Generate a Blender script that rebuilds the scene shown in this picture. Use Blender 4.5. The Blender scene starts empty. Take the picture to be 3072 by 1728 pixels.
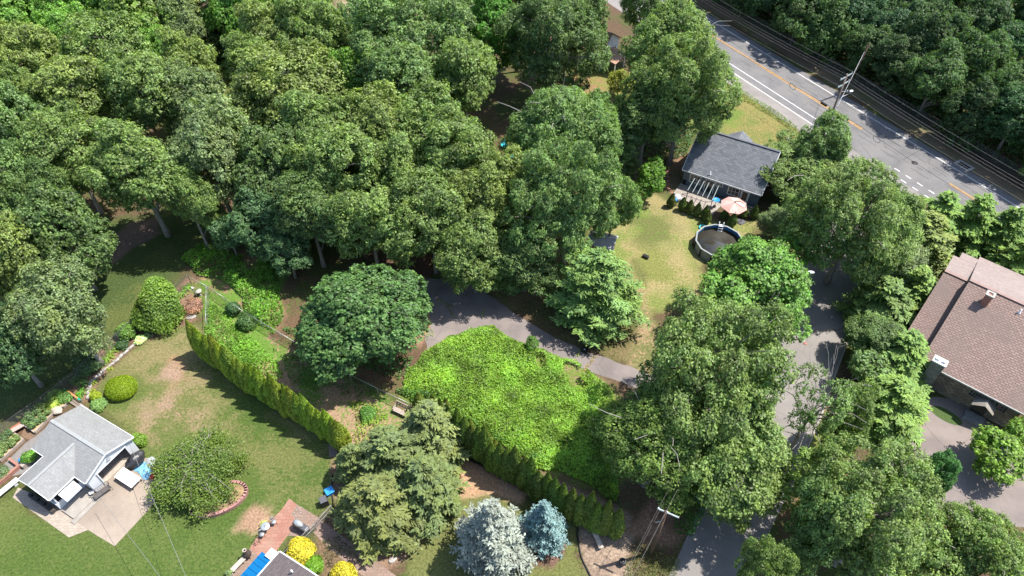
import bpy, bmesh, math, random
import numpy as np
from mathutils import Vector, Matrix
rad = math.radians
scene = bpy.context.scene
COL = scene.collection

# ------------------------------------------------------------------ camera, sky, sun, exposure
CAM_H, PITCH, FOC = 58.0, 47.5, 2100.0          # metres above ground, degrees below horizon, focal length in photo pixels
cam_d = bpy.data.cameras.new('camera')
cam = bpy.data.objects.new('camera', cam_d); COL.objects.link(cam)
cam.location = (0, 0, CAM_H); cam.rotation_euler = (rad(90 - PITCH), 0, 0)
cam_d.sensor_width = 36; cam_d.lens = 36 * FOC / 3072
cam_d.clip_start = 0.5; cam_d.clip_end = 3000
scene.camera = cam

SUN_AZ, SUN_EL = 15.0, 61.0                     # azimuth measured from +X towards +Y
w = bpy.data.worlds.new('World'); scene.world = w; w.use_nodes = True
nt = w.node_tree
sky = nt.nodes.new('ShaderNodeTexSky'); sky.sky_type = 'NISHITA'; sky.sun_disc = False
sky.sun_elevation = rad(SUN_EL); sky.sun_rotation = rad(90 - SUN_AZ)
bg = nt.nodes['Background']; nt.links.new(sky.outputs[0], bg.inputs[0]); bg.inputs[1].default_value = 0.14
sd = bpy.data.lights.new('sun', 'SUN'); sd.energy = 4.8; sd.angle = rad(0.55); sd.color = (1, 0.955, 0.885)
sun = bpy.data.objects.new('sun', sd); COL.objects.link(sun)
sv = Vector((math.cos(rad(SUN_EL)) * math.cos(rad(SUN_AZ)), math.cos(rad(SUN_EL)) * math.sin(rad(SUN_AZ)), math.sin(rad(SUN_EL))))
sun.rotation_euler = sv.to_track_quat('Z', 'Y').to_euler()
vs = scene.view_settings
vs.view_transform = 'Standard'; vs.look = 'None'; vs.exposure = 0.9; vs.gamma = 1; vs.use_curve_mapping = False
cy = scene.cycles
cy.max_bounces = 6; cy.diffuse_bounces = 3; cy.glossy_bounces = 2; cy.transmission_bounces = 4; cy.transparent_max_bounces = 12
cy.caustics_reflective = False; cy.caustics_refractive = False

# ------------------------------------------------------------------ places: photo pixel + height -> world point
S_, C_ = math.sin(rad(PITCH)), math.cos(rad(PITCH))
def g(x, y, h=0.0):
    u = (x - 1536) / FOC; v = (y - 864) / FOC
    t = (CAM_H - h) / (S_ + v * C_)
    return Vector((u * t, (C_ - v * S_) * t, h))
def depth(x, y, h=0.0):
    return (CAM_H - h) / (S_ + (y - 864) / FOC * C_)
def reg(ox, oy, sc): return lambda x, y, h=0.0: g(ox + x * sc, oy + y * sc, h)
V = reg(0, 0, 1.1925)
VF = FOC / 1.1925
def Vd(x, y, h=0.0): return depth(x * 1.1925, y * 1.1925, h)
zG = reg(0, 1180, .3174); zB = reg(1960, 360, .3175); zW = reg(2400, 100, .2209); zS = reg(2700, 720, .4142)
zQ = reg(660, 1420, .2125); zP = reg(1840, 1380, .2401); zH = reg(1740, 60, .207); zN = reg(0, 1160, .19316)
zD = reg(240, 980, .17947); zC = reg(480, 780, .15184); zT = reg(440, 1240, .23464); zK = reg(1160, 1180, .069)
zE = reg(940, 1300, .20713); zM = reg(1680, 950, .12422)
def zq(n):
    ox, oy = [(0, 0), (644, 0), (1288, 0), (1932, 0), (0, 724.5), (644, 724.5), (1288, 724.5), (1932, 724.5)][n - 1]
    return reg(ox * 1.1925, oy * 1.1925, .59625)
z4 = zq(4); z3 = zq(3); z5 = zq(5); z6 = zq(6); z7 = zq(7); z8 = zq(8)
def ang(a, b): return math.atan2(b[1] - a[1], b[0] - a[0])

# ------------------------------------------------------------------ materials
def new_mat(name):
    m = bpy.data.materials.new(name); m.use_nodes = True
    return m, m.node_tree, m.node_tree.nodes['Principled BSDF']
def N(nt, t, **kw):
    n = nt.nodes.new(t)
    for k, v in kw.items():
        if k.startswith('i_'):
            key = k[2:]; key = int(key) if key.isdigit() else key.replace('_', ' ')
            n.inputs[key].default_value = v
        else: setattr(n, k, v)
    return n
def c4(c): return (c[0], c[1], c[2], 1)
def mixc(nt, fac, a, b, blend='MIX'):
    n = nt.nodes.new('ShaderNodeMix'); n.data_type = 'RGBA'; n.blend_type = blend; n.clamp_factor = True
    for i, val in ((0, fac), (6, a), (7, b)):
        if isinstance(val, (int, float)): n.inputs[i].default_value = val
        elif isinstance(val, tuple): n.inputs[i].default_value = c4(val)
        else: nt.links.new(val, n.inputs[i])
    return n.outputs[2]
def maprange(nt, src, a, b, c=0.0, d=1.0):
    n = nt.nodes.new('ShaderNodeMapRange'); nt.links.new(src, n.inputs[0])
    for i, x in enumerate((a, b, c, d)): n.inputs[i + 1].default_value = x
    return n.outputs[0]
def noise(nt, scale, detail=3, rough=.55, coord='Object', vec=None):
    tc = nt.nodes.new('ShaderNodeTexCoord') if vec is None else None
    n = N(nt, 'ShaderNodeTexNoise'); n.inputs['Scale'].default_value = scale
    n.inputs['Detail'].default_value = detail; n.inputs['Roughness'].default_value = rough
    nt.links.new(vec if vec is not None else tc.outputs[coord], n.inputs['Vector'])
    return n.outputs['Fac']
def bump(nt, b, h, strength=.3, dist=.05):
    n = nt.nodes.new('ShaderNodeBump'); n.inputs['Strength'].default_value = strength; n.inputs['Distance'].default_value = dist
    nt.links.new(h, n.inputs['Height']); nt.links.new(n.outputs[0], b.inputs['Normal'])
def plain(name, col, rough=.6, metal=0.0, var=.18, scale=3.0, spec=.4):
    m, nt, b = new_mat(name)
    f = noise(nt, scale, 5)
    f = maprange(nt, f, .3, .7)
    lo = tuple(x * (1 - var) for x in col); hi = tuple(min(1, x * (1 + var)) for x in col)
    nt.links.new(mixc(nt, f, lo, hi), b.inputs['Base Color'])
    b.inputs['Roughness'].default_value = rough; b.inputs['Metallic'].default_value = metal
    b.inputs['Specular IOR Level'].default_value = spec
    return m
def bricky(name, c1, c2, mortar, bw, rh, ms=.02, rough=.85, stain=None, stain_scale=.35, bumpd=.02, offset=.5, bias=0.0):
    m, nt, b = new_mat(name)
    uv = nt.nodes.new('ShaderNodeUVMap')
    br = N(nt, 'ShaderNodeTexBrick'); br.offset = offset
    for k, v in (('Scale', 1), ('Mortar Size', ms), ('Mortar Smooth', .2), ('Bias', bias), ('Brick Width', bw), ('Row Height', rh)): br.inputs[k].default_value = v
    br.inputs['Color1'].default_value = c4(c1); br.inputs['Color2'].default_value = c4(c2); br.inputs['Mortar'].default_value = c4(mortar)
    nt.links.new(uv.outputs[0], br.inputs['Vector'])
    f = maprange(nt, noise(nt, 6, 4), .25, .75, .82, 1.18)
    mm = nt.nodes.new('ShaderNodeVectorMath'); mm.operation = 'SCALE'
    nt.links.new(br.outputs[0], mm.inputs[0]); nt.links.new(f, mm.inputs['Scale'])
    out = mm.outputs[0]
    if stain:
        sf = maprange(nt, noise(nt, stain_scale, 5, .6), .45, .72, 0, .75)
        out = mixc(nt, sf, out, stain)
    nt.links.new(out, b.inputs['Base Color']); b.inputs['Roughness'].default_value = rough
    bump(nt, b, br.outputs['Fac'], -.5, bumpd)
    return m
def siding(name, col, row=.2, rough=.5):
    m, nt, b = new_mat(name)
    uv = nt.nodes.new('ShaderNodeUVMap'); sp = nt.nodes.new('ShaderNodeSeparateXYZ'); nt.links.new(uv.outputs[0], sp.inputs[0])
    d = N(nt, 'ShaderNodeMath', operation='DIVIDE'); d.inputs[1].default_value = row; nt.links.new(sp.outputs[1], d.inputs[0])
    fr = N(nt, 'ShaderNodeMath', operation='FRACT'); nt.links.new(d.outputs[0], fr.inputs[0])
    e = maprange(nt, fr.outputs[0], .0, .14, 0, 1)
    f = maprange(nt, noise(nt, 1.2, 5), .3, .7, 0, 1)
    c = mixc(nt, f, tuple(x * .9 for x in col), tuple(min(1, x * 1.05) for x in col))
    c = mixc(nt, e, tuple(x * .55 for x in col), c)
    nt.links.new(c, b.inputs['Base Color']); b.inputs['Roughness'].default_value = rough
    bump(nt, b, fr.outputs[0], .4, .02)
    return m
def planky(name, c1, c2, pw=.14, rough=.8):
    return bricky(name, c1, c2, tuple(x * .35 for x in c1), 3.0, pw, .012, rough, offset=.37)

M = {}
M['white'] = plain('white_paint', (0.663, 0.671, 0.68), .45, var=.06, scale=2)
M['whitetop'] = plain('white_board', (.8, .8, .78), .5, var=.05, scale=1.2)
M['white_siding'] = siding('white_siding', (0.581, 0.604, 0.643), .17)
M['blue_siding'] = siding('slate_blue_siding', (.10, .135, .165), .19)
M['garage_roof'] = bricky('pale_grey_shingles', (0.203, 0.206, 0.203), (0.234, 0.238, 0.234), (0.164, 0.167, 0.164), .42, .19, .012, .9, stain=(0.171, 0.171, 0.164), stain_scale=.45)
M['wing_roof'] = M['garage_roof']
M['blue_roof'] = bricky('slate_grey_shingles', (.105, .112, .125), (.17, .178, .195), (.085, .09, .10), .5, .26, .022, .9, bias=.1)
M['brown_roof'] = bricky('brown_shingles', (.205, .14, .116), (.27, .185, .155), (.11, .078, .068), .42, .23, .035, .92, stain=(.155, .118, .105), stain_scale=.2)
M['pale_brown_roof'] = bricky('greyish_brown_shingles', (0.224, 0.175, 0.158), (0.277, 0.221, 0.201), (0.198, 0.158, 0.142), .4, .22, .01, .95, stain=(0.211, 0.172, 0.158), stain_scale=.3)  # lighter, greyer brown used on the rear slopes
M['ridge'] = plain('ridge_caps', (0.26, 0.18, 0.158), .9, var=.12)
M['dark_roof'] = bricky('dark_brown_shingles', (.10, .082, .082), (.14, .115, .112), (.07, .06, .06), .35, .16, .02, .92)
M['rust_roof'] = bricky('rusty_shingles', (0.223, 0.124, 0.0806), (0.273, 0.161, 0.112), (0.149, 0.0868, 0.062), .5, .28, .05, .9)
M['stone'] = bricky('grey_brown_stone', (.13, .115, .095), (.30, .26, .20), (.10, .09, .075), .52, .27, .035, .95, stain=(.12, .105, .085), stain_scale=.8, bumpd=.04)
M['stack'] = plain('grey_stucco', (0.203, 0.195, 0.184), .95, var=.3, scale=2.5)
M['brick_red'] = bricky('red_brick', (.28, .085, .055), (.36, .13, .08), (.3, .25, .22), .22, .075, .01, .9)
M['brick_paver'] = bricky('brick_paving', (0.264, 0.124, 0.0867), (0.326, 0.168, 0.124), (0.211, 0.105, 0.079), .62, .31, .02, .9, stain=(0.295, 0.19, 0.142), stain_scale=.6)
M['brick_old'] = bricky('weathered_brick_paving', (0.205, 0.136, 0.105), (0.26, 0.18, 0.143), (0.155, 0.105, 0.0806), .5, .25, .02, .95, stain=(0.211, 0.161, 0.124), stain_scale=.9)
M['pink_block'] = bricky('pink_concrete_block', (0.341, 0.167, 0.149), (0.397, 0.223, 0.198), (0.223, 0.112, 0.0992), .34, .2, .02, .9)
M['paver'] = bricky('tan_pavers', (0.291, 0.242, 0.192), (0.347, 0.291, 0.236), (0.236, 0.198, 0.161), .4, .25, .015, .9)
M['deck'] = planky('grey_deck_boards', (0.26, 0.223, 0.192), (0.31, 0.273, 0.236), .4)
M['wood'] = planky('weathered_wood', (0.21, 0.168, 0.133), (0.252, 0.203, 0.168), .14)
M['wood_pale'] = planky('pale_timber', (0.35, 0.28, 0.238), (0.42, 0.35, 0.308), .12)
M['pole'] = plain('creosoted_pole', (.115, .072, .05), .9, var=.35, scale=4)
M['pole_grey'] = plain('weathered_pole', (.22, .17, .14), .9, var=.3, scale=4)
M['arm'] = plain('grey_crossarm', (.8 * 0.336, 0.322, 0.315), .7, var=.15)
M['black'] = plain('black_plastic', (.018, .018, .02), .45, var=.3)
M['black_cover'] = plain('black_vinyl', (.03, .03, .034), .42, var=.3, scale=5)
M['grey_cover'] = plain('grey_vinyl', (.09, .09, .10), .4, var=.3, scale=4)
M['iron'] = plain('wrought_iron', (.12, .11, .105), .5, .3, var=.2)
M['dark_iron'] = plain('dark_iron', (.03, .026, .024), .5, .2, var=.2)
M['galv'] = plain('galvanised_steel', (.45, .47, .48), .4, .5, var=.1)
M['wire'] = plain('wire', (0.3, 0.3, 0.294), .5, .2, var=.05)
M['dark_wire'] = plain('dark_cable', (.03, .03, .03), .6, var=.1)
M['glass'] = plain('dark_glass', (.03, .035, .04), .08, var=.2, spec=.8)
M['dark_in'] = plain('dim_interior', (.06, .05, .045), .9, var=.3)
M['concrete_in'] = plain('interior_floor', (.35, .30, .25), .9, var=.2)
M['stonew'] = plain('pale_stone', (0.35, 0.329, 0.301), .9, var=.2, scale=6)
M['rock'] = plain('grey_rock', (0.252, 0.231, 0.21), .95, var=.35, scale=4)
M['boulder'] = plain('cream_boulder', (0.435, 0.375, 0.315), .9, var=.25, scale=3)
M['terracotta'] = plain('terracotta', (0.336, 0.136, 0.08), .85, var=.2)
M['blue_awning'] = plain('blue_awning_metal', (0.0024, 0.13, 0.326), .4, var=.05)
M['blue_tarp'] = plain('light_blue_tarp', (0.154, 0.35, 0.504), .4, var=.25, scale=6)
M['blue_plastic'] = plain('blue_plastic', (.03, .24, .62), .4, var=.15)
M['turquoise'] = plain('turquoise_paint', (.05, .50, .58), .5, var=.1)
M['pool_wall'] = plain('grey_green_pool_wall', (0.21, 0.238, 0.231), .6, var=.15)
M['pool_liner'] = plain('blue_pool_liner', (.015, .14, .34), .5, var=.3, scale=6)
M['algae'] = plain('algae_liner', (.055, .06, .022), .8, var=.3)
M['orange'] = plain('orange_paint', (.55, .22, .09), .6, var=.1)
M['green_paint'] = plain('green_paint', (.02, .30, .20), .6, var=.1)
M['straw'] = plain('straw_mulch', (0.377, 0.293, 0.156), .95, var=.35, scale=9)
M['soil'] = plain('garden_soil', (0.168, 0.108, 0.07), .95, var=.3, scale=5)
M['concrete'] = plain('poured_concrete', (0.288, 0.261, 0.229), .9, var=.14, scale=1.6)
M['skin'] = plain('skin', (.45, .26, .18), .5, var=.05)
M['cloth_black'] = plain('black_cloth', (.012, .012, .014), .9, var=.2)
M['hair'] = plain('dark_hair', (.02, .014, .01), .6, var=.2)
M['pink_canvas'] = plain('salmon_canvas', (.50, .27, .235), .8, var=.04)
M['pink_pale'] = plain('pale_pink_canvas', (.52, .36, .325), .8, var=.04)
M['red_petal'] = plain('red_petals', (.60, .06, .03), .6, var=.3)
M['bark'] = plain('grey_bark', (.26, .235, .215), .95, var=.3, scale=5)
M['bark_dark'] = plain('brown_bark', (.12, .095, .075), .95, var=.3, scale=5)
M['deadwood'] = plain('bleached_twigs', (0.27, 0.24, 0.217), .9, var=.2, scale=5)
M['log'] = plain('tan_log', (0.35, 0.266, 0.182), .9, var=.3, scale=5)

def leaf_mat(name, trans=.4, spec=.35, rough=.5, warm=(1.15, 1.06, .82)):
    """colour comes from the object colour; each leaf has its own tint"""
    m, nt, b = new_mat(name)
    oi = nt.nodes.new('ShaderNodeObjectInfo'); at = nt.nodes.new('ShaderNodeAttribute'); at.attribute_name = 'tint'
    k = maprange(nt, at.outputs['Fac'], 0, 1, .5, 2.75)
    sc = N(nt, 'ShaderNodeVectorMath', operation='SCALE'); nt.links.new(oi.outputs['Color'], sc.inputs[0]); nt.links.new(k, sc.inputs['Scale'])
    f = maprange(nt, noise(nt, .55, 3), .38, .68)
    ml = N(nt, 'ShaderNodeVectorMath', operation='MULTIPLY'); nt.links.new(sc.outputs[0], ml.inputs[0]); ml.inputs[1].default_value = warm
    col = mixc(nt, f, sc.outputs[0], ml.outputs[0])
    nt.links.new(col, b.inputs['Base Color']); b.inputs['Roughness'].default_value = rough; b.inputs['Specular IOR Level'].default_value = spec
    tr = nt.nodes.new('ShaderNodeBsdfTranslucent')
    t2 = N(nt, 'ShaderNodeVectorMath', operation='MULTIPLY'); nt.links.new(col, t2.inputs[0]); t2.inputs[1].default_value = (1.3, 1.5, .6)
    nt.links.new(t2.outputs[0], tr.inputs[0])
    mx = nt.nodes.new('ShaderNodeMixShader'); mx.inputs[0].default_value = trans
    nt.links.new(b.outputs[0], mx.inputs[1]); nt.links.new(tr.outputs[0], mx.inputs[2])
    nt.links.new(mx.outputs[0], nt.nodes['Material Output'].inputs[0])
    return m
M['leaf'] = leaf_mat('broad_leaves')
M['needle'] = leaf_mat('needles', .12, .25, .6, (1.2, 1.08, .7))
M['blue_needle'] = leaf_mat('blue_needles', .08, .3, .6, (1.08, 1.05, 1.0))

def mesh_wire(name, col, cover_w, cell):
    """chain-link: real wires of the given width on a diamond grid, clear between them"""
    m, nt, b = new_mat(name)
    uv = nt.nodes.new('ShaderNodeUVMap'); sp = nt.nodes.new('ShaderNodeSeparateXYZ'); nt.links.new(uv.outputs[0], sp.inputs[0])
    outs = []
    for op in ('ADD', 'SUBTRACT'):
        a = N(nt, 'ShaderNodeMath', operation=op); nt.links.new(sp.outputs[0], a.inputs[0]); nt.links.new(sp.outputs[1], a.inputs[1])
        d = N(nt, 'ShaderNodeMath', operation='DIVIDE'); nt.links.new(a.outputs[0], d.inputs[0]); d.inputs[1].default_value = cell
        fr = N(nt, 'ShaderNodeMath', operation='FRACT'); nt.links.new(d.outputs[0], fr.inputs[0])
        lt = N(nt, 'ShaderNodeMath', operation='LESS_THAN'); nt.links.new(fr.outputs[0], lt.inputs[0]); lt.inputs[1].default_value = cover_w
        outs.append(lt.outputs[0])
    mxm = N(nt, 'ShaderNodeMath', operation='MAXIMUM'); nt.links.new(outs[0], mxm.inputs[0]); nt.links.new(outs[1], mxm.inputs[1])
    b.inputs['Base Color'].default_value = c4(col); b.inputs['Roughness'].default_value = .5; b.inputs['Metallic'].default_value = .2
    nt.links.new(mxm.outputs[0], b.inputs['Alpha'])
    return m
M['link_grey'] = mesh_wire('chain_link_grey', (.34, .36, .37), .10, .06)
M['link_dark'] = mesh_wire('chain_link_dark', (.10, .115, .12), .15, .06)

# ------------------------------------------------------------------ object helpers
def tag(o, label, cat=None, group=None, kind=None):
    if label: o['label'] = label
    if cat: o['category'] = cat
    if group: o['group'] = group
    if kind: o['kind'] = kind
    return o
def thing(name, label, cat, loc=(0, 0, 0), rz=0.0, group=None):
    o = bpy.data.objects.new(name, None); COL.objects.link(o); o.empty_display_size = .3
    o.location = loc; o.rotation_euler = (0, 0, rz)
    return tag(o, label, cat, group)
def obj(name, me, parent=None, color=None):
    o = bpy.data.objects.new(name, me); COL.objects.link(o)
    if parent: o.parent = parent
    if color: o.color = c4(color)
    return o
class MB:
    """collects faces; UVs in metres along each face's own first edge"""
    def __init__(s): s.v = []; s.f = []; s.m = []; s.sm = []
    def add(s, vs, fs, mi=0, smooth=False):
        b = len(s.v); s.v += [tuple(p) for p in vs]
        for f in fs: s.f.append([i + b for i in f]); s.m.append(mi); s.sm.append(smooth)
    def poly(s, pts, mi=0): s.add(pts, [list(range(len(pts)))], mi)
    def box(s, c, d, rz=0.0, mi=0, tilt=None):
        x, y, z = d[0] / 2, d[1] / 2, d[2] / 2
        P = [Vector(p) for p in ((-x, -y, -z), (x, -y, -z), (x, y, -z), (-x, y, -z), (-x, -y, z), (x, -y, z), (x, y, z), (-x, y, z))]
        R = Matrix.Rotation(rz, 3, 'Z')
        if tilt: R = R @ Matrix.Rotation(tilt[1], 3, tilt[0])
        s.add([R @ p + Vector(c) for p in P], [[3, 2, 1, 0], [4, 5, 6, 7], [0, 1, 5, 4], [1, 2, 6, 5], [2, 3, 7, 6], [3, 0, 4, 7]], mi)
    def bar(s, a, b, wd, ht, mi=0):
        a, b = Vector(a), Vector(b); d = (b - a); L = d.length
        if L < 1e-6: return
        q = d.to_track_quat('X', 'Z').to_matrix(); c = (a + b) / 2
        x, y, z = L / 2, wd / 2, ht / 2
        P = [Vector(p) for p in ((-x, -y, -z), (x, -y, -z), (x, y, -z), (-x, y, -z), (-x, -y, z), (x, -y, z), (x, y, z), (-x, y, z))]
        s.add([q @ p + c for p in P], [[3, 2, 1, 0], [4, 5, 6, 7], [0, 1, 5, 4], [1, 2, 6, 5], [2, 3, 7, 6], [3, 0, 4, 7]], mi)
    def tube(s, path, r, n=6, mi=0, cap=True):
        path = [Vector(p) for p in path]; rs = r if isinstance(r, (list, tuple)) else [r] * len(path)
        vs, fs = [], []
        up = Vector((0, 0, 1))
        for i, p in enumerate(path):
            d = (path[min(i + 1, len(path) - 1)] - path[max(i - 1, 0)]).normalized()
            a = d.cross(up)
            if a.length < .05: a = d.cross(Vector((1, 0, 0)))
            a.normalize(); b = d.cross(a)
            for k in range(n):
                t = 2 * math.pi * k / n
                vs.append(p + (a * math.cos(t) + b * math.sin(t)) * rs[i])
        for i in range(len(path) - 1):
            for k in range(n):
                fs.append([i * n + k, i * n + (k + 1) % n, (i + 1) * n + (k + 1) % n, (i + 1) * n + k])
        if cap: fs.append(list(range(n))[::-1]); fs.append([(len(path) - 1) * n + k for k in range(n)])
        s.add(vs, fs, mi, True)
    def lathe(s, prof, c=(0, 0, 0), n=16, mi=0, cap=True):
        vs, fs = [], []
        for r, z in prof:
            for k in range(n):
                t = 2 * math.pi * k / n; vs.append((c[0] + r * math.cos(t), c[1] + r * math.sin(t), c[2] + z))
        for i in range(len(prof) - 1):
            for k in range(n): fs.append([i * n + k, i * n + (k + 1) % n, (i + 1) * n + (k + 1) % n, (i + 1) * n + k])
        if cap: fs.append(list(range(n))[::-1]); fs.append([(len(prof) - 1) * n + k for k in range(n)])
        s.add(vs, fs, mi, True)
    def slab(s, pts, th, mi=0):
        """polygon (3-D, planar, counter-clockwise from above) given thickness downwards"""
        n = len(pts); top = [Vector(p) for p in pts]; bot = [p - Vector((0, 0, th)) for p in top]
        s.add(top + bot, [list(range(n)), list(range(2 * n - 1, n - 1, -1))] + [[i + n, (i + 1) % n + n, (i + 1) % n, i] for i in range(n)], mi)
    def build(s, name, mats, parent=None, loc=None, bevel=0):
        me = bpy.data.meshes.new(name); me.from_pydata(s.v, [], s.f)
        mats = mats if isinstance(mats, (list, tuple)) else [mats]
        for m in mats: me.materials.append(m)
        me.polygons.foreach_set('material_index', s.m); me.polygons.foreach_set('use_smooth', s.sm)
        uv = me.uv_layers.new(name='UVMap'); buf = np.zeros(len(me.loops) * 2)
        co = np.array(s.v, dtype=float)
        for p in me.polygons:
            li = list(p.loop_indices); vi = [me.loops[i].vertex_index for i in li]
            u = co[vi[1]] - co[vi[0]]; L = np.linalg.norm(u); u = u / L if L > 1e-9 else np.array((1., 0, 0))
            nn = np.array(p.normal); w_ = np.cross(nn, u)
            for i, q in zip(li, vi): buf[2 * i] = co[q] @ u; buf[2 * i + 1] = co[q] @ w_
        uv.data.foreach_set('uv', buf)
        me.update()
        o = obj(name, me, parent)
        if loc is not None: o.location = loc
        if bevel:
            b = o.modifiers.new('bevel', 'BEVEL'); b.width = bevel; b.segments = 2; b.limit_method = 'ANGLE'
        return o
def local(root, p):
    """world point -> the thing's own frame"""
    d = Vector(p) - root.location; c, s = math.cos(-root.rotation_euler.z), math.sin(-root.rotation_euler.z)
    return Vector((d.x * c - d.y * s, d.x * s + d.y * c, d.z))

# ------------------------------------------------------------------ foliage generators
def unit(a): return a / np.maximum(np.linalg.norm(a, axis=-1, keepdims=True), 1e-9)
def leaf_arrays(rng, C, Nn, L, W, D=None, fold=.18):
    n = len(C); Nn = unit(Nn)
    if D is None: D = rng.normal(size=(n, 3))
    D = unit(D - Nn * np.sum(D * Nn, 1, keepdims=True)); S = np.cross(Nn, D)
    L = np.broadcast_to(np.asarray(L, float), (n,))[:, None]; W = np.broadcast_to(np.asarray(W, float), (n,))[:, None]
    up = Nn * W * fold
    P = np.empty((n, 4, 3))
    P[:, 0] = C - D * L * .5; P[:, 1] = C + S * W * .5 + up - D * L * .06; P[:, 2] = C + D * L * .5; P[:, 3] = C - S * W * .5 + up - D * L * .06
    return P
def quads_mesh(name, P, tint, mats, core=None):
    """P: n x 4 x 3 leaf quads; core: optional (verts, faces) of a solid added inside to block light, material slot 1"""
    n = len(P); me = bpy.data.meshes.new(name)
    vs = P.reshape(-1, 3); nv = len(vs); cv, cf = core if core else (np.zeros((0, 3)), np.zeros((0, 4), int))
    cv = np.asarray(cv, float).reshape(-1, 3); cf = np.asarray(cf, int).reshape(-1, 4)
    allv = np.vstack([vs, cv]); loops = np.concatenate([np.arange(nv), (cf + nv).ravel()]).astype(np.int32)
    nf = n + len(cf)
    me.vertices.add(len(allv)); me.vertices.foreach_set('co', allv.ravel())
    me.loops.add(len(loops)); me.loops.foreach_set('vertex_index', loops)
    me.polygons.add(nf); me.polygons.foreach_set('loop_start', np.arange(0, 4 * nf, 4, dtype=np.int32))
    for m in mats: me.materials.append(m)
    mi = np.zeros(nf, np.int32); mi[n:] = 1 if len(mats) > 1 else 0
    me.update(calc_edges=True)
    me.polygons.foreach_set('material_index', mi)
    a = me.attributes.new('tint', 'FLOAT', 'FACE'); t = np.full(nf, .3); t[:n] = tint; a.data.foreach_set('value', t)
    me.validate()
    return me
def rot_dirs(rng, n): return unit(rng.normal(size=(n, 3)))
def sines(rng, k=5, f=3.0):
    F = rng.normal(size=(k, 3)) * f; ph = rng.uniform(0, 6.28, k)
    return lambda D: np.mean(np.sin(D @ F.T + ph), 1)
def poisson_pick(rng, P, dmin, nmax):
    keep = []
    for p in P:
        if all(np.linalg.norm(p - q) > dmin for q in keep): keep.append(p)
        if len(keep) >= nmax: break
    return np.array(keep)

def limbs_mesh(name, rng, H, r0, tips, zstart, mat, lean=(0, 0), twig=.03, side=6):
    mb = MB(); top = H
    tr = []
    for i in range(9):
        t = i / 8
        tr.append((lean[0] * t + .12 * math.sin(3.1 * t + rng.uniform(0, 1)), lean[1] * t + .12 * math.sin(2.3 * t + 1), top * t))
    rs = [r0 * (1.35 if i == 0 else (1 - .82 * i / 8)) for i in range(9)]
    mb.tube(tr, rs, 8)
    def on(z):
        t = max(0, min(1, z / top)); i = min(7, int(t * 8)); k = t * 8 - i
        return Vector(tr[i]).lerp(Vector(tr[i + 1]), k), rs[i] * (1 - k) + rs[i + 1] * k
    for p in tips:
        p = Vector(p); rr = math.hypot(p.x, p.y)
        z = max(zstart * rng.uniform(.8, 1.15), min(p.z - .45 * rr, top * .92))
        a, ra = on(z)
        m1 = a.lerp(p, .35) + Vector((rng.uniform(-.3, .3), rng.uniform(-.3, .3), .12 * rr)); m2 = a.lerp(p, .72) + Vector((rng.uniform(-.4, .4), rng.uniform(-.4, .4), .1 * rr))
        r1 = min(ra * .55, .035 + .018 * rr)
        mb.tube([a, m1, m2, p], [r1, r1 * .75, r1 * .5, twig], side, cap=False)
    me_o = mb.build(name, mat); me = me_o.data; bpy.data.objects.remove(me_o)
    return me

def broadleaf(name, seed, R=6.0, H=15.0, base=.3, nb=48, br=(1.1, 1.9), flat=.76, ros=.21, lper=8, leaf=(.33, .20), spread=.19, sparse=1.0, low=-.55, bark='bark', nlimb=22, r0=None, tips_extra=0):
    rng = np.random.default_rng(seed)
    zb = H * base; a = (H - zb) / 2; zc = zb + a
    sn = sines(rng, 5, 1.6); sn2 = sines(rng, 5, 3.4)
    D = rot_dirs(rng, nb * 30); D = D[(D[:, 2] > low)]
    rr = rng.uniform(.25, 1, len(D)) ** .45 * (.82 + .5 * sn(D) + .22 * sn2(D))
    P = D * rr[:, None] * np.array([R - br[0] * .7, R - br[0] * .7, a - br[0] * .6])
    B = poisson_pick(rng, P, (br[0] + br[1]) * .5 * .82, nb)
    brs = rng.uniform(*br, len(B))
    Cs, Ns, Ts = [], [], []
    for b, r in zip(B, brs):
        n = int(4 * math.pi * r * r * .8 / ros * sparse)
        d = rot_dirs(rng, n); outw = unit(b / np.array([R, R, a]))
        keep = (d @ outw > -.35) & (d[:, 2] > -.72 + .25 * rng.random(n)); d = d[keep]; n = len(d)
        s2 = sines(rng, 4, 3.2)(d)
        q = b + d * (r * (.86 + .22 * s2 + rng.uniform(-.13, .13, n)))[:, None] * np.array([1, 1, flat])
        nn = unit(d * .55 + np.array([0, 0, .8]) + outw * .2 + rng.normal(0, .25, d.shape))
        tb = rng.normal(.42, .07) + rng.normal(0, .16, n)
        for _ in range(lper):
            off = rng.normal(0, spread, (n, 3)); off[:, 2] *= .55
            Cs.append(q + off); Ns.append(nn + unit(off) * .3 + rng.normal(0, .3, (n, 3))); Ts.append(np.clip(tb + rng.normal(0, .2, n), 0, 1))
    C = np.vstack(Cs) + np.array([0, 0, zc]); Nn = np.vstack(Ns); T = np.concatenate(Ts)
    Ln = rng.uniform(.7, 1.25, len(C)) * leaf[0]; Wn = rng.uniform(.75, 1.2, len(C)) * leaf[1]
    crown = quads_mesh(name + '_crown', leaf_arrays(rng, C, Nn, Ln, Wn), T, [M['leaf']])
    idx = rng.permutation(len(B))[:nlimb]
    tips = [tuple(B[i] + np.array([0, 0, zc - .25 * brs[i]])) for i in idx]
    for k in range(tips_extra):
        d = unit(rng.normal(size=3) + np.array([0, 0, .5])); tips.append(tuple(d * np.array([R, R, a]) * 1.02 + np.array([0, 0, zc])))
    trunk = limbs_mesh(name + '_trunk', rng, zc + a * .45, r0 or .035 * R + .12, tips, zb * .8, M[bark])
    return dict(crown=crown, trunk=trunk, R=R, H=H, zc=zc)

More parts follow.
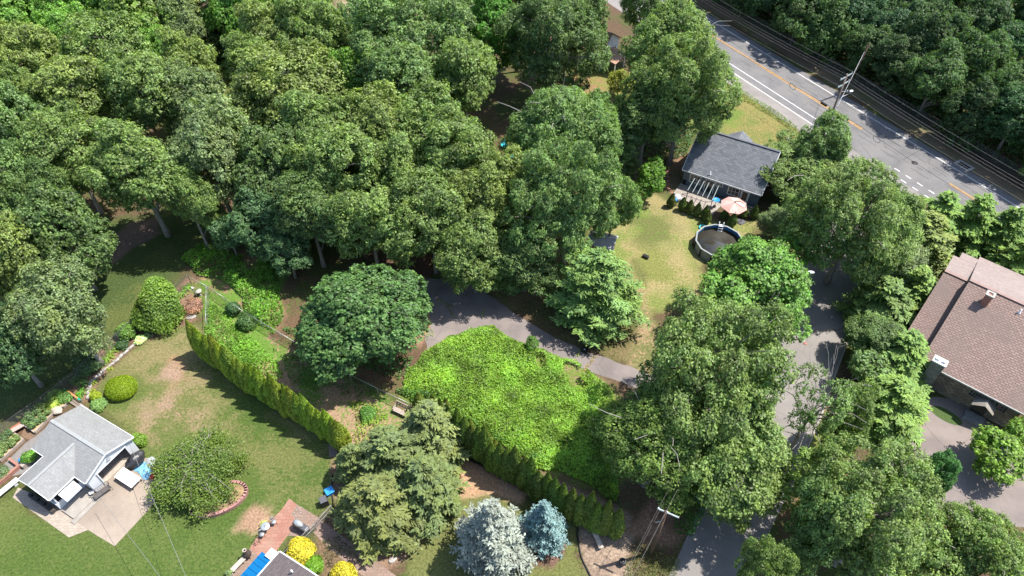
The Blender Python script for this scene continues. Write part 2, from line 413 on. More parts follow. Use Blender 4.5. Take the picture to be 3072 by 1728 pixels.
def conifer(name, seed, H=12.0, R=3.0, base=.06, dz=.42, nbr=8, droop=.25, tip=.0, pw=.8, leaf=(.36, .13), twig_step=.3, lstep=.2, hang=.35, mat='needle', bark='bark_dark', jit=.25, twl=.5, dead=0):
    rng = np.random.default_rng(seed)
    Cs, Ns, Ds, Ts, tips = [], [], [], [], []
    z = base * H; z0 = z
    while z < H * .985:
        fr = (z - z0) / (H - z0); ln0 = R * (1 - fr) ** pw * (1 if fr > .12 else .75 + 2 * fr) + .12
        for k in range(max(4, int(nbr * (1 - .45 * fr)))):
            az = rng.uniform(0, 2 * math.pi); ln = ln0 * rng.uniform(.68, 1.16); zz = z + rng.uniform(-.5, .5) * dz
            rd = np.array([math.cos(az), math.sin(az), 0]); sdv = np.array([-rd[1], rd[0], 0]); dr = droop * rng.uniform(.6, 1.4)
            t = np.arange(.16, 1.0, twig_step / max(ln, .3) * .8)
            t = np.append(t, 1.0)
            tb = rng.normal(.5, .1)
            for tt in t:
                p = rd * ln * tt + np.array([0, 0, zz - dr * ln * tt ** 2 + tip * ln * tt ** 3])
                ax = unit(rd + np.array([0, 0, -2 * dr * tt + 3 * tip * tt * tt]))
                tl = (twl * ln * (1 - tt) * .8 + .24 + .1 * ln) * rng.uniform(.6, 1.15)
                for sg in (-1, 1):
                    td = unit(ax * .75 + sdv * sg * .8 + np.array([0, 0, -hang * .4 + tip * .3]) + rng.normal(0, jit * .5, 3))
                    m = max(1, int(tl / lstep)); s = (np.arange(m) + .6) * lstep
                    c = p + td * s[:, None] - np.array([0, 0, 1]) * (hang * s ** 2)[:, None] * .5
                    Cs.append(c + rng.normal(0, .035, c.shape)); Ds.append(np.tile(td, (m, 1)) + rng.normal(0, jit, (m, 3)))
                    Ns.append(np.array([0, 0, 1]) + rd * .35 + rng.normal(0, .4, (m, 3))); Ts.append(np.clip(tb + .12 * (tt - .5) + rng.normal(0, .14, m), 0, 1))
                Cs.append(p[None] + ax * .1); Ds.append(ax[None] + rng.normal(0, .1, (1, 3))); Ns.append(np.array([[0, 0, 1.]]) + rng.normal(0, .3, (1, 3))); Ts.append(np.array([min(1, tb + .2)]))
            if rng.random() < .35: tips.append(tuple(rd * ln * .9 + np.array([0, 0, zz - dr * ln * .8])))
        z += dz * (1 - .35 * fr)
    k = 14; Cs.append(np.column_stack([rng.normal(0, .06, k), rng.normal(0, .06, k), rng.uniform(H * .95, H, k)])); Ds.append(np.tile([0, 0, 1.], (k, 1)) + rng.normal(0, .3, (k, 3))); Ns.append(rng.normal(size=(k, 3))); Ts.append(rng.uniform(.4, .8, k))
    C = np.vstack(Cs); n = len(C)
    P = leaf_arrays(rng, C, np.vstack(Ns), leaf[0] * rng.uniform(.75, 1.25, n), leaf[1] * rng.uniform(.8, 1.25, n), np.vstack(Ds), .1)
    crown = quads_mesh(name + '_crown', P, np.concatenate(Ts), [M[mat]])
    mb = MB(); mb.tube([(0, 0, 0), (0, 0, H * .5), (0, 0, H * .97)], [.03 * H ** .5 * R ** .5 + .05, .03 * R, .015], 8)
    for p in tips:
        p = Vector(p); mb.tube([(0, 0, max(.2, p.z + .1)), p], [.045, .012], 4, cap=False)
    o = mb.build(name + '_trunk', M[bark]); tm = o.data; bpy.data.objects.remove(o)
    return dict(crown=crown, trunk=tm, R=R, H=H, zc=H * .4)

def lathe_core(prof, n=14):  # solid core added inside the leaf shells to block light
    vs = [(r * math.cos(2 * math.pi * k / n), r * math.sin(2 * math.pi * k / n), z) for r, z in prof for k in range(n)]
    fs = [[i * n + k, i * n + (k + 1) % n, (i + 1) * n + (k + 1) % n, (i + 1) * n + k] for i in range(len(prof) - 1) for k in range(n)]
    return vs, fs
def columnar(name, seed, H=4.0, R=.75, n=5200, leaf=(.24, .11), shape=None, lump=.14):
    """flame-shaped arborvitae: upright fans of scale leaves over an added light-blocking core"""
    rng = np.random.default_rng(seed)
    shape = shape or (lambda t: (min(1, .66 + 1.3 * t) if t < .26 else 1.0) * (1 - max(0, (t - .26) / .74) ** 1.7) ** .95)
    ts = np.linspace(0, 1, 12); prof = [(max(.015, R * .78 * shape(t)), .05 + H * .96 * t) for t in ts]
    u = rng.random(n) ** .85; az = rng.uniform(0, 2 * np.pi, n)
    rs = np.array([shape(t) for t in u]) * R
    sn = sines(rng, 5, 2.6); d0 = np.column_stack([np.cos(az), np.sin(az), u * H / R * .55])
    lumpv = 1 + lump * sn(d0) * 1.6
    rr = rs * lumpv * rng.uniform(.86, 1.06, n)
    C = np.column_stack([rr * np.cos(az), rr * np.sin(az), u * H + .05])
    rd = np.column_stack([np.cos(az), np.sin(az), np.zeros(n)]); tg = np.column_stack([-np.sin(az), np.cos(az), np.zeros(n)])
    Nn = rd * .75 + tg * rng.normal(0, .7, n)[:, None] + np.array([0, 0, .35]) + rng.normal(0, .25, (n, 3))
    D = np.array([0, 0, 1.]) + rd * .45 + rng.normal(0, .22, (n, 3))
    T = np.clip(.5 + .8 * (lumpv - 1) + rng.normal(0, .17, n), 0, 1)
    P = leaf_arrays(rng, C, Nn, leaf[0] * rng.uniform(.7, 1.3, n), leaf[1] * rng.uniform(.7, 1.3, n), D, .1)
    return quads_mesh(name, P, T, [M['needle'], M['needle']], lathe_core(prof))
def dome(name, seed, R=1.0, H=1.2, n=3500, leaf=(.16, .1), lump=.2, under=.1, mat='leaf', tight=.12, up=.5, D=None, core=True, flat_top=0.0):
    """rounded shrub of unit footprint R and height H"""
    rng = np.random.default_rng(seed)
    d = rot_dirs(rng, int(n * 1.6)); d = d[d[:, 2] > -.35 - under]; n = len(d)
    sn = sines(rng, 6, 2.7); lv = 1 + lump * 1.5 * sn(d)
    C = d * (lv * rng.uniform(1 - tight * 2, 1 + tight, n))[:, None] * np.array([R, R, H * .58]) + np.array([0, 0, H * .42]); C[:, 2] = np.maximum(C[:, 2], .03)
    Nn = d + np.array([0, 0, up]) + rng.normal(0, .5, (n, 3))
    T = np.clip(.5 + .7 * (lv - 1) + rng.normal(0, .18, n), 0, 1)
    P = leaf_arrays(rng, C, Nn, leaf[0] * rng.uniform(.7, 1.3, n), leaf[1] * rng.uniform(.7, 1.3, n))
    prof = [(R * .62 * math.sin(a), max(.02, H * .42 - H * .5 * math.cos(a) * .8)) for a in np.linspace(.25, math.pi - .02, 8)]
    return quads_mesh(name, P, T, [M[mat], M[mat]], lathe_core(prof) if core else None)
def rosette_plant(name, seed, n=40, R=.4, H=.35, w=.09, mat='leaf'):
    """arching strap leaves from one base (hosta, daylily)"""
    rng = np.random.default_rng(seed); az = rng.uniform(0, 6.28, n); el = rng.uniform(.3, 1.2, n); L = R * rng.uniform(.8, 1.2, n)
    dd = np.column_stack([np.cos(az) * np.cos(el), np.sin(az) * np.cos(el), np.sin(el)])
    c1 = dd * (L * .35)[:, None]; d2 = unit(dd - np.array([0, 0, .9])); c2 = dd * (L * .65)[:, None] + d2 * (L * .3)[:, None]
    up = np.array([0, 0, 1.]); C = np.vstack([c1, c2]); C[:, 2] = np.maximum(C[:, 2] * H / R, .03)
    P = leaf_arrays(rng, C, np.tile(up, (2 * n, 1)) + np.vstack([-dd, dd]) * .6, np.tile(L * .75, 2), w, np.vstack([dd, d2]), .1)
    return quads_mesh(name, P, rng.uniform(.3, .8, 2 * n), [M[mat]])

# value noise on the plane
def vnoise(x, y, sc, seed=0):
    x = np.asarray(x) / sc; y = np.asarray(y) / sc
    xi = np.floor(x).astype(np.int64); yi = np.floor(y).astype(np.int64); fx = x - xi; fy = y - yi
    fx = fx * fx * (3 - 2 * fx); fy = fy * fy * (3 - 2 * fy)
    def hsh(a, b):
        h = (a * 374761393 + b * 668265263 + seed * 1442695041) & 0x7fffffff
        h = ((h ^ (h >> 13)) * 1274126177) & 0x7fffffff
        return ((h ^ (h >> 16)) & 0xffff) / 65535.0
    return (hsh(xi, yi) * (1 - fx) + hsh(xi + 1, yi) * fx) * (1 - fy) + (hsh(xi, yi + 1) * (1 - fx) + hsh(xi + 1, yi + 1) * fx) * fy
def fbm(x, y, sc, seed=0, o=3):
    s = 0; a = 0
    for k in range(o): s = s + vnoise(x, y, sc / 2 ** k, seed + 17 * k) / 2 ** k; a += 1 / 2 ** k
    return s / a
def sdist(x, y, poly):
    """signed distance to polygon, inside positive"""
    d = np.full(x.shape, 1e9); ins = np.zeros(x.shape, bool); n = len(poly)
    for i in range(n):
        ax, ay = poly[i][0], poly[i][1]; bx, by = poly[(i + 1) % n][0], poly[(i + 1) % n][1]
        ex, ey = bx - ax, by - ay; t = np.clip(((x - ax) * ex + (y - ay) * ey) / (ex * ex + ey * ey + 1e-12), 0, 1)
        d = np.minimum(d, np.hypot(x - ax - t * ex, y - ay - t * ey))
        if ay != by:
            c = ((ay > y) != (by > y)) & (x < (bx - ax) * (y - ay) / (by - ay) + ax); ins ^= c
    return np.where(ins, d, -d)
def VP(*pts): return [V(x, y) for x, y in pts]

def cover(name, label, poly, dens, hmax, leaf, color, seed, cat='ground cover', edge=1.5, rag=.6, up=.8, lumps=1.6, mat='leaf', hole=0.0, hmin=.05):
    """uncountable leafy growth over a patch of ground: one object"""
    rng = np.random.default_rng(seed); P2 = np.array([(p[0], p[1]) for p in poly]); lo, hi = P2.min(0) - 1, P2.max(0) + 1
    n = int(dens * (hi[0] - lo[0]) * (hi[1] - lo[1])); x = rng.uniform(lo[0], hi[0], n); y = rng.uniform(lo[1], hi[1], n)
    sdv = sdist(x, y, poly) + (fbm(x, y, 2.2, seed) - .5) * 2 * rag
    keep = (sdv > 0) & (fbm(x, y, 3.0, seed + 5) > hole); x, y, sdv = x[keep], y[keep], sdv[keep]; n = len(x)
    env = np.clip(sdv / edge, .12, 1) ** .6; hh = hmax * env * (.35 + .9 * fbm(x, y, lumps, seed + 9, 3))
    z = hmin + hh * (1 - .55 * rng.random(n) ** 2.2)
    Nn = np.column_stack([rng.normal(0, .5, n), rng.normal(0, .5, n), np.full(n, up)])
    T = np.clip(.45 + (fbm(x, y, 1.6, seed + 3) - .5) * 1.0 + rng.normal(0, .17, n), 0, 1)
    P = leaf_arrays(rng, np.column_stack([x, y, z]), Nn, leaf[0] * rng.uniform(.6, 1.35, n), leaf[1] * rng.uniform(.7, 1.25, n))
    me = quads_mesh(name, P, T, [M[mat]])
    return tag(obj(name, me, None, color), label, cat, None, 'stuff')

def along(pts, n):
    pts = [Vector(p) for p in pts]; L = [0]
    for a, b in zip(pts[:-1], pts[1:]): L.append(L[-1] + (b - a).length)
    out = []
    for k in range(n):
        s = L[-1] * k / (n - 1); i = max(j for j in range(len(L) - 1) if L[j] <= s + 1e-9); out.append(pts[i].lerp(pts[i + 1], (s - L[i]) / (L[i + 1] - L[i])))
    return out

NUM = ['first', 'second', 'third', 'fourth', 'fifth', 'sixth', 'seventh', 'eighth', 'ninth', 'tenth', 'eleventh', 'twelfth', 'thirteenth', 'fourteenth', 'fifteenth', 'sixteenth', 'seventeenth', 'eighteenth', 'nineteenth', 'twentieth', 'twenty-first', 'twenty-second', 'twenty-third', 'twenty-fourth', 'twenty-fifth', 'twenty-sixth']

# ------------------------------------------------------------------ ground: one sheet, its covers laid out as soft-edged patches
GR = (.060, .096, .020); GR2 = (.082, .112, .028); DRY = (.18, .155, .072); DRY2 = (.118, .126, .042); TAN = (.33, .22, .13); MUL = (.21, .125, .08)
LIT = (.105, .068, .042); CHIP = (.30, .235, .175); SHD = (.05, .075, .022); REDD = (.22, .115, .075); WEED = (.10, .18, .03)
# (outline, colour, fleck colour, fleck amount, edge softness, edge raggedness)
LAWN = VP((500, 826), (490, 870), (560, 930), (700, 1030), (840, 1120), (833, 1150), (835, 1205), (815, 1290), (745, 1330), (640, 1449), (560, 1520), (-120, 1560), (-120, 1290), (30, 1262), (170, 1345), (400, 1250), (300, 1050), (212, 1008), (250, 955), (300, 900), (390, 845), (440, 822), (470, 818))
PATCH = [
    (VP((-200, 1120), (-60, 1130), (180, 960), (350, 800), (480, 690), (560, 560), (420, 520), (250, 560), (100, 640), (-200, 760)), SHD, (.085, .1, .03), .35, 2.0, 1.5),     # lawn outside the fence, tree shade put into its dark green
    (VP((-20, 880), (60, 740), (150, 690), (120, 800), (60, 880)), (.09, .06, .045), LIT, .4, 1.5, 1.2),
    (VP((230, 690), (245, 620), (330, 560), (400, 545), (405, 585), (350, 620), (280, 668)), (.15, .105, .085), (.19, .13, .10), .35, .5, .5),       # dirt track
    (LAWN, GR2, DRY2, .36, .35, .35),
    (VP((0, 1290), (170, 1345), (290, 1380), (400, 1255), (640, 1170), (740, 1260), (620, 1449), (500, 1500), (-100, 1500)), GR, GR2, .4, 2.2, 2.0),
    (VP((620, 960), (830, 1110), (820, 1280), (700, 1260), (640, 1170), (560, 1050)), GR, DRY2, .35, 2.5, 2.0),
    (VP((400, 860), (480, 840), (520, 930), (560, 1000), (520, 1080), (420, 1090), (345, 1040), (350, 950), (330, 900)), DRY2, DRY, .44, 2.2, 2.4),
    (VP((380, 1010), (470, 990), (480, 1075), (400, 1110)), DRY2, (.24, .17, .11), .44, 1.6, 2.0),
    (VP((395, 925), (440, 905), (452, 912), (468, 925), (466, 955), (430, 968), (396, 960)), (.27, .185, .13), (.24, .15, .08), .35, .5, .8),
    (VP((700, 1030), (740, 1050), (820, 1130), (800, 1150), (740, 1100)), DRY, GR2, .4, 1.2, 1.2),
    (VP((600, 1330), (628, 1270), (640, 1264), (672, 1290), (680, 1305), (640, 1345), (615, 1340)), (.27, .17, .11), (.33, .225, .14), .3, .45, .6),
    # planting bed along the left fence
    (VP((180, 985), (215, 1012), (236, 1002), (240, 975), (280, 925), (330, 880), (390, 848), (432, 830), (475, 815), (497, 806), (480, 780), (520, 720), (470, 695), (430, 740), (330, 810), (250, 880), (190, 940)), (.20, .125, .085), LIT, .3, .3, .3),
    # shrubbery strip behind the left hedge
    (VP((470, 690), (560, 750), (680, 840), (800, 905), (900, 950), (1010, 1015), (1060, 1040), (1050, 1110), (960, 1130), (890, 1180), (850, 1100), (720, 1000), (540, 850), (505, 790)), (.28, .185, .12), WEED, .42, .5, .8),
    (VP((470, 640), (560, 600), (700, 640), (720, 800), (690, 850), (560, 750), (500, 700)), (.26, .16, .10), WEED, .4, .8, 1.0),
    (VP((700, 860), (760, 890), (880, 930), (1000, 1000), (1010, 930), (1060, 880), (1050, 800), (850, 700), (720, 800)), (.12, .075, .045), (.09, .12, .03), .35, 1.0, 1.2),
    (VP((835, 1130), (850, 1100), (900, 1150), (890, 1250), (860, 1270), (836, 1240)), CHIP, MUL, .5, .3, .3),
    # ground under the overgrown lot
    (VP((1075, 880), (1160, 830), (1220, 815), (1320, 850), (1480, 920), (1530, 960), (1620, 1090), (1560, 1250), (1400, 1190), (1150, 1080), (1000, 1000), (1040, 930)), (.20, .15, .085), (.12, .17, .03), .5, .6, .8),
    (VP((1080, 700), (1040, 720), (850, 610), (1000, 590), (1200, 640), (1400, 700), (1380, 760), (1240, 720)), (.12, .072, .045), LIT, .4, 1.0, 1.0),
    (VP((1040, 740), (1062, 750), (1090, 812), (1075, 850), (1055, 880), (1030, 850)), (.30, .18, .12), TAN, .4, .4, .4),
    (VP((1180, 690), (1230, 735), (1300, 790), (1400, 840), (1480, 880), (1560, 915), (1630, 930), (1660, 800), (1600, 720), (1540, 640), (1400, 640)), (.085, .085, .03), (.16, .12, .06), .45, .9, 1.0),
    # pool lawn
    (VP((1520, 470), (1610, 465), (1700, 515), (1790, 550), (1900, 560), (1900, 620), (1760, 640), (1770, 740), (1700, 790), (1610, 800), (1560, 700), (1500, 600)), (.15, .18, .048), (.25, .21, .095), .46, .8, 1.0),
    (VP((1590, 530), (1680, 540), (1690, 600), (1640, 630), (1590, 600)), (.10, .16, .03), DRY2, .4, 1.6, 1.6),
    (VP((1600, 640), (1720, 620), (1760, 700), (1690, 740), (1600, 760)), (.26, .215, .10), (.16, .17, .05), .4, 1.5, 1.6),
    (VP((1590, 640), (1620, 700), (1640, 800), (1700, 870), (1660, 960), (1580, 920), (1600, 830), (1610, 760)), (.27, .19, .11), DRY2, .45, .6, .8),
    (VP((1240, 480), (1340, 470), (1330, 560), (1250, 570)), (.16, .11, .06), (.2, .16, .06), .4, 1, 1),
    # front lawn by the highway
    (VP((1820, 205), (1870, 235), (1935, 275), (2015, 330), (2010, 420), (1900, 380), (1760, 330), (1690, 320), (1780, 260)), (.20, .17, .06), (.12, .15, .04), .42, .5, .5),
    (VP((1835, 262), (1880, 285), (1850, 320), (1780, 315)), (.12, .17, .035), DRY2, .35, 1, 1),
    (VP((1690, 400), (1745, 365), (1750, 400), (1720, 440), (1690, 490), (1670, 470)), (.20, .125, .08), (.13, .11, .05), .4, .5, .5),
    # yards among the trees at the top
    (VP((1330, 215), (1420, 180), (1560, 190), (1600, 280), (1500, 290), (1360, 260)), (.25, .14, .085), (.17, .17, .05), .45, .8, 1.2),
    (VP((500, 160), (560, 170), (600, 280), (540, 320), (510, 250)), (.30, .20, .14), (.16, .15, .05), .4, .8, 1.0),
    (VP((690, 30), (730, 20), (740, 130), (700, 140)), (.25, .18, .13), DRY2, .4, .8, 1.0),
    (VP((840, 0), (930, -10), (930, 60), (850, 80)), (.30, .22, .15), DRY2, .4, .8, 1.0),
    # strip beyond the highway
    (VP((1700, -20), (1790, 30), (1940, 115), (2030, 172), (2200, 272), (2440, 430), (2640, 560), (2640, 500), (2440, 380), (2200, 225), (2040, 130), (1940, 75), (1800, -10)), (.15, .145, .065), (.19, .14, .09), .5, .4, .4),
    (VP((2200, 240), (2330, 320), (2460, 405), (2576, 480), (2576, 450), (2440, 370), (2320, 290), (2220, 225)), (.11, .075, .055), LIT, .4, .5, .5),
    # verges of the lane
    (VP((1990, 1210), (2030, 1110), (2090, 1070), (2120, 1120), (2060, 1230), (2010, 1290)), (.20, .16, .06), (.13, .16, .04), .45, .5, .5),
    (VP((2060, 1005), (2100, 990), (2130, 1050), (2080, 1080)), (.27, .20, .14), (.16, .14, .06), .4, .4, .4),
    (VP((2470, 1270), (2500, 1235), (2640, 1230), (2640, 1330), (2530, 1335)), (.15, .17, .05), DRY, .45, .6, .6),
    # bottom garden
    (VP((1140, 1165), (1200, 1160), (1330, 1240), (1310, 1260), (1220, 1240), (1180, 1260), (1130, 1265)), (.33, .20, .115), (.37, .245, .15), .3, .4, .5),
    (VP((1150, 1140), (1200, 1165), (1340, 1245), (1440, 1290), (1560, 1365), (1580, 1350), (1600, 1300), (1500, 1250), (1330, 1180), (1180, 1105)), (.26, .18, .125), (.20, .13, .09), .45, .25, .3),
    (VP((1430, 1285), (1460, 1310), (1455, 1370), (1470, 1420), (1495, 1475), (1600, 1475), (1580, 1400), (1605, 1340), (1560, 1340)), (.31, .235, .17), (.22, .16, .12), .45, .25, .3),
    (VP((1560, 1340), (1600, 1300), (1640, 1250), (1700, 1290), (1760, 1270), (1735, 1330), (1700, 1375), (1620, 1360)), (.30, .18, .115), (.2, .11, .075), .5, .35, .4),
    (VP((1030, 1449), (1020, 1400), (1075, 1330), (1120, 1300), (1150, 1260), (1240, 1250), (1340, 1300), (1430, 1290), (1455, 1340), (1450, 1400), (1490, 1475), (1030, 1475)), (.12, .13, .042), DRY2, .45, .3, .35),
    (VP((800, 1310), (880, 1290), (960, 1390), (1060, 1290), (1110, 1300), (1060, 1370), (1010, 1420), (960, 1449), (1000, 1475), (900, 1475), (880, 1400)), (.21, .135, .09), LIT, .35, .4, .5),
    (VP((800, 1350), (850, 1340), (920, 1430), (900, 1490), (820, 1490), (800, 1420)), (.085, .09, .04), (.15, .10, .06), .5, .5, .6),
    (VP((1330, 1400), (1345, 1425), (1390, 1430), (1420, 1400), (1430, 1340), (1400, 1360)), (.17, .10, .08), LIT, .4, .2, .2),
]
def build_ground():
    xs = np.concatenate([np.array([-900, -500, -300, -180, -120]), np.arange(-98, 98.01, .3), np.array([120, 180, 300, 500, 900])])
    ys = np.concatenate([np.array([-300, -100, 0, 10]), np.arange(15, 128.01, .3), np.array([140, 180, 260, 500, 1200])])
    X, Y = np.meshgrid(xs, ys); nx, ny = len(xs), len(ys)
    co = np.column_stack([X.ravel(), Y.ravel(), np.zeros(nx * ny)])
    x, y = X.ravel(), Y.ravel()
    A = np.tile(np.array(LIT), (len(x), 1)); B = np.tile(np.array((.07, .085, .025)), (len(x), 1)); F = np.full(len(x), .4)
    n1 = fbm(x, y, 1.4, 3, 3) - .5; n2 = fbm(x, y, 4.0, 9, 3) - .5
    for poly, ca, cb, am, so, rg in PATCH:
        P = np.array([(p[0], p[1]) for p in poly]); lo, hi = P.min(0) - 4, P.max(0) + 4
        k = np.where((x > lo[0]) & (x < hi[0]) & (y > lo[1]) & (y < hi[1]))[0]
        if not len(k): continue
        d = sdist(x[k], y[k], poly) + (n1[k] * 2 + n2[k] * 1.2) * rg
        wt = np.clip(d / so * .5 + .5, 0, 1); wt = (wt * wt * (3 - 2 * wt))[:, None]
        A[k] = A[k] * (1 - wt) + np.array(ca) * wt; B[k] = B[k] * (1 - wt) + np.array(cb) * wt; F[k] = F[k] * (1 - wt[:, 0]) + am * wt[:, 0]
    F = F + n2 * .55 + n1 * .3
    idx = np.arange(nx * ny).reshape(ny, nx)
    fc = np.column_stack([idx[:-1, :-1].ravel(), idx[:-1, 1:].ravel(), idx[1:, 1:].ravel(), idx[1:, :-1].ravel()])
    me = bpy.data.meshes.new('ground')
    me.vertices.add(len(co)); me.vertices.foreach_set('co', co.ravel())
    me.loops.add(fc.size); me.loops.foreach_set('vertex_index', fc.ravel().astype(np.int32))
    me.polygons.add(len(fc)); me.polygons.foreach_set('loop_start', np.arange(0, fc.size, 4, dtype=np.int32)); me.update(calc_edges=True)
    for nm, arr in (('cover_a', A), ('cover_b', B)):
        a = me.attributes.new(nm, 'FLOAT_COLOR', 'POINT'); a.data.foreach_set('color', np.column_stack([arr, np.ones(len(arr))]).ravel())
    a = me.attributes.new('fleck', 'FLOAT', 'POINT'); a.data.foreach_set('value', F)
    m, nt, b = new_mat('ground_cover')
    aa = N(nt, 'ShaderNodeAttribute', attribute_name='cover_a'); ab = N(nt, 'ShaderNodeAttribute', attribute_name='cover_b'); af = N(nt, 'ShaderNodeAttribute', attribute_name='fleck')
    nz = noise(nt, 2.6, 8, .72)
    s = N(nt, 'ShaderNodeMath', operation='ADD'); nt.links.new(nz, s.inputs[0]); nt.links.new(af.outputs['Fac'], s.inputs[1])
    f = maprange(nt, s.outputs[0], .84, .98)
    col = mixc(nt, f, aa.outputs['Color'], ab.outputs['Color'])
    f2 = maprange(nt, noise(nt, 5, 6, .78), .32, .68, .45, 1.55)
    sc = N(nt, 'ShaderNodeVectorMath', operation='SCALE'); nt.links.new(col, sc.inputs[0]); nt.links.new(f2, sc.inputs['Scale'])
    nt.links.new(sc.outputs[0], b.inputs['Base Color']); b.inputs['Roughness'].default_value = .95; b.inputs['Specular IOR Level'].default_value = .15
    bump(nt, b, noise(nt, 8, 6, .7), .9, .06)
    me.materials.append(m)
    tag(obj('ground', me), 'lawns, bare soil and leaf litter of the yards', None, None, 'structure')
build_ground()

# ------------------------------------------------------------------ paved sheets
def asphalt(name, c, patchc=None, crack=.5, leaf=.0, cs=.22):
    m, nt, b = new_mat(name)
    f = maprange(nt, noise(nt, .35, 6, .6), .3, .7, .8, 1.18); f3 = maprange(nt, noise(nt, 14, 3, .7), .3, .7, .86, 1.14)
    mu = N(nt, 'ShaderNodeMath', operation='MULTIPLY'); nt.links.new(f, mu.inputs[0]); nt.links.new(f3, mu.inputs[1])
    sc = N(nt, 'ShaderNodeVectorMath', operation='SCALE'); sc.inputs[0].default_value = c; nt.links.new(mu.outputs[0], sc.inputs['Scale'])
    col = sc.outputs[0]
    if patchc: col = mixc(nt, maprange(nt, noise(nt, .22, 4, .55), .5, .62, 0, .8), col, patchc)
    if crack:
        tc = nt.nodes.new('ShaderNodeTexCoord'); vo = N(nt, 'ShaderNodeTexVoronoi', feature='DISTANCE_TO_EDGE'); vo.inputs['Scale'].default_value = cs
        nz = N(nt, 'ShaderNodeTexNoise'); nz.inputs['Scale'].default_value = .8; nz.inputs['Detail'].default_value = 4
        nt.links.new(tc.outputs['Object'], nz.inputs['Vector'])
        av = mixc(nt, .12, tc.outputs['Object'], nz.outputs['Color'], 'LINEAR_LIGHT'); nt.links.new(av, vo.inputs['Vector'])
        ce = maprange(nt, vo.outputs['Distance'], .0, .012, 1, 0)
        gate = maprange(nt, noise(nt, .12, 2), .45, .6, 0, crack)
        g2 = N(nt, 'ShaderNodeMath', operation='MULTIPLY'); nt.links.new(ce, g2.inputs[0]); nt.links.new(gate, g2.inputs[1])
        col = mixc(nt, g2.outputs[0], col, tuple(x * .4 for x in c))
    if leaf:
        col = mixc(nt, maprange(nt, noise(nt, 3.2, 6, .75), .62, .68, 0, leaf), col, (.22, .16, .10))
    nt.links.new(col, b.inputs['Base Color']); b.inputs['Roughness'].default_value = .92; b.inputs['Specular IOR Level'].default_value = .25
    bump(nt, b, noise(nt, 30, 3), .25, .01)
    return m
M['asphalt_hw'] = asphalt('highway_asphalt', (.150, .145, .144), (.172, .163, .158), .75)
M['asphalt_sh'] = asphalt('pale_shoulder_asphalt', (.225, .205, .19), None, .3)
M['asphalt_lane'] = asphalt('lane_asphalt', (.215, .196, .182), (.195, .178, .168), .5)
M['asphalt_old'] = asphalt('old_driveway_asphalt', (.185, .158, .148), (.225, .188, .17), .9, .25, .35)
M['asphalt_lot'] = asphalt('church_yard_asphalt', (.185, .155, .142), (.235, .195, .175), .9, .35, .3)
M['paint_w'] = plain('white_road_paint', (.50, .50, .49), .7, var=.2, scale=2)
M['paint_y'] = plain('yellow_road_paint', (.46, .24, .05), .7, var=.25, scale=2)
M['tar'] = plain('tar_seal', (.035, .034, .036), .6, var=.2)
def ragged(pts, step=.5, amp=.12, seed=1):
    out = []; n = len(pts)
    for i in range(n):
        a, b = Vector(pts[i]), Vector(pts[(i + 1) % n]); k = max(1, int((b - a).length / step)); nn = Vector((-(b - a).y, (b - a).x, 0)).normalized()
        for j in range(k):
            p = a.lerp(b, j / k); o = (float(fbm(np.array([p.x]), np.array([p.y]), 1.6, seed)[0]) - .5) * 2 * amp if amp else 0
            out.append(p + nn * o)
    return out
def sheet(name, pts, mat, z, label=None, amp=.12, step=.5, seed=1):
    pts = ragged(pts, step, amp, seed); bm = bmesh.new()
    vs_ = [bm.verts.new((p.x, p.y, z)) for p in pts]; f = bm.faces.new(vs_)
    bmesh.ops.triangulate(bm, faces=[f]); bm.normal_update()
    for f in bm.faces:
        if f.normal.z < 0: f.normal_flip()
    me = bpy.data.meshes.new(name)
    uvl = bm.loops.layers.uv.new('UVMap')
    for f in bm.faces:
        for l in f.loops: l[uvl].uv = (l.vert.co.x, l.vert.co.y)
    bm.to_mesh(me); bm.free(); me.materials.append(mat)
    return tag(obj(name, me), label, None, None, 'structure')
def strip(name, path, wd, mat, z, label=None, dash=None, parent=None):
    mb = MB(); path = [Vector((p[0], p[1], 0)) for p in path]; acc = 0
    for a, b in zip(path[:-1], path[1:]):
        d = b - a; L = d.length; d.normalize(); nn = Vector((-d.y, d.x, 0)) * wd / 2
        segs = [(0, L)] if not dash else [(s, min(L, s + dash[0])) for s in np.arange(0, L, dash[0] + dash[1])]
        for s, e in segs:
            p, q = a + d * s, a + d * e
            mb.poly([(p.x - nn.x, p.y - nn.y, z), (q.x - nn.x, q.y - nn.y, z), (q.x + nn.x, q.y + nn.y, z), (p.x + nn.x, p.y + nn.y, z)])
    o = mb.build(name, mat)
    return tag(o, label, None, None, 'structure')

RD = Vector((22.0, -36.86, 0)).normalized()                   # direction of the highway towards the right of the photo
RN = Vector((RD.y, -RD.x, 0)) * -1                             # towards the woods
RY0 = Vector((40.21, 99.48, 0)); 
def rp(s, o): p = RY0 + RD * s + RN * o; return (p.x, p.y)
def roff(p): d = Vector((p[0], p[1], 0)) - RY0; return d.dot(RD), d.dot(RN)
o_far = sum(roff(z4(*p))[1] for p in ((380, 460), (750, 700), (1288, 1050))) / 3
o_fw = sum(roff(z4(*p))[1] for p in ((0, 280), (760, 740), (1170, 985))) / 3
o_n1 = sum(roff(z4(*p))[1] for p in ((0, 445), (260, 610))) / 2
o_n2 = sum(roff(z4(*p))[1] for p in ((0, 480), (220, 625))) / 2
o_near = sum(roff(V(*p))[1] for p in ((1833, 215), (1932, 272), (2007, 327))) / 3
print('road offsets', o_far, o_fw, o_n1, o_n2, o_near)
S0, S1 = -70, 90
sheet('highway', [Vector((*rp(S0, o_n2 + .1), 0)), Vector((*rp(S1, o_n2 + .1), 0)), Vector((*rp(S1, o_far), 0)), Vector((*rp(S0, o_far), 0))], M['asphalt_hw'], .008, 'grey two lane highway along the woods', amp=.1)
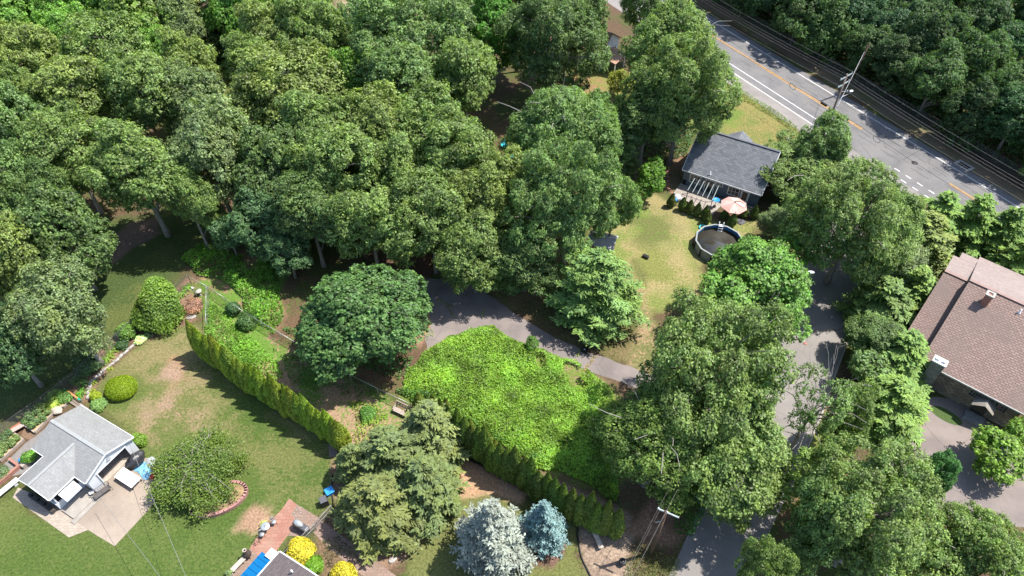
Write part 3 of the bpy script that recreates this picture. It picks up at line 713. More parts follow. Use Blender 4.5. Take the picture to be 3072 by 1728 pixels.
sheet('road_shoulder', [Vector((*rp(S0, o_near), 0)), Vector((*rp(26, o_near), 0)), Vector((*rp(26, o_n2 + .16), 0)), Vector((*rp(S0, o_n2 + .16), 0))], M['asphalt_sh'], .012, 'pale paved shoulder of the highway', amp=.05)
def marks(name, label, mat, runs, z=.016):
    mb = MB()
    for s0, s1, o, wd in runs:
        a, b, c, d = rp(s0, o - wd / 2), rp(s1, o - wd / 2), rp(s1, o + wd / 2), rp(s0, o + wd / 2)
        mb.poly([(*a, z), (*b, z), (*c, z), (*d, z)])
    return tag(mb.build(name, mat), label, None, None, 'structure')
sy_end = roff(z4(470, 652))[0]; sy_re = roff(z4(910, 925))[0]; s_wend = roff(z4(262, 612))[0] + 1
marks('road_edge_line', 'white edge lines of the highway', M['paint_w'], [(S0, S1, o_fw, .17), (S0, s_wend, o_n1, .17), (S0, s_wend + 3, o_n2 + .0, .16)])
marks('road_centre_line', 'double yellow centre line of the highway', M['paint_y'], [(S0, sy_end, -.13, .13), (S0, sy_end, .16, .13), (sy_re, S1, -.13, .13), (sy_re, S1, .16, .13)])
dm = MB()
for a, b in (((650, 855), (823, 966)), ((625, 876), (800, 990))):
    A, B = z4(*a), z4(*b)
    for k in range(4):
        p = A.lerp(B, k / 3); dm.poly([(p.x + RD.x * e + RN.x * n, p.y + RD.y * e + RN.y * n, .016) for e, n in ((-.42, -.09), (.42, -.09), (.42, .09), (-.42, .09))])
tag(dm.build('road_dash_line', M['paint_w']), 'short white dashes where the lane joins the highway', None, None, 'structure')
rng0 = random.Random(5); cm = MB()
for off, s0, s1 in ((o_fw - 1.9, -30, 60), (1.1, -20, 60), (-1.6, -8, 50), (o_fw - .5, 5, 50), (-.5, 10, 45)):
    s = s0
    while s < s1:
        L = rng0.uniform(1, 4); o = off + rng0.uniform(-.15, .15)
        cm.bar((*rp(s, o), .014), (*rp(s + L, o + rng0.uniform(-.1, .1)), .014), .055, .004); s += L + rng0.uniform(.1, 3.5)
tag(cm.build('crack_seal', M['tar']), 'dark cracks along the highway', None, None, 'structure')
# lane, old driveway, stone building's yard
LANE = [V(*p) for p in ((1640, 1560), (1683, 1449), (1708, 1394), (1753, 1289), (1800, 1200), (1850, 1090), (1900, 960), (1945, 850), (1965, 780), (2000, 690), (2060, 580), (2120, 470), (2160, 400), (2190, 365))] + \
       [V(*p) for p in ((2330, 470), (2300, 530), (2240, 600), (2190, 690), (2150, 800), (2132, 860), (2107, 925), (2090, 975), (2068, 1040), (2045, 1095), (2007, 1185), (1985, 1240), (1940, 1330), (1890, 1449), (1840, 1560))]
sheet('lane', LANE, M['asphalt_lane'], .006, 'grey side lane running down beneath the big oaks', amp=.15)
kb = MB()
kp = [V(*p) for p in ((2150, 800), (2132, 860), (2107, 925), (2090, 975), (2068, 1040), (2045, 1095), (2007, 1185), (1985, 1240))]
for a, b in zip(kp[:-1], kp[1:]): kb.bar((a.x, a.y, .06), (b.x, b.y, .06), .18, .12)
tag(kb.build('lane_kerb', M['concrete']), 'worn kerb along the right side of the lane', None, None, 'structure')
DRV = [V(*p) for p in ((1000, 690), (1060, 702), (1085, 699), (1150, 702), (1200, 722), (1240, 748), (1300, 792), (1360, 830), (1420, 858), (1480, 885), (1570, 917), (1680, 960), (1880, 1010), (1860, 1050), (1680, 1010), (1545, 955), (1490, 935), (1430, 912), (1360, 885), (1270, 840), (1200, 835), (1150, 845), (1120, 862), (1075, 880), (1066, 850), (1086, 815), (1076, 775), (1058, 752), (1030, 722))]
sheet('old_driveway', DRV, M['asphalt_old'], .005, 'cracked old driveway between the overgrown lot and the trees', amp=.22, seed=4)
LOT = [V(*p) for p in ((2205, 1130), (2235, 1100), (2290, 1058), (2330, 1000), (2400, 1000), (2560, 1110), (2640, 1180), (2640, 1340), (2576, 1325), (2530, 1318), (2500, 1345), (2380, 1300), (2260, 1200))]
sheet('yard_pavement', LOT, M['asphalt_lot'], .005, 'worn asphalt yard in front of the stone building', amp=.25, seed=8)
gl = V(2380, 1045)
sheet('grass_island', [gl + Vector((1.5 * math.cos(t) * math.cos(-.7) - .75 * math.sin(t) * math.sin(-.7), 1.5 * math.cos(t) * math.sin(-.7) + .75 * math.sin(t) * math.cos(-.7), 0)) for t in np.linspace(0, 2 * math.pi, 16)[:-1]], plain('island_grass', (.05, .085, .02), .95, var=.4, scale=8), .012, 'small oval of grass beside the stone wall', amp=.1)
# patio, pavers, brick terrace
PAT = [zG(*p) for p in ((1085, 1447), (1460, 1040), (1560, 700), (1400, 610), (1250, 640), (1200, 520), (860, 820), (570, 1110), (715, 1205), (835, 1292))]
sheet('concrete_patio', PAT, asphalt('patio_concrete', (.285, .232, .185), (.25, .205, .167), .25, .12, .5), .02, 'cracked tan concrete patio before the garage', amp=.03)
sheet('paver_path', [zG(*p) for p in ((120, 985), (652, 1362), (835, 1290), (715, 1205), (590, 1110), (440, 1010), (170, 890))], M['paver'], .014, 'tan paver path around the porch', amp=.03)
sheet('brick_terrace', [zQ(*p) for p in ((980, 355), (1085, 440), (1000, 590), (1110, 680), (940, 900), (790, 1110), (620, 1230), (420, 1060), (520, 905), (700, 690), (880, 500))], M['brick_paver'], .02, 'red brick terrace beside the bottom house', amp=.02)
sheet('brick_terrace_old', [zQ(*p) for p in ((1085, 440), (1395, 625), (1300, 800), (1180, 900), (960, 880), (1110, 680), (1000, 590))], M['brick_old'], .016, 'weathered brown part of the brick terrace', amp=.03)
sheet('brick_walk', [zQ(*p) for p in ((430, 1055), (620, 1230), (420, 1449), (160, 1449), (300, 1210))], M['brick_old'], .012, 'brick paving beneath the blue awning', amp=.03)
sheet('brick_path', [V(*p) for p in ((800, 1305), (870, 1355), (960, 1420), (1010, 1460), (960, 1475), (900, 1440), (830, 1380), (790, 1340))], M['brick_old'], .008, 'shaded brick path beneath the hemlocks', amp=.1)

# ------------------------------------------------------------------ buildings
def wallp(mb, pts, axis, at, th=.12, mi=0):
    """vertical wall: outline pts = (along, z), thickness th; axis 'x' = wall lies at x=at running along y"""
    n = len(pts)
    f = (lambda a, z, t: (at + t, a, z)) if axis == 'x' else (lambda a, z, t: (a, at + t, z))
    A = [f(a, z, 0) for a, z in pts]; B = [f(a, z, th) for a, z in pts]
    mb.add(A + B, [list(range(n)), list(range(2 * n - 1, n - 1, -1))] + [[i, i + n, (i + 1) % n + n, (i + 1) % n] for i in range(n)], mi)
def window(root, x0, x1, z0, z1, face, at, out, mull=2, name='window', frame='white', glass='glass', rows=1):
    """framed window on a wall; face 'x' or 'y'; out = outward sign"""
    fr = MB(); w_ = .09
    def b(a0, a1, c0, c1, d, mb=fr, off=.03):
        if face == 'y': mb.box(((a0 + a1) / 2, at + out * off, (c0 + c1) / 2), (a1 - a0, d, c1 - c0))
        else: mb.box((at + out * off, (a0 + a1) / 2, (c0 + c1) / 2), (d, a1 - a0, c1 - c0))
    b(x0 - w_, x0, z0 - w_, z1 + w_, .08); b(x1, x1 + w_, z0 - w_, z1 + w_, .08); b(x0, x1, z1, z1 + w_, .08); b(x0, x1, z0 - w_, z0, .08)
    for k in range(1, mull): c = x0 + (x1 - x0) * k / mull; b(c - .025, c + .025, z0, z1, .06)
    for k in range(1, rows): c = z0 + (z1 - z0) * k / rows; b(x0, x1, c - .015, c + .015, .05)
    wn = fr.build(name, M[frame], root)
    gl_ = MB(); b(x0, x1, z0, z1, .02, gl_, .012); gl_.build('pane', M[glass], wn)
    return wn
# --- white garage with a screened porch wing
G = thing('garage', 'white sided garage with pale grey shingle roof, open front and a screened porch wing', 'garage', (-35.47, 30.53, 0), rad(151.2))
mb = MB()
wallp(mb, [(1.5, 0), (2.4, 0), (2.4, 2.22), (1.5, 2.6)], 'x', .18); wallp(mb, [(-2.4, 0), (-1.65, 0), (-1.65, 2.55), (-2.4, 2.22)], 'x', .18)
wallp(mb, [(-1.65, 1.92), (1.5, 1.92), (1.5, 2.6), (0, 3.18), (-1.65, 2.55)], 'x', .18)
wallp(mb, [(-2.4, 0), (2.4, 0), (2.4, 2.22), (0, 3.18), (-2.4, 2.22)], 'x', 6.75)
wallp(mb, [(.3, 0), (6.75, 0), (6.75, 2.22), (.3, 2.22)], 'y', -2.4); wallp(mb, [(.3, 0), (1.5, 0), (1.5, 2.22), (.3, 2.22)], 'y', 2.28); wallp(mb, [(5.2, 0), (6.75, 0), (6.75, 2.22), (5.2, 2.22)], 'y', 2.28)
mb.build('wall', M['white_siding'], G)
mb = MB(); wallp(mb, [(2.42, 0), (4.85, 0), (4.85, .95), (2.42, .95)], 'x', 1.55); wallp(mb, [(1.55, 0), (5.15, 0), (5.15, 1.0), (1.55, 1.0)], 'y', 4.85)
wallp(mb, [(1.55, 2.05), (5.15, 2.05), (5.15, 2.25), (3.37, 2.98), (1.55, 2.25)], 'y', 4.85); wallp(mb, [(2.42, 0), (4.85, 0), (4.85, 2.2), (2.42, 2.2)], 'x', 5.05)
for x, y in ((1.62, 4.78), (1.62, 3.6), (1.62, 2.5), (2.9, 4.9), (4.0, 4.9), (5.1, 4.9)): mb.box((x, y, 1.55), (.12, .12, 1.3))
mb.build('porch_wall', M['white_siding'], G)
mb = MB(); mb.box((3.5, 0, .03), (6.4, 4.5, .05)); mb.box((3.35, 3.6, .12), (3.4, 2.3, .06)); mb.build('floor', M['concrete_in'], G)
for c_, d_ in (((5.9, -1.5, .45), (1.2, .7, .9)), ((6.2, .6, .6), (.7, 1.4, 1.2)), ((2.2, -2.05, .4), (1.6, .5, .8)), ((3.9, 1.9, .35), (1.4, .6, .7)), ((4.3, 3.4, .45), (.8, 1.4, .7)), ((2.4, 4.4, .5), (.9, .5, .6))):
    mb = MB(); mb.box(c_, d_); mb.build('stored_box', M['dark_in'], G, bevel=.03)
mb = MB(); W2_, L_ = 2.57, 7.05
mb.slab([(0, 0, 3.3), (L_, 0, 3.3), (L_, W2_, 2.3), (0, W2_, 2.3)][::1], .07); mb.slab([(0, -W2_, 2.3), (L_, -W2_, 2.3), (L_, 0, 3.3), (0, 0, 3.3)], .07)
mb.slab([(1.38, .45, 2.32), (3.37, .45, 3.12), (3.37, 5.1, 3.12), (1.38, 5.1, 2.32)], .07); mb.slab([(3.37, .45, 3.12), (5.36, .45, 2.32), (5.36, 5.1, 2.32), (3.37, 5.1, 3.12)], .07)
rf = mb.build('roof', M['garage_roof'], G)
mb = MB(); mb.bar((0, 0, 3.318), (L_, 0, 3.318), .3, .03); mb.bar((3.37, .55, 3.135), (3.37, 5.1, 3.135), .28, .03); mb.build('ridge_caps', plain('pale_ridge', (.27, .28, .28), .9, var=.1), rf)
mb = MB()
for a, b in (((-.03, 0, 3.22), (-.03, W2_, 2.22)), ((-.03, 0, 3.22), (-.03, -W2_, 2.22)), ((0, W2_ + .04, 2.24), (1.36, W2_ + .04, 2.24)), ((5.4, W2_ + .04, 2.24), (L_, W2_ + .04, 2.24)), ((0, -W2_ - .04, 2.24), (L_, -W2_ - .04, 2.24)), ((1.34, 2.62, 2.25), (1.34, 5.1, 2.25)), ((5.4, 2.62, 2.25), (5.4, 5.1, 2.25)), ((1.38, 5.13, 2.25), (3.37, 5.13, 3.05)), ((3.37, 5.13, 3.05), (5.36, 5.13, 2.25))): mb.bar(a, b, .05, .13)
mb.box((.1, 1.45, .96), (.05, .1, 1.92)); mb.box((.1, -1.6, .96), (.05, .1, 1.92)); mb.box((.1, -.08, 1.97), (.05, 3.2, .1))
mb.build('trim', M['white'], G)
hp = MB(); hp.box((.98, 3.6, 1.72), (1.05, 1.5, .05), 0, 0, ('Y', -.32)); hp.build('hatch_flap', M['whitetop'], G)
fb = MB(); fb.box((3.4, 5.35, .22), (3.2, .42, .34)); fb.build('flower_box', M['dark_in'], G)
for k in range(4):
    q = MB(); q.lathe([(.10, 0), (.16, .3), (.17, .32), (.12, .31)], (2.1 + k * .85, 5.35, .4), 12); q.build('flower_pot', M['black'], G)
st = MB(); st.box((.6, 3.75, .09), (1.6, 2.5, .18)); st.box((-.35, 3.7, .05), (.5, 3.2, .10)); st.build('porch_step', M['concrete'], G)
lt = MB(); lt.box((.08, .0, 2.45), (.12, .22, .12)); lt.lathe([(.05, -.1), (.07, 0)], (.0, .12, 2.45), 8); lt.lathe([(.05, -.1), (.07, 0)], (.0, -.12, 2.45), 8); lt.build('floodlight', M['galv'], G)

# --- slate roofed house by the highway
Bx = zB(275, 465, 2.65)
BH = thing('house', 'slate blue sided house with dark grey shingle roof and a deck', 'house', (Bx.x, Bx.y, 0), rad(-30))
Lb, Dr, Er, Rr = 10.2, 4.87, 2.65, 6.0
mb = MB(); wallp(mb, [(.2, 0), (Lb - .25, 0), (Lb - .25, 2.5), (.2, 2.5)], 'y', .35); wallp(mb, [(.2, 0), (Lb - .25, 0), (Lb - .25, 2.5), (.2, 2.5)], 'y', 9.3)
for xx in (.2, Lb - .37): wallp(mb, [(.47, 0), (9.3, 0), (9.3, 2.75), (Dr, 5.85), (.47, 2.75)], 'x', xx)
mb.build('wall', M['blue_siding'], BH)
mb = MB(); mb.slab([(0, 0, Er), (Lb, 0, Er), (Lb, Dr, Rr), (0, Dr, Rr)], .1); mb.slab([(0, Dr, Rr), (Lb, Dr, Rr), (Lb, 2 * Dr, Er), (0, 2 * Dr, Er)], .1)
gx = local(BH, zB(840, 115, 4.1)); gx0 = gx.x
mb.slab([(gx0 - 1.6, Dr + 1.5, 3.1), (gx0, Dr + 1.5, 4.15), (gx0, gx.y + .3, 4.15), (gx0 - 1.6, gx.y + .3, 3.1)][::-1], .08); mb.slab([(gx0, Dr + 1.5, 4.15), (gx0 + 1.6, Dr + 1.5, 3.1), (gx0 + 1.6, gx.y + .3, 3.1), (gx0, gx.y + .3, 4.15)][::-1], .08)
rf = mb.build('roof', M['blue_roof'], BH)
mb = MB(); mb.bar((0, Dr, Rr + .02), (Lb, Dr, Rr + .02), .3, .04); mb.build('ridge_caps', plain('slate_ridge', (.10, .105, .12), .9), rf)
pv_ = local(BH, zB(552, 455, 3.9)); pvz = Er + pv_.y / Dr * (Rr - Er)
mb = MB(); mb.lathe([(.18, -.06), (.1, .06), (.06, .1), (.06, .42)], (pv_.x, pv_.y, pvz), 10); mb.build('vent_pipe', M['white'], rf)
mb = MB(); mb.bar((-.02, -.03, Er - .1), (Lb, -.03, Er - .1), .06, .14)
for s in (-.03, Lb + .03): mb.bar((s, 0, Er - .09), (s, Dr, Rr - .09), .06, .16)
mb.build('trim', M['white'], BH)
window(BH, 1.15, 2.45, 1.05, 2.15, 'y', .35, -1, 3); window(BH, 4.55, 5.3, 1.75, 2.15, 'y', .35, -1, 2); window(BH, 6.15, 7.45, 1.05, 2.15, 'y', .35, -1, 3, rows=2)
d1 = MB(); d1.box((8.25, .30, 1.2), (1.1, .08, 2.1)); dr_ = d1.build('door', M['white'], BH); q = MB(); q.box((8.25, .25, 1.5), (.62, .03, 1.2)); q.build('pane', M['glass'], dr_)
d1 = MB(); d1.box((3.75, .30, 1.2), (1.3, .08, 2.05)); dr_ = d1.build('door', M['white'], BH); q = MB(); q.box((3.75, .25, 1.2), (1.05, .03, 1.8)); q.build('pane', M['glass'], dr_)
# deck, pergola, parasol, steps
DK = [zB(188, 702), zB(256, 608), zB(560, 730), zB(690, 770), zB(610, 850), zB(548, 918), zB(430, 850), zB(300, 770)]
mb = MB(); mb.slab([(p.x, p.y, .24) for p in DK][::-1], .24); tag(mb.build('deck', M['deck']), 'weathered grey board deck behind the slate roofed house', 'deck')
P0 = [zB(385, 565, 2.35), zB(610, 640, 2.35), zB(560, 752, 2.3), zB(330, 658, 2.3)]
pg = thing('pergola', 'bare pergola frame of silver bars on black posts over the deck', 'pergola', (P0[3].x, P0[3].y, 0)); o_ = pg.location.copy()
for p in P0: q = MB(); q.tube([(p.x - o_.x, p.y - o_.y, .24), Vector(p) - o_], .045, 6); q.build('post', M['black'], pg)
for a, b in ((P0[0], P0[1]), (P0[3], P0[2])): q = MB(); q.bar(Vector(a) - o_, Vector(b) - o_, .06, .09); q.build('beam', M['dark_iron'], pg)
for k in range(6):
    t_ = k / 5; a = P0[0].lerp(P0[1], t_) - o_; b = P0[3].lerp(P0[2], t_) - o_; e = (b - a) * .12; q = MB(); q.bar(a - e + Vector((0, 0, .07)), b + e + Vector((0, 0, .07)), .06, .05); q.build('rafter', M['arm'], pg)
pc = zB(765, 792, 2.35); pb = zB(825, 962, 0)
um = thing('parasol', 'large faded pink parasol with pale panels beside the deck', 'parasol', (pb.x, pb.y, 0)); o_ = um.location.copy(); c_ = Vector((pc.x - o_.x, pc.y - o_.y, 0))
q = MB()
for k in range(8):
    a0, a1 = 2 * math.pi * k / 8 + .2, 2 * math.pi * (k + 1) / 8 + .2
    for j in range(3):
        r0_, r1_ = (.12, .62, 1.15)[j], (.62, 1.15, 1.62)[j]; z0_, z1_ = (2.62, 2.5, 2.33)[j], (2.5, 2.33, 2.12)[j]
        q.slab([c_ + Vector((r1_ * math.cos(a0), r1_ * math.sin(a0), z1_)), c_ + Vector((r1_ * math.cos(a1), r1_ * math.sin(a1), z1_)), c_ + Vector((r0_ * math.cos(a1), r0_ * math.sin(a1), z0_)), c_ + Vector((r0_ * math.cos(a0), r0_ * math.sin(a0), z0_))], .015, k % 2)
q.build('canopy', [M['pink_canvas'], M['pink_pale']], um)
q = MB(); q.tube([(0, 0, 0), (0, 0, 2.75), c_ * .55 + Vector((0, 0, 2.95)), c_ + Vector((0, 0, 2.72))], .04, 6); q.build('pole', M['dark_iron'], um)
q = MB(); q.box((0, 0, .05), (.95, .95, .1), .6); q.build('base', M['grey_cover'], um)
sp_ = zB(895, 860, 0); stp = thing('steps', 'small grey wooden steps at the house door', 'steps', (sp_.x, sp_.y, 0), rad(-30))
for k in range(3): q = MB(); q.box((0, .35 - .32 * k, .42 - .15 * k), (1.1, .32, .06)); q.build('tread', M['deck'], stp)
for s in (-.5, .5): q = MB(); q.bar((s, .5, .42), (s, -.5, .05), .06, .16); q.build('stringer', M['deck'], stp)
bp = zB(595, 756, 1.35); bb = zB(568, 850, .24)
bd = thing('bird_bath', 'bright blue dish on a thin stand at the corner of the deck', 'bird bath', (bp.x, bp.y, 0))
q = MB(); q.lathe([(.05, 1.25), (.36, 1.33), (.43, 1.40), (.40, 1.40), (.3, 1.36), (.02, 1.33)], (0, 0, 0), 20, cap=False); q.build('dish', M['blue_plastic'], bd); q = MB(); q.tube([(0, 0, .24), (0, 0, 1.28)], .03, 6); q.lathe([(.2, .24), (.2, .42), (.08, .46)], (0, 0, 0), 10); q.build('stand', M['black'], bd)
bg_ = zB(222, 742, .24); wb = thing('bag', 'crumpled white bag and blue ball at the end of the deck', 'bag', (bg_.x, bg_.y, .0))
q = MB(); rngb = random.Random(3)
q.lathe([(.35, .0), (.55, .2), (.5, .45), (.3, .66), (.06, .72)], (.1, .1, .0), 12); q.v = [(x + rngb.uniform(-.07, .07), y + rngb.uniform(-.07, .07), max(0, z + rngb.uniform(-.05, .05))) for x, y, z in q.v]; q.build('sack', M['white'], wb)
q = MB(); q.lathe([(.02, .0), (.2, .08), (.28, .26), (.2, .46), (.02, .54)], (-.25, -.35, 0), 12); q.build('ball', M['blue_plastic'], wb)
bn = zB(290, 600, .24); bi = thing('bin', 'black bin against the house wall at the deck end', 'bin', (bn.x, bn.y, .24)); q = MB(); q.lathe([(.2, 0), (.25, .6), (.27, .62)], (0, 0, 0), 12); q.build('body', M['black'], bi); q = MB(); q.lathe([(.28, .62), (.2, .7)], (0, 0, 0), 12); q.build('lid', M['black'], bi)
fl = MB(); rr2 = random.Random(4)
bpts = [zB(150, 465), zB(135, 560), zB(130, 640), zB(170, 690)]
for p in along(bpts, 14):
    fl.box((p.x + rr2.uniform(-.15, .15), p.y + rr2.uniform(-.15, .15), .03), (.38, .22, .06), rr2.uniform(0, 3))
tag(fl.build('brick_edging', M['brick_red']), 'loose red bricks edging the bed beside the house', 'brick edging')

# --- above-ground pool
PC = Vector((24.37, 59.58, 0)); PL = thing('swimming_pool', 'round above ground pool with dark water and a white ladder', 'swimming pool', PC); n_ = 24
q = MB(); q.lathe([(2.78, 0), (2.78, 1.22)], (0, 0, 0), n_, 0, False); q.build('wall', M['pool_wall'], PL)
q = MB(); q.lathe([(2.70, 1.22), (2.70, .2)], (0, 0, 0), n_, 0, False); q.build('liner', M['pool_liner'], PL)
q = MB(); q.lathe([(2.69, .76), (2.69, .3)], (0, 0, 0), n_, 0, False); q.build('algae_band', M['algae'], PL)
q = MB(); q.lathe([(2.86, 1.20), (2.86, 1.26), (2.68, 1.26), (2.68, 1.20)], (0, 0, 0), 12, 0, False)
q.sm = [False] * len(q.sm); q.build('rim', plain('pale_pool_rim', (.24, .26, .26), .5, var=.05), PL)
mw, ntw, bw = new_mat('murky_water'); fw = maprange(ntw, noise(ntw, .5, 4), .35, .65); ntw.links.new(mixc(ntw, fw, (.04, .036, .028), (.07, .066, .055)), bw.inputs['Base Color']); bw.inputs['Roughness'].default_value = .06; bw.inputs['Specular IOR Level'].default_value = .9
q = MB(); q.lathe([(2.695, .3), (2.695, .62)], (0, 0, 0), 48); q.build('water', mw, PL)
for k in range(12):
    a = 2 * math.pi * k / 12; q = MB(); q.box((2.84 * math.cos(a), 2.84 * math.sin(a), .6), (.1, .16, 1.2), a); q.build('upright', M['black'], PL)
la = ang(PC, zB(640, 1000, 1.25)); ld = Vector((math.cos(la), math.sin(la), 0)); lt_ = Vector((-ld.y, ld.x, 0))
q = MB()
for s in (-.25, .25):
    q.tube([ld * 3.35 + lt_ * s, ld * 2.95 + lt_ * s + Vector((0, 0, 1.5)), ld * 2.78 + lt_ * s + Vector((0, 0, 1.72)), ld * 2.6 + lt_ * s + Vector((0, 0, 1.5)), ld * 2.2 + lt_ * s + Vector((0, 0, .3))], .035, 6)
for z_ in (.35, .7, 1.05): q.box(ld * (3.3 - z_ * .27) + Vector((0, 0, z_)), (.14, .5, .04), la)
for z_ in (.65, .95, 1.25): q.box(ld * (2.12 + z_ * .33) + Vector((0, 0, z_)), (.16, .52, .05), la)
q.build('ladder', M['white'], PL)
pp_ = zB(385, 1180, 0); pu = thing('pool_pump', 'black pool pump and hose beside the pool wall', 'pump', (pp_.x, pp_.y, 0)); q = MB(); q.lathe([(.24, 0), (.26, .5), (.2, .62), (.05, .7)], (0, 0, 0), 12); q.build('filter_tank', M['black'], pu); q = MB(); q.box((.1, .55, .15), (.28, .5, .3)); q.tube([(.1, .5, .25), (.5, .2, .2), (.8, -.1, .6)], .04, 6); q.build('motor', M['grey_cover'], pu)
tf = zB(470, 1003, .3); q = MB(); q.lathe([(.42, 0), (.5, .08), (.42, .17), (.32, .08), (.42, 0)], (0, 0, 0), 16, cap=False); o = q.build('pool_ring', M['turquoise']); o.location = (tf.x, tf.y, .02); tag(o, 'turquoise swim ring lying against the pool', 'swim ring')
kb_ = V(1624, 648); kt = thing('tool_box', 'small black box lying on the pool lawn', 'box', (kb_.x, kb_.y, 0), -.6); q = MB(); q.box((0, 0, .17), (.75, .4, .34)); q.build('body', M['black'], kt, bevel=.04); q = MB(); q.tube([(-.2, 0, .34), (-.15, 0, .44), (.15, 0, .44), (.2, 0, .34)], .02, 5); q.build('handle', M['black'], kt)

# --- stone building with brown roof
SC = thing('stone_building', 'stone walled building with a broad brown shingle roof and two chimneys', 'building', (39.65, 40.7, 0), rad(-40.5))
Ls, Ry, Rz, Ez, By = 9.5, 9.4, 7.0, 3.2, 18.7
mb = MB(); wallp(mb, [(.3, 0), (Ls - .3, 0), (Ls - .3, 3.2), (.3, 3.2)], 'y', .4, .3); wallp(mb, [(.7, 0), (By - .4, 0), (By - .4, 3.25), (Ry, 6.85), (.7, 3.35)], 'x', .3, .3); wallp(mb, [(.7, 0), (By - .4, 0), (By - .4, 3.25), (Ry, 6.85), (.7, 3.35)], 'x', Ls - .6, .3)
wallp(mb, [(-2.0, 0), (.3, 0), (.3, 3.0), (-2.0, 3.0)], 'y', 2.1, .3); wallp(mb, [(2.4, 0), (15, 0), (15, 4.2), (10.2, 5.95), (2.4, 3.0)], 'x', -2.05, .3)
mb.build('wall', M['stone'], SC)
mb = MB(); mb.slab([(0, 0, Ez), (Ls, 0, Ez), (Ls, Ry, Rz), (0, Ry, Rz)], .16)
mb.slab([(-2.3, 1.7, 2.95), (.25, 1.7, 2.95), (.25, 10.2, 6.15), (-2.3, 10.2, 6.15)], .14); rf = mb.build('roof', M['brown_roof'], SC)
mb = MB(); mb.slab([(0, Ry + .02, Rz), (Ls, Ry + .02, Rz), (Ls, By, 3.2), (0, By, 3.2)], .16); mb.slab([(-2.3, 10.22, 6.15), (.25, 10.22, 6.15), (.25, 15.3, 4.5), (-2.3, 15.3, 4.5)], .14); mb.slab([(-1.7, 15.4, 4.3), (2.5, 15.4, 4.3), (2.5, 17.2, 3.9), (-1.7, 17.2, 3.9)], .14)
mb.build('rear_roof', M['pale_brown_roof'], SC)
mb = MB(); mb.bar((0, Ry, Rz + .03), (Ls, Ry, Rz + .03), .4, .05); mb.bar((-2.3, 10.2, 6.19), (.0, 10.2, 6.19), .4, .05); mb.build('ridge_caps', M['ridge'], rf)
mb = MB(); mb.bar((0, -.05, Ez - .1), (Ls, -.05, Ez - .1), .12, .16); mb.build('gutter', plain('pale_gutter', (.33, .33, .31), .6), SC)
c1 = local(SC, zS(600, 470, 6.1)); rzc = Ez + c1.y / Ry * (Rz - Ez)
mb = MB(); mb.box((c1.x, c1.y, rzc + .5), (.62, .62, 1.5)); ch = mb.build('chimney', M['brick_red'], rf); mb = MB()
for dx_, dy_, sx_, sy_ in ((0, .3, .8, .2), (0, -.3, .8, .2), (.3, 0, .2, .4), (-.3, 0, .2, .4)): mb.box((c1.x + dx_, c1.y + dy_, rzc + 1.3), (sx_, sy_, .12))
mb.build('chimney_cap', M['stonew'], ch)
c2 = local(SC, zS(297, 872, 4.3)); mb = MB(); mb.box((c2.x, c2.y, 2.05), (1.15, .8, 4.1)); ch = mb.build('chimney', M['stack'], SC); mb = MB(); mb.box((c2.x, c2.y, 4.17), (1.25, .9, .14)); 
mb.box((c2.x - .3, c2.y, 4.33), (.34, .34, .2)); mb.box((c2.x + .3, c2.y, 4.33), (.34, .34, .2)); mb.build('chimney_cap', M['white'], ch)
v1 = local(SC, zS(822, 575, 5.6)); rv = Ez + v1.y / Ry * (Rz - Ez); mb = MB(); mb.lathe([(.2, -.05), (.12, .06), (.08, .1), (.08, .5)], (v1.x, v1.y, rv), 10); mb.build('vent_pipe', M['white'], rf)
for x0, x1 in ((4.95, 5.85), (6.05, 6.95), (7.15, 8.15)): window(SC, x0, x1, 1.75, 2.75, 'y', .4, -1, 4, frame='stack', rows=3)
hd = MB(); hx, hz = 6.45, 2.05
hd.slab([(hx - .95, -.95, hz), (hx, -.95, hz + .62), (hx, .4, hz + .62), (hx - .95, .4, hz)], .07); hd.slab([(hx, -.95, hz + .62), (hx + .95, -.95, hz), (hx + .95, .4, hz), (hx, .4, hz + .62)], .07)
hd.build('door_hood', planky('hood_shingles', (.20, .18, .15), (.26, .235, .20), .2), SC)
mb = MB(); mb.box((hx, .36, 1.0), (1.2, .06, 2.0)); mb.build('door', M['dark_in'], SC); mb = MB(); mb.box((hx, -.55, .12), (1.7, 1.2, .24)); mb.build('step', plain('stone_step', (.2, .2, .2), .9), SC)

# --- house cut by the bottom edge
A0 = zQ(842, 1108, 2.75); B0 = zQ(545, 1446, 2.75); ea = ang(A0, B0)
HB_ = thing('house', 'dark brown roofed house with a blue metal awning, cut by the bottom edge', 'house', (A0.x, A0.y, 0), ea)      # x runs down the eave
zr = .30
mb = MB(); mb.slab([(0, 0, 2.75), (9, 0, 2.75), (9, 4.2, 2.75 + 4.2 * zr), (0, 4.2, 2.75 + 4.2 * zr)], .12); mb.slab([(0, 4.2, 2.75 + 4.2 * zr), (9, 4.2, 2.75 + 4.2 * zr), (9, 8.4, 2.75), (0, 8.4, 2.75)], .12); rf = mb.build('roof', M['dark_roof'], HB_)
mb = MB(); wallp(mb, [(.4, 0), (8.6, 0), (8.6, 2.7), (.4, 2.7)], 'y', .4); wallp(mb, [(.5, 0), (7.9, 0), (7.9, 2.75), (4.2, 3.85), (.5, 2.75)], 'x', .4); wallp(mb, [(.4, 0), (8.6, 0), (8.6, 2.7), (.4, 2.7)], 'y', 7.9); mb.build('wall', M['white_siding'], HB_)
mb = MB(); mb.bar((0, -.05, 2.66), (9, -.05, 2.66), .14, .16); mb.bar((-.04, 0, 2.68), (-.04, 4.2, 2.68 + 4.2 * zr), .1, .16); mb.bar((-.04, 8.4, 2.68), (-.04, 4.2, 2.68 + 4.2 * zr), .1, .16); mb.box((.45, -.5, 2.5), (.75, .8, .05)); mb.build('gutter', M['white'], HB_)
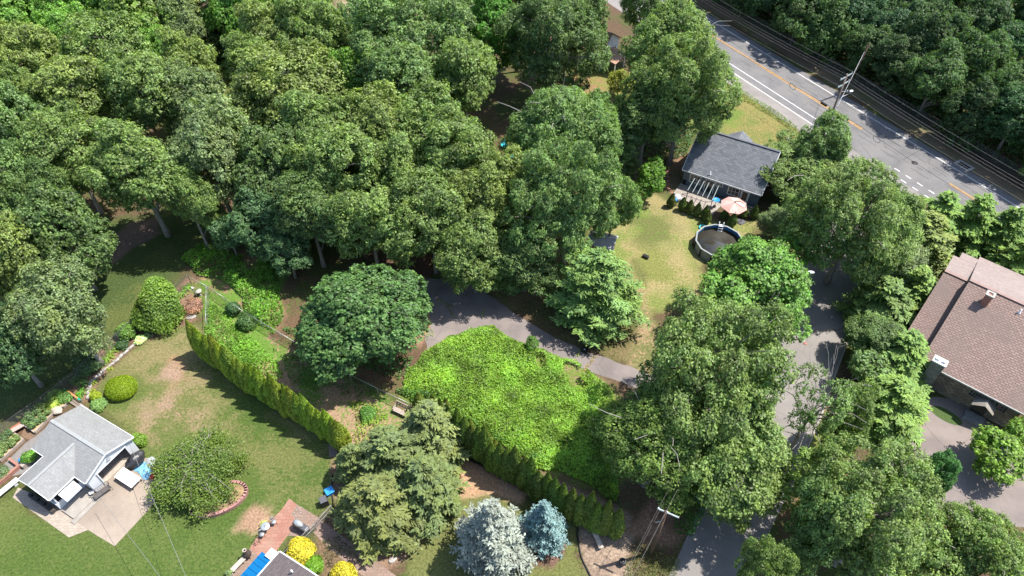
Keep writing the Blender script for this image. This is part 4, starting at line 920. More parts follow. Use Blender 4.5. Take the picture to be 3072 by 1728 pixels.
lv = local(HB_, zQ(1040, 1425, 3.2)); mb = MB(); mb.lathe([(.07, -.1), (.07, .55)], (lv.x, lv.y, 2.75 + lv.y * zr), 8); mb.build('vent_pipe', M['white'], rf)
aw = MB(); l1 = local(HB_, zQ(720, 1188, 2.5)); l2 = local(HB_, zQ(560, 1138, 2.15)); ay = l2.y; ax0 = min(l1.x, l2.x) 
nstr = 9
for k in range(nstr):
    x0 = ax0 + k * .5; xin = .25 if k == 0 else 0
    aw.slab([(x0 + .01, -.12, 2.5), (x0 + .01 + xin * 0, ay + .0, 2.12), (x0 + .47, ay + .0, 2.12), (x0 + .47, -.12, 2.5)], .03)
    aw.bar((x0 + .485, -.12, 2.53), (x0 + .485, ay, 2.15), .05, .05)
aw.build('awning', M['blue_awning'], HB_)
# --- house hidden among the trees at the top
HP = zH(292, 532, 2.8); HH = thing('house', 'white gabled house with rusty shingle roof, mostly hidden by trees at the top', 'house', (HP.x, HP.y, 0), rad(58))
mb = MB(); wallp(mb, [(.2, 0), (6.8, 0), (6.8, 2.9), (3.5, 5.0), (.2, 2.9)], 'y', .1); wallp(mb, [(.22, 0), (10, 0), (10, 2.8), (.22, 2.8)], 'x', .2); wallp(mb, [(.22, 0), (10, 0), (10, 2.8), (.22, 2.8)], 'x', 6.7); mb.build('wall', M['white_siding'], HH)
mb = MB(); mb.slab([(0, -.2, 2.85), (3.5, -.2, 5.15), (3.5, 10.2, 5.15), (0, 10.2, 2.85)][::1], .1); mb.slab([(3.5, -.2, 5.15), (7, -.2, 2.85), (7, 10.2, 2.85), (3.5, 10.2, 5.15)], .1); mb.build('roof', M['rust_roof'], HH)
mb = MB(); mb.slab([(.2, -.22, 2.75), (.2, -2.6, 2.2), (4.0, -2.6, 2.2), (4.0, -.22, 2.75)], .1); mb.build('porch_roof', plain('faded_shingles', (.30, .19, .13), .9, scale=6), HH)
for x in (.4, 3.8): mb = MB(); mb.box((x, -2.45, 1.05), (.12, .12, 2.1)); mb.build('porch_post', M['white'], HH)
window(HH, 1.2, 2.1, 1.0, 2.1, 'y', .1, -1, 2); window(HH, 4.8, 5.7, 1.0, 2.1, 'y', .1, -1, 2)
# --- grey garden shed
sh_ = V(1512, 632); SH = thing('shed', 'small shed with a pale grey roof beneath the big oak', 'shed', (sh_.x, sh_.y, 0), rad(-22))
mb = MB(); mb.box((0, 0, .95), (2.7, 2.1, 1.9)); mb.build('wall', M['wood'], SH); mb = MB(); mb.slab([(-1.6, -1.3, 1.85), (1.6, -1.3, 1.85), (1.6, 0, 2.5), (-1.6, 0, 2.5)], .06); mb.slab([(-1.6, 0, 2.5), (1.6, 0, 2.5), (1.6, 1.3, 1.85), (-1.6, 1.3, 1.85)], .06); mb.build('roof', plain('pale_shed_roof', (.36, .36, .37), .8, var=.12), SH); mb = MB(); mb.box((0, -1.07, .85), (.9, .05, 1.6)); mb.build('door', M['wood_pale'], SH)

# ------------------------------------------------------------------ fences
def fence(name, label, pts, h, link, post='galv', gap=2.6, pr=.03, cat='fence', mid=False, bottom=.04):
    o0 = Vector(pts[0]); t = thing(name, label, cat, (o0.x, o0.y, 0)); L = [Vector((p[0] - o0.x, p[1] - o0.y, 0)) for p in pts]
    pm = MB(); rm = MB()
    for a, b in zip(L[:-1], L[1:]):
        d = (b - a).length; nrm = Vector((-(b - a).y, (b - a).x, 0)).normalized() * .003
        pm.poly([a + Vector((0, 0, bottom)), b + Vector((0, 0, bottom)), b + Vector((0, 0, h)), a + Vector((0, 0, h))])
        rm.tube([a + Vector((0, 0, h)), b + Vector((0, 0, h))], pr * .85, 5)
        if mid: rm.tube([a + Vector((0, 0, h * .5)), b + Vector((0, 0, h * .5))], pr * .6, 5)
        k = max(1, round(d / gap))
        for j in range(k + 1):
            if j == k and b != L[-1]: continue
            p = a.lerp(b, j / k); q = MB(); q.tube([p, p + Vector((0, 0, h + .05))], pr, 6); q.build('post', M[post], t)
    pm.build('wire_mesh', M[link], t); rm.build('top_rail', M[post], t)
    return t
FA = V(470, 690, 1.5)
fence('chain_link_fence', 'dark chain link fence along the left side of the left lawn', [V(-60, 1118, 1.6), V(0, 1069, 1.6), V(100, 1000, 1.6), V(200, 920, 1.6), V(290, 838, 1.6), V(332, 803, 1.6), V(400, 748, 1.6), V(470, 690, 1.6)], 1.6, 'link_dark', 'iron', 2.8)
fence('chain_link_fence', 'grey chain link fence from the left corner down to the wooden bench', [V(470, 690, 1.6), zC(905, 500, 1.3), zC(1240, 720, 1.3), zC(1640, 1010, 1.3), V(750, 865, 1.25), V(845, 912, 1.25), z6(470, 435, 1.25), z6(610, 505, 1.25), z6(775, 582, 1.25), V(1055, 1025, 1.25)], 1.25, 'link_dark', 'galv', 2.6)
fence('chain_link_fence', 'short chain link fence running from the corner to the left hedge', [zC(908, 520, 1.3), zC(905, 800, 1.3), zC(895, 1200, 1.3)], 1.3, 'link_grey', 'galv', 2.2)
fence('white_fence', 'pale chain link fence beside the brick terrace', [zQ(1560, 455, 1.2), zQ(1320, 715, 1.2), zQ(1100, 930, 1.2), zQ(880, 1130, 1.2)], 1.2, 'link_grey', 'wire', 2.0, .035, mid=True)
fence('chain_link_fence', 'long chain link fence beyond the highway at the edge of the woods', [(*rp(s, o_far + 3.6), 0) for s in (-70, -40, -10, 15, 40, 70)], 1.9, 'link_dark', 'iron', 3.2, .025)
wf = [V(1606, 385), V(1622, 352)]; t = thing('plank_fence', 'short grey plank fence panel in the shade left of the slate roofed house', 'fence', wf[0]); q = MB(); d = wf[1] - wf[0]
for k in range(9): q.bar(d * (k / 9) + Vector((0, 0, .9)), d * ((k + .85) / 9) + Vector((0, 0, .9)), .03, 1.8)
q.build('planks', M['wood'], t)

# ------------------------------------------------------------------ trees
PT = {}
for i in range(4): PT['oak%d' % i] = broadleaf('oak', 100 + i, R=6, H=15, base=.14, nb=105, br=(.75, 1.5), sparse=1.0, low=-.75)
PT['bigoak0'] = broadleaf('big_oak', 201, R=9.5, H=18, base=.14, nb=190, br=(.9, 1.8), sparse=.95, low=-.7, nlimb=40, r0=.5, tips_extra=8)
PT['bigoak1'] = broadleaf('big_oak', 202, R=9.5, H=18, base=.14, nb=175, br=(.9, 1.8), sparse=.9, low=-.7, nlimb=40, r0=.5, tips_extra=14)
PT['maple0'] = broadleaf('maple', 301, R=6, H=13, base=.08, nb=85, br=(.9, 1.6), flat=.8, ros=.18, leaf=(.29, .24), spread=.15, low=-.75)
PT['maple1'] = broadleaf('maple', 302, R=6, H=13, base=.08, nb=80, br=(.9, 1.7), flat=.78, ros=.18, leaf=(.29, .24), spread=.15, low=-.75)
PT['norway'] = broadleaf('norway_maple', 311, R=8.0, H=14, base=.03, nb=210, br=(.75, 1.25), flat=.8, ros=.16, leaf=(.30, .25), spread=.13, low=-.35, nlimb=30)
PT['small0'] = broadleaf('small_tree', 401, R=2.6, H=5.5, base=.12, nb=26, br=(.55, .95), ros=.11, leaf=(.26, .17), spread=.12, nlimb=12, r0=.12)
PT['small1'] = broadleaf('small_tree', 402, R=2.6, H=5.5, base=.12, nb=24, br=(.6, 1.0), ros=.11, leaf=(.26, .17), spread=.12, nlimb=12, r0=.12)
PT['thin'] = broadleaf('thinning_oak', 501, R=7, H=14, base=.22, nb=26, br=(.8, 1.5), sparse=.55, nlimb=26, r0=.3, tips_extra=26, low=-.35)
PT['hem0'] = conifer('hemlock', 601, H=13, R=3.6, droop=.16, tip=.06, hang=.32, leaf=(.44, .20), pw=.65)
PT['hem1'] = conifer('hemlock', 602, H=13, R=3.6, droop=.2, tip=.05, hang=.4, leaf=(.44, .20), pw=.65)
PT['pine'] = conifer('white_pine', 611, H=12, R=4.6, droop=.05, tip=.12, hang=.16, pw=.45, leaf=(.44, .16), dz=.48, nbr=10, jit=.38)
PT['bspruce0'] = conifer('blue_spruce', 621, H=11, R=3.4, droop=.22, tip=.16, hang=.1, pw=.85, leaf=(.34, .15), dz=.36, nbr=9, mat='blue_needle', twl=.42)
PT['bspruce1'] = conifer('blue_spruce', 622, H=8, R=2.6, droop=.16, tip=.14, hang=.08, pw=.85, leaf=(.28, .13), dz=.30, nbr=9, mat='blue_needle', twl=.4, twig_step=.24)
PT['cedar'] = conifer('red_cedar', 631, H=11, R=2.6, droop=.02, tip=.35, hang=-.15, pw=.7, leaf=(.36, .16), dz=.4, nbr=9, jit=.35)

def tree(name, proto, cx, cy, rpx, Ht, color, label, group=None, cat='tree', rz=None, squash=None):
    P = PT[proto]; hc = P['zc'] * Ht / P['H']
    rpx = rpx * (1.2 if group in (W1, W2) else 1.05)
    p = V(cx, cy, hc); R = rpx * Vd(cx, cy, hc) / VF; s = R / P['R']
    rs = random.Random(int(cx * 31 + cy * 17))
    t = thing(name, label, cat, (p.x, p.y, 0), rs.uniform(0, 6.28) if rz is None else rz, group)
    sq = squash or rs.uniform(.86, 1.16)
    t.scale = (s * sq, s / sq ** .5, Ht / P['H'])
    obj('trunk', P['trunk'], t)
    k = rs.uniform(.93, 1.07)
    obj('crown', P['crown'], t, tuple(c * k for c in color))
    return t
W1 = 'trees of the woods behind the yards'; W2 = 'trees of the dark woods across the highway'
OAK = (.122, .180, .058); OAKY = (.142, .190, .058); OAKG = (.110, .176, .062); BRI = (.125, .235, .048); DRK = (.082, .132, .046); DBL = (.066, .125, .054); GRY = (.130, .178, .080)
W1 = 'trees of the woods behind the yards'
woods = [
 # cx, cy, r, Ht, proto, colour, label
 (35, 60, 72, 17, 'maple0', BRI, 'bright green maple in the far top left corner of the woods'),
 (120, 20, 68, 18, 'oak1', BRI, 'light green tree on the top edge, second from the left corner'),
 (165, 115, 58, 15, 'maple1', BRI, 'small bright green crown tucked between the top left maple and the broad maple'),
 (255, 20, 78, 18, 'oak2', BRI, 'light green tree on the top edge left of the broad bright maple'),
 (335, 65, 105, 18, 'maple0', (.118, .19, .042), 'broad bright yellow green maple near the top of the left woods'),
 (455, 50, 62, 17, 'oak3', GRY, 'grey green tree on the top edge left of the gap with the dark spruce'),
 (70, 165, 80, 17, 'oak0', OAKY, 'yellowish oak below the top left corner maple'),
 (285, 150, 88, 17, 'oak1', OAK, 'round oak just below the broad bright maple'),
 (410, 150, 52, 14, 'maple1', BRI, 'small light green tree between the broad maple and the brown clearing'),
 (470, 180, 72, 17, 'oak2', OAKY, 'olive oak left of the brown clearing at the top'),
 (195, 255, 108, 17, 'oak3', OAKY, 'wide oak with bare grey twigs showing in the middle of the left woods'),
 (360, 255, 95, 17, 'oak0', OAK, 'olive oak in the middle of the left woods right of the twiggy oak'),
 (490, 275, 80, 16, 'oak1', GRY, 'greyish oak below the brown clearing'),
 (15, 255, 70, 16, 'oak2', OAK, 'oak on the left edge above the pale leaved oak'),
 (45, 335, 82, 17, 'maple1', OAKG, 'pale leaved tree on the left edge, level with the turquoise chairs'),
 (170, 385, 85, 16, 'oak0', OAK, 'oak left of the leaning bare trunk, overhanging the dark gap'),
 (345, 430, 105, 17, 'oak2', OAK, 'big oak whose bare pale trunk leans above the shaded lawn'),
 (525, 385, 100, 18, 'oak1', GRY, 'tall grey green oak right of the pale leaning trunk'),
 (470, 500, 62, 14, 'oak3', OAK, 'low olive bough tree right of the pale leaning trunk'),
 (50, 480, 80, 16, 'oak1', OAKG, 'oak on the left edge halfway down the photo'),
 (130, 500, 70, 14, 'oak2', DRK, 'dark oak between the left edge and the dirt track'),
 (155, 595, 92, 15, 'maple0', DRK, 'dark glossy tree left of the dirt track'),
 (30, 650, 95, 16, 'oak3', OAKY, 'pale yellow green oak on the left edge below the middle'),
 (165, 790, 100, 14, 'oak0', GRY, 'grey green oak outside the chain link fence behind the garage'),
 (20, 870, 82, 12, 'maple1', DBL, 'dark blue green tree on the left edge outside the fence'),
 (560, 50, 60, 19, 'hem0', DBL, 'dark spruce standing in the gap at the top'),
 (520, 95, 42, 14, 'pine', (.13, .165, .05), 'yellowish pine in front of the dark spruce at the top'),
 (620, 25, 72, 18, 'maple1', BRI, 'light green maple on the top edge right of the dark spruce'),
 (680, 115, 92, 18, 'oak2', OAKY, 'yellowish oak right of the brown clearing'),
 (640, 190, 70, 16, 'oak3', OAK, 'olive oak over the right side of the brown clearing'),
 (790, 110, 70, 19, 'oak0', OAK, 'narrow oak between two slivers of sunlit ground at the top'),
 (760, 30, 66, 18, 'maple0', BRI, 'bright maple on the top edge left of the sunlit sliver'),
 (855, 120, 52, 17, 'maple1', OAKG, 'slim leafy tree left of the great oak at the top'),
 (745, 240, 118, 18, 'oak1', OAKY, 'large yellow olive oak in the centre of the woods'),
 (880, 230, 60, 15, 'maple0', BRI, 'light green understory tree beside the great oak'),
 (1045, 110, 138, 20, 'bigoak0', OAKG, 'great rounded oak at the top centre of the woods'),
 (960, 20, 72, 19, 'maple1', BRI, 'bright maple on the top edge left of the great oak crown'),
 (1130, 15, 66, 18, 'oak2', OAK, 'tree on the top edge right of the great oak crown'),
 (1240, 75, 66, 16, 'maple0', (.09, .21, .045), 'vivid green maple beside the dark trunks at the top'),
 (1170, 210, 88, 18, 'oak3', OAK, 'oak below the vivid green maple'),
 (1000, 235, 92, 18, 'oak0', OAKG, 'green oak at the foot of the great oak crown'),
 (790, 345, 108, 17, 'oak2', OAK, 'olive oak left of centre with a flat top'),
 (935, 345, 92, 17, 'oak1', OAKY, 'sunlit oak at the exact middle of the woods'),
 (1080, 340, 100, 17, 'oak3', OAK, 'olive oak left of the turquoise chairs, higher one'),
 (690, 430, 92, 16, 'maple1', DRK, 'dark shaded tree right of the tall grey green oak'),
 (850, 450, 98, 17, 'oak0', OAK, 'oak above the dark edge of the woods, left of centre'),
 (1000, 450, 92, 16, 'oak2', OAK, 'oak above the dark edge of the woods, right of centre'),
 (1165, 400, 98, 17, 'oak1', OAK, 'oak directly left of the turquoise chairs'),
 (780, 540, 88, 14, 'oak3', DRK, 'dim low oak above the round blue green maple'),
 (930, 560, 92, 14, 'oak1', OAK, 'low spreading oak over the brown leaf litter'),
 (1080, 545, 92, 15, 'oak0', OAK, 'oak at the front edge of the woods right of the leaf litter'),
 (1215, 520, 86, 15, 'oak2', OAKY, 'thin crowned oak below the turquoise chairs'),
 (1190, 625, 82, 12, 'oak3', OAK, 'drooping oak beside the end of the old driveway'),
 (660, 560, 72, 11, 'maple0', DBL, 'dark maple at the left front of the woods above the vines'),
 (575, 590, 48, 7, 'small0', DBL, 'dark blue green shrub tree beside the vine covered bank'),
 (720, 630, 55, 8, 'maple1', DBL, 'dark leafy tree up left of the round blue green maple'),
 (1390, 350, 120, 19, 'bigoak1', OAKG, 'tall oak right of the turquoise chairs, upper crown'),
 (1485, 345, 72, 16, 'oak2', (.085, .15, .042), 'green oak left of the slender pine'),
 (1430, 510, 118, 17, 'bigoak0', OAKG, 'big oak whose lower boughs hang over the grey shed'),
 (1310, 480, 75, 15, 'oak0', OAKY, 'thin yellowish oak over the sunlit bare earth'),
 (1545, 520, 52, 12, 'oak1', OAKG, 'bough end tree at the left edge of the pool lawn'),
 (1320, 640, 72, 10, 'oak3', DRK, 'dark oak between the old driveway and the grey shed'),
 (1380, 95, 112, 18, 'bigoak0', DRK, 'dark oak with visible trunks left of the hidden white gable'),
 (1462, 38, 68, 17, 'oak1', DRK, 'dark green tree at the top above the rusty roof'),
 (1300, 30, 58, 17, 'oak3', DRK, 'dark tree at the top right of the vivid green maple'),
 (1700, 130, 122, 20, 'bigoak1', OAK, 'massive oak hiding the road beside the front lawn'),
 (1720, 245, 108, 18, 'bigoak0', OAK, 'lower half crown of oak at the corner of the front lawn'),
 (1630, 290, 70, 14, 'oak2', DRK, 'dark oak left of the slate roofed house'),
 (1625, 5, 55, 17, 'oak0', OAKG, 'pale oak at the top beside the highway'),
 (1555, 205, 34, 5, 'small1', (.17, .19, .035), 'yellow leaved small tree in front of the rusty porch roof'),
]
for cx, cy, r, Ht, pr, col, lab in woods:
    tree('spruce_tree' if pr in ('hem0', 'pine') else 'maple_tree' if 'maple' in pr else 'oak_tree', pr, cx, cy, r, Ht, col, lab, W1)
W2 = 'trees of the dark woods across the highway'
ordn = ['first', 'second', 'third', 'fourth', 'fifth', 'sixth', 'seventh', 'eighth', 'ninth', 'tenth']
NUMS = NUM + ['twenty-seventh', 'twenty-eighth', 'twenty-ninth', 'thirtieth']
rown = ['roadside row', 'second row back', 'third row back', 'fourth row back', 'fifth row back', 'sixth row back']
rr_ = random.Random(77)
def in_view(p, h):
    d = p[1] * C_ + (CAM_H - h) * S_; x = 1536 + FOC * p[0] / d; y = 864 + FOC * ((CAM_H - h) * C_ - p[1] * S_) / d
    return -160 < x < 3230 and -160 < y < 1800
for ri, (off, step) in enumerate(((9.6, 6.2), (14.5, 6.6), (21, 7.0), (28, 7.4), (36, 7.8), (45, 8.2))):
    k = 0; s = -60 + ri * 2.1
    while s < 62:
        o = off + rr_.uniform(-1, 1.2); ss = s + rr_.uniform(-1, 1); s += step; p = rp(ss, o); Ht = rr_.uniform(10.5, 14) + ri * .5
        pr = rr_.choice(('oak0', 'oak1', 'maple0', 'maple1', 'oak3', 'oak2')); dk = rr_.uniform(.8, 1.15); hue = rr_.choice(((.045, .098, .036), (.050, .092, .034), (.040, .090, .040), (.058, .108, .034)))  # hue: darker species, with the shade on their near side put into the colour
        if not in_view(p, Ht * .6): continue
        R = rr_.uniform(3.9, 5.0); P = PT[pr]; t = thing('woodland_tree', 'dark green tree, %s from the left in the %s across the highway' % (NUMS[k], rown[ri]), 'tree', (*p, -1.6), rr_.uniform(0, 6.28), W2); k += 1
        t.scale = (R / P['R'], R / P['R'] * rr_.uniform(.85, 1.15), Ht / P['H']); obj('trunk', P['trunk'], t); obj('crown', P['crown'], t, tuple(c * dk for c in hue))
singles = [
 ('norway_maple', 'norway', 880, 792, 180, 12.5, (.072, .140, .045), 'round dense blue green maple beside the chain link fence', 'tree'),
 ('pine_tree', 'pine', 1500, 738, 110, 9.5, (.082, .142, .044), 'feathery green pine between the old driveway and the pool lawn', 'tree'),
 ('maple_tree', 'maple0', 1905, 715, 142, 11, (.105, .205, .045), 'bright green maple in front of the swimming pool', 'tree'),
 ('oak_tree', 'bigoak1', 2062, 448, 148, 7.5, OAK, 'oak covering the right end of the slate roof', 'tree'),
 ('oak_tree', 'oak0', 2085, 368, 66, 11, OAKG, 'oak top standing against the highway beside the utility pole', 'tree'),
 ('oak_tree', 'bigoak0', 2150, 570, 142, 15, OAK, 'broad oak over the top of the side lane', 'tree'),
 ('oak_tree', 'oak2', 1970, 560, 52, 6, GRY, 'small grey green oak reaching over the pool', 'tree'),
 ('oak_tree', 'oak1', 2250, 560, 75, 13, OAKG, 'oak at the highway corner right of the lane', 'tree'),
 ('oak_tree', 'bigoak0', 1795, 950, 208, 17, OAK, 'giant oak between the overgrown lot and the lane, upper crown', 'tree'),
 ('oak_tree', 'bigoak1', 1655, 1110, 178, 13, (.095, .15, .036), 'darker green oak leaning over the overgrown lot and right hedge', 'tree'),
 ('oak_tree', 'oak3', 1855, 1145, 150, 13, OAK, 'oak hanging over the lane above the broken limb', 'tree'),
 ('oak_tree', 'thin', 2060, 1010, 125, 13, OAKG, 'half bare oak with naked dark branches over the lane', 'tree'),
 ('oak_tree', 'oak1', 2140, 1040, 62, 10, OAK, 'small oak leaning from the half bare tree towards the hemlocks', 'tree'),
 ('oak_tree', 'bigoak0', 2195, 1315, 188, 14, OAK, 'huge oak filling the bottom right below the stone building yard', 'tree'),
 ('oak_tree', 'bigoak1', 2450, 1432, 150, 13, OAK, 'oak in the bottom right corner of the photo', 'tree'),
 ('oak_tree', 'oak2', 2080, 1330, 110, 14, OAKG, 'oak on the bottom right overhanging the lane', 'tree'),
 ('oak_tree', 'oak0', 1920, 1430, 62, 11, OAK, 'small oak top at the bottom edge over the lane', 'tree'),
 ('maple_tree', 'maple1', 2350, 1200, 50, 9, (.07, .165, .06), 'emerald green tree peeking out beside the asphalt yard', 'tree'),
 ('small_tree', 'small0', 2120, 1110, 52, 6, (.12, .18, .03), 'yellow green small tree at the left end of the asphalt yard', 'tree'),
 ('small_tree', 'small1', 2060, 1160, 40, 6, OAK, 'small tree on the lane verge below the half bare oak', 'tree'),
]
for nm, pr, cx, cy, r, Ht, col, lab, cat in singles: tree(nm, pr, cx, cy, r, Ht, col, lab, None, cat)
HG = 'hemlocks and cedars around the stone building'
HB = (.086, .152, .034); HD = (.075, .122, .038)
for pr, cx, cy, r, Ht, col, lab in [
 ('hem0', 2350, 565, 85, 8, HB, 'bright green hemlock behind the stone building, leftmost of the tall three'),
 ('hem1', 2440, 570, 78, 8, HB, 'bright green hemlock behind the stone building, middle of the three'),
 ('hem0', 2520, 595, 72, 7.5, (.08, .14, .034), 'green hemlock at the right behind the stone building against the highway'),
 ('hem1', 2560, 665, 70, 6, (.09, .155, .034), 'darker low hemlock behind the ridge of the stone building'),
 ('cedar', 2310, 615, 88, 7.5, (.105, .14, .04), 'yellowish cedar at the upper left of the stone building'),
 ('oak1', 2245, 650, 85, 8, GRY, 'grey green leafy tree between the lane and the brown roof'),
 ('hem1', 2220, 770, 90, 6.5, HD, 'dark hemlock beside the lane halfway along the brown roof'),
 ('cedar', 2285, 745, 72, 7, (.092, .15, .036), 'cedar touching the left edge of the brown roof'),
 ('oak3', 2205, 850, 72, 6, DRK, 'leafy dark tree on the lane side below the brown roof eaves'),
 ('hem0', 2262, 900, 92, 6.5, (.078, .138, .034), 'bushy bright hemlock left of the stone chimney'),
 ('small0', 2190, 930, 66, 5, OAKG, 'low green tree on the lane side of the bushy bright hemlock'),
 ('hem1', 2240, 1015, 98, 6, (.086, .146, .034), 'yellow green hemlock at the corner of the asphalt yard')]:
    tree('cedar_tree' if pr == 'cedar' else 'hemlock_tree' if pr.startswith('hem') else 'leafy_tree', pr, cx, cy, r, Ht, col, lab, HG if pr in ('hem0', 'hem1', 'cedar') else None)
tree('hemlock_tree', 'hem0', 1085, 1092, 94, 8, (.082, .108, .042), 'tallest hemlock of the clump, nearest to the wooden bench', 'hemlock clump between the gardens')
tree('hemlock_tree', 'hem1', 988, 1155, 106, 7.5, (.074, .102, .04), 'middle hemlock of the clump beside the left lawn', 'hemlock clump between the gardens')
tree('hemlock_tree', 'hem0', 1068, 1222, 98, 7, (.076, .106, .04), 'right hemlock of the clump by the bare earth', 'hemlock clump between the gardens')
tree('hemlock_tree', 'hem1', 948, 1278, 114, 7, (.088, .108, .038), 'front yellowish hemlock of the clump over the brick path', 'hemlock clump between the gardens')
tree('hemlock_tree', 'hem0', 895, 1170, 60, 5.5, (.08, .108, .04), 'small hemlock of the clump over the blue tub', 'hemlock clump between the gardens')
tree('spruce_tree', 'bspruce0', 1240, 1350, 108, 9.5,  (.138, .156, .132), 'large silvery blue spruce at the bottom of the photo', 'blue spruces of the bottom garden')
tree('spruce_tree', 'bspruce1', 1368, 1322, 66, 6.5, (.085, .14, .14), 'smaller deep blue spruce right of the silvery one', 'blue spruces of the bottom garden')
tree('pine_tree', 'pine', 1573, 375, 42, 11, (.075, .125, .05), 'slender pine between the oaks and the slate roofed house', None)
tree('shrub_tree', 'small0', 1640, 440, 44, 6, (.095, .19, .03), 'bright green bush at the left end of the deck', None, 'bush')
tree('shrub_tree', 'small1', 1615, 480, 32, 4, (.10, .19, .03), 'smaller bright green bush at the upper corner of the pool lawn', None, 'bush')
tree('shrub_tree', 'small1', 2530, 1152, 82, 4.6, (.115, .20, .03), 'yellow green bush on the yard in front of the stone wall', None, 'bush')
tree('shrub_tree', 'small0', 2565, 1090, 48, 4.5, (.12, .21, .03), 'yellow green bush by the right corner of the stone wall', None, 'bush')
tree('shrub_tree', 'small0', 1270, 700, 48, 4, DRK, 'dark bush on the upper edge of the old driveway', None, 'bush')
tree('shrub_tree', 'small1', 1340, 865, 20, 2.2, (.08, .16, .03), 'small round sapling at the edge of the old driveway', None, 'bush')
tree('shrub_tree', 'small0', 1690, 1250, 40, 3.2, (.05, .10, .03), 'dark leafy bush beside the foot of the lower utility pole', None, 'bush')
tree('shrub_tree', 'small1', 1760, 1215, 55, 4, (.035, .075, .025), 'dark ivy covered bush between the lower pole and the lane', None, 'bush')

# hedges of columnar arborvitae
ARB = [columnar('arborvitae', 700 + i, 4.0, .78) for i in range(4)]
SARB = [columnar('small_arborvitae', 720 + i, 1.7, .42, 1500, (.14, .08)) for i in range(2)]
def arb(me, p, H, R, Hn, Rn, col, label, group, rs):
    o = obj('arborvitae', me, None, tuple(c * rs.uniform(.9, 1.1) for c in col)); o.location = (p.x, p.y, 0); o.rotation_euler = (0, 0, rs.uniform(0, 6.28))
    o.scale = (R / Rn * rs.uniform(.92, 1.1), R / Rn * rs.uniform(.92, 1.1), H / Hn); return tag(o, label, 'hedge tree', group)
rs = random.Random(11)
def hed(lst, n, H, R, col, lab, grp, meshes, wob=.15):
    for k, p in enumerate(along(lst, n)):
        q = p + Vector((rs.uniform(-wob, wob), rs.uniform(-wob, wob), 0))
        h = H(k / (n - 1)) * rs.uniform(.82, 1.1)
        l = lab % (k + 1 if False else NUM[k])
        arb(rs.choice(meshes), q, h, R * rs.uniform(.92, 1.1), 4.0, .78, col, l, grp, rs)
hed([V(513, 890), V(560, 925), V(640, 985), (V(720, 1035)), V(790, 1078), V(835, 1105), V(868, 1130)], 25, lambda t: 5.0 + .3 * t, .68, (.125, .185, .024), 'yellow green arborvitae, %s from the back corner in the hedge along the left lawn', 'arborvitae hedge along the left lawn', ARB)
hed([V(1085, 1075), V(1160, 1120), V(1240, 1175), V(1310, 1220), V(1390, 1270), V(1460, 1315), V(1545, 1345)], 25, lambda t: 5.4, .68, (.072, .112, .022), 'dark arborvitae, %s from the hemlock clump in the hedge below the overgrown lot', 'arborvitae hedge below the overgrown lot', ARB)
hed([V(1060, 1030), V(1130, 1060), V(1190, 1105), V(1245, 1145)], 7, lambda t: 3.4, .62, (.085, .115, .022), 'slim olive arborvitae, %s from the fence end in the short row behind the hedge', 'short back row of arborvitae', ARB)
dk = [zB(160, 820), zB(265, 855), zB(335, 878), zB(405, 905), zB(478, 930), zB(498, 972), zB(665, 930), zB(735, 1000), zB(850, 915), zB(940, 930)]
dl = ['beside the white bag at the deck corner', 'second from the white bag along the deck edge', 'third from the white bag along the deck edge', 'fourth from the white bag along the deck edge', 'rear one of the touching pair by the bird bath', 'front one of the touching pair by the bird bath',
      'small one left of the parasol, behind the pool ladder', 'taller one right behind the pool ladder', 'under the edge of the pink parasol', 'right of the grey wooden steps']
for k, (p, l) in enumerate(zip(dk, dl)):
    arb(SARB[k % 2], p, 2.1 if k not in (6, 8) else 1.5, .50, 1.7, .42, (.055, .085, .022), 'little dark arborvitae ' + l, 'little arborvitaes between deck and lawn', rs)

# rounded garden shrubs
def shrub(name, label, p, R, H, col, seed, n=3200, leaf=(.16, .1), lump=.2, mat='leaf', cat='shrub', group=None, sq=1.0, rz=0.0, **kw):
    me = dome(name, seed, R, H, n, leaf, lump, mat=mat, **kw); o = obj(name, me, None, col); o.location = (p[0], p[1], 0); o.scale = (sq, 1, 1); o.rotation_euler = (0, 0, rz)
    return tag(o, label, cat, group)
shrub('clipped_bush', 'clipped bright green oval bush on the left lawn', V(311, 985), 1.35, 1.5, (.15, .215, .012), 801, 9000, (.09, .06), .05, tight=.04, sq=1.12, up=.2)
shrub('evergreen_bush', 'tall rounded evergreen bush at the back corner of the left lawn', V(412, 800), 2.5, 4.0, (.10, .165, .032), 819, 11000, (.26, .15), .28, cat='bush')
YEL = (.30, .27, .025)
shrub('golden_bush', 'large golden yellow cypress bush beside the brown roof', V(762, 1398), 1.02, 1.8, YEL, 802, 4200, (.24, .10), .2, mat='needle', cat='bush')
shrub('golden_bush', 'smaller golden yellow bush cut by the bottom edge', V(866, 1453), .95, 1.5, YEL, 803, 3600, (.22, .10), .2, mat='needle', cat='bush')
shrub('green_bush', 'bright green low bush in front of the golden cypress', V(792, 1425), .75, .8, (.10, .20, .02), 804, 2200, (.18, .1), .2)
shrub('fern_shrub', 'light green rounded shrub against the left fence', zD(800, 150), .95, 1.5, (.10, .18, .04), 805, 2600, (.22, .12), .2)
shrub('blue_shrub', 'dull blue green shrub in the bed above the oval bush', zD(170, 700), 1.25, 1.6, (.065, .11, .05), 806, 2800, (.2, .11), .25)
shrub('dark_perennials', 'dark leafy plant below the light green shrub by the fence', zD(720, 330), .6, .7, (.045, .09, .035), 807, 900, (.22, .07), .3)
shrub('hosta', 'white edged hosta beside the stone edging', zD(1020, 235), .55, .5, (.42, .50, .30), 808, 500, (.26, .14), .25)
shrub('spurge', 'small grey green plant right of the white edged hosta', zD(1150, 150), .38, .5, (.11, .16, .08), 809, 500, (.14, .09), .25)
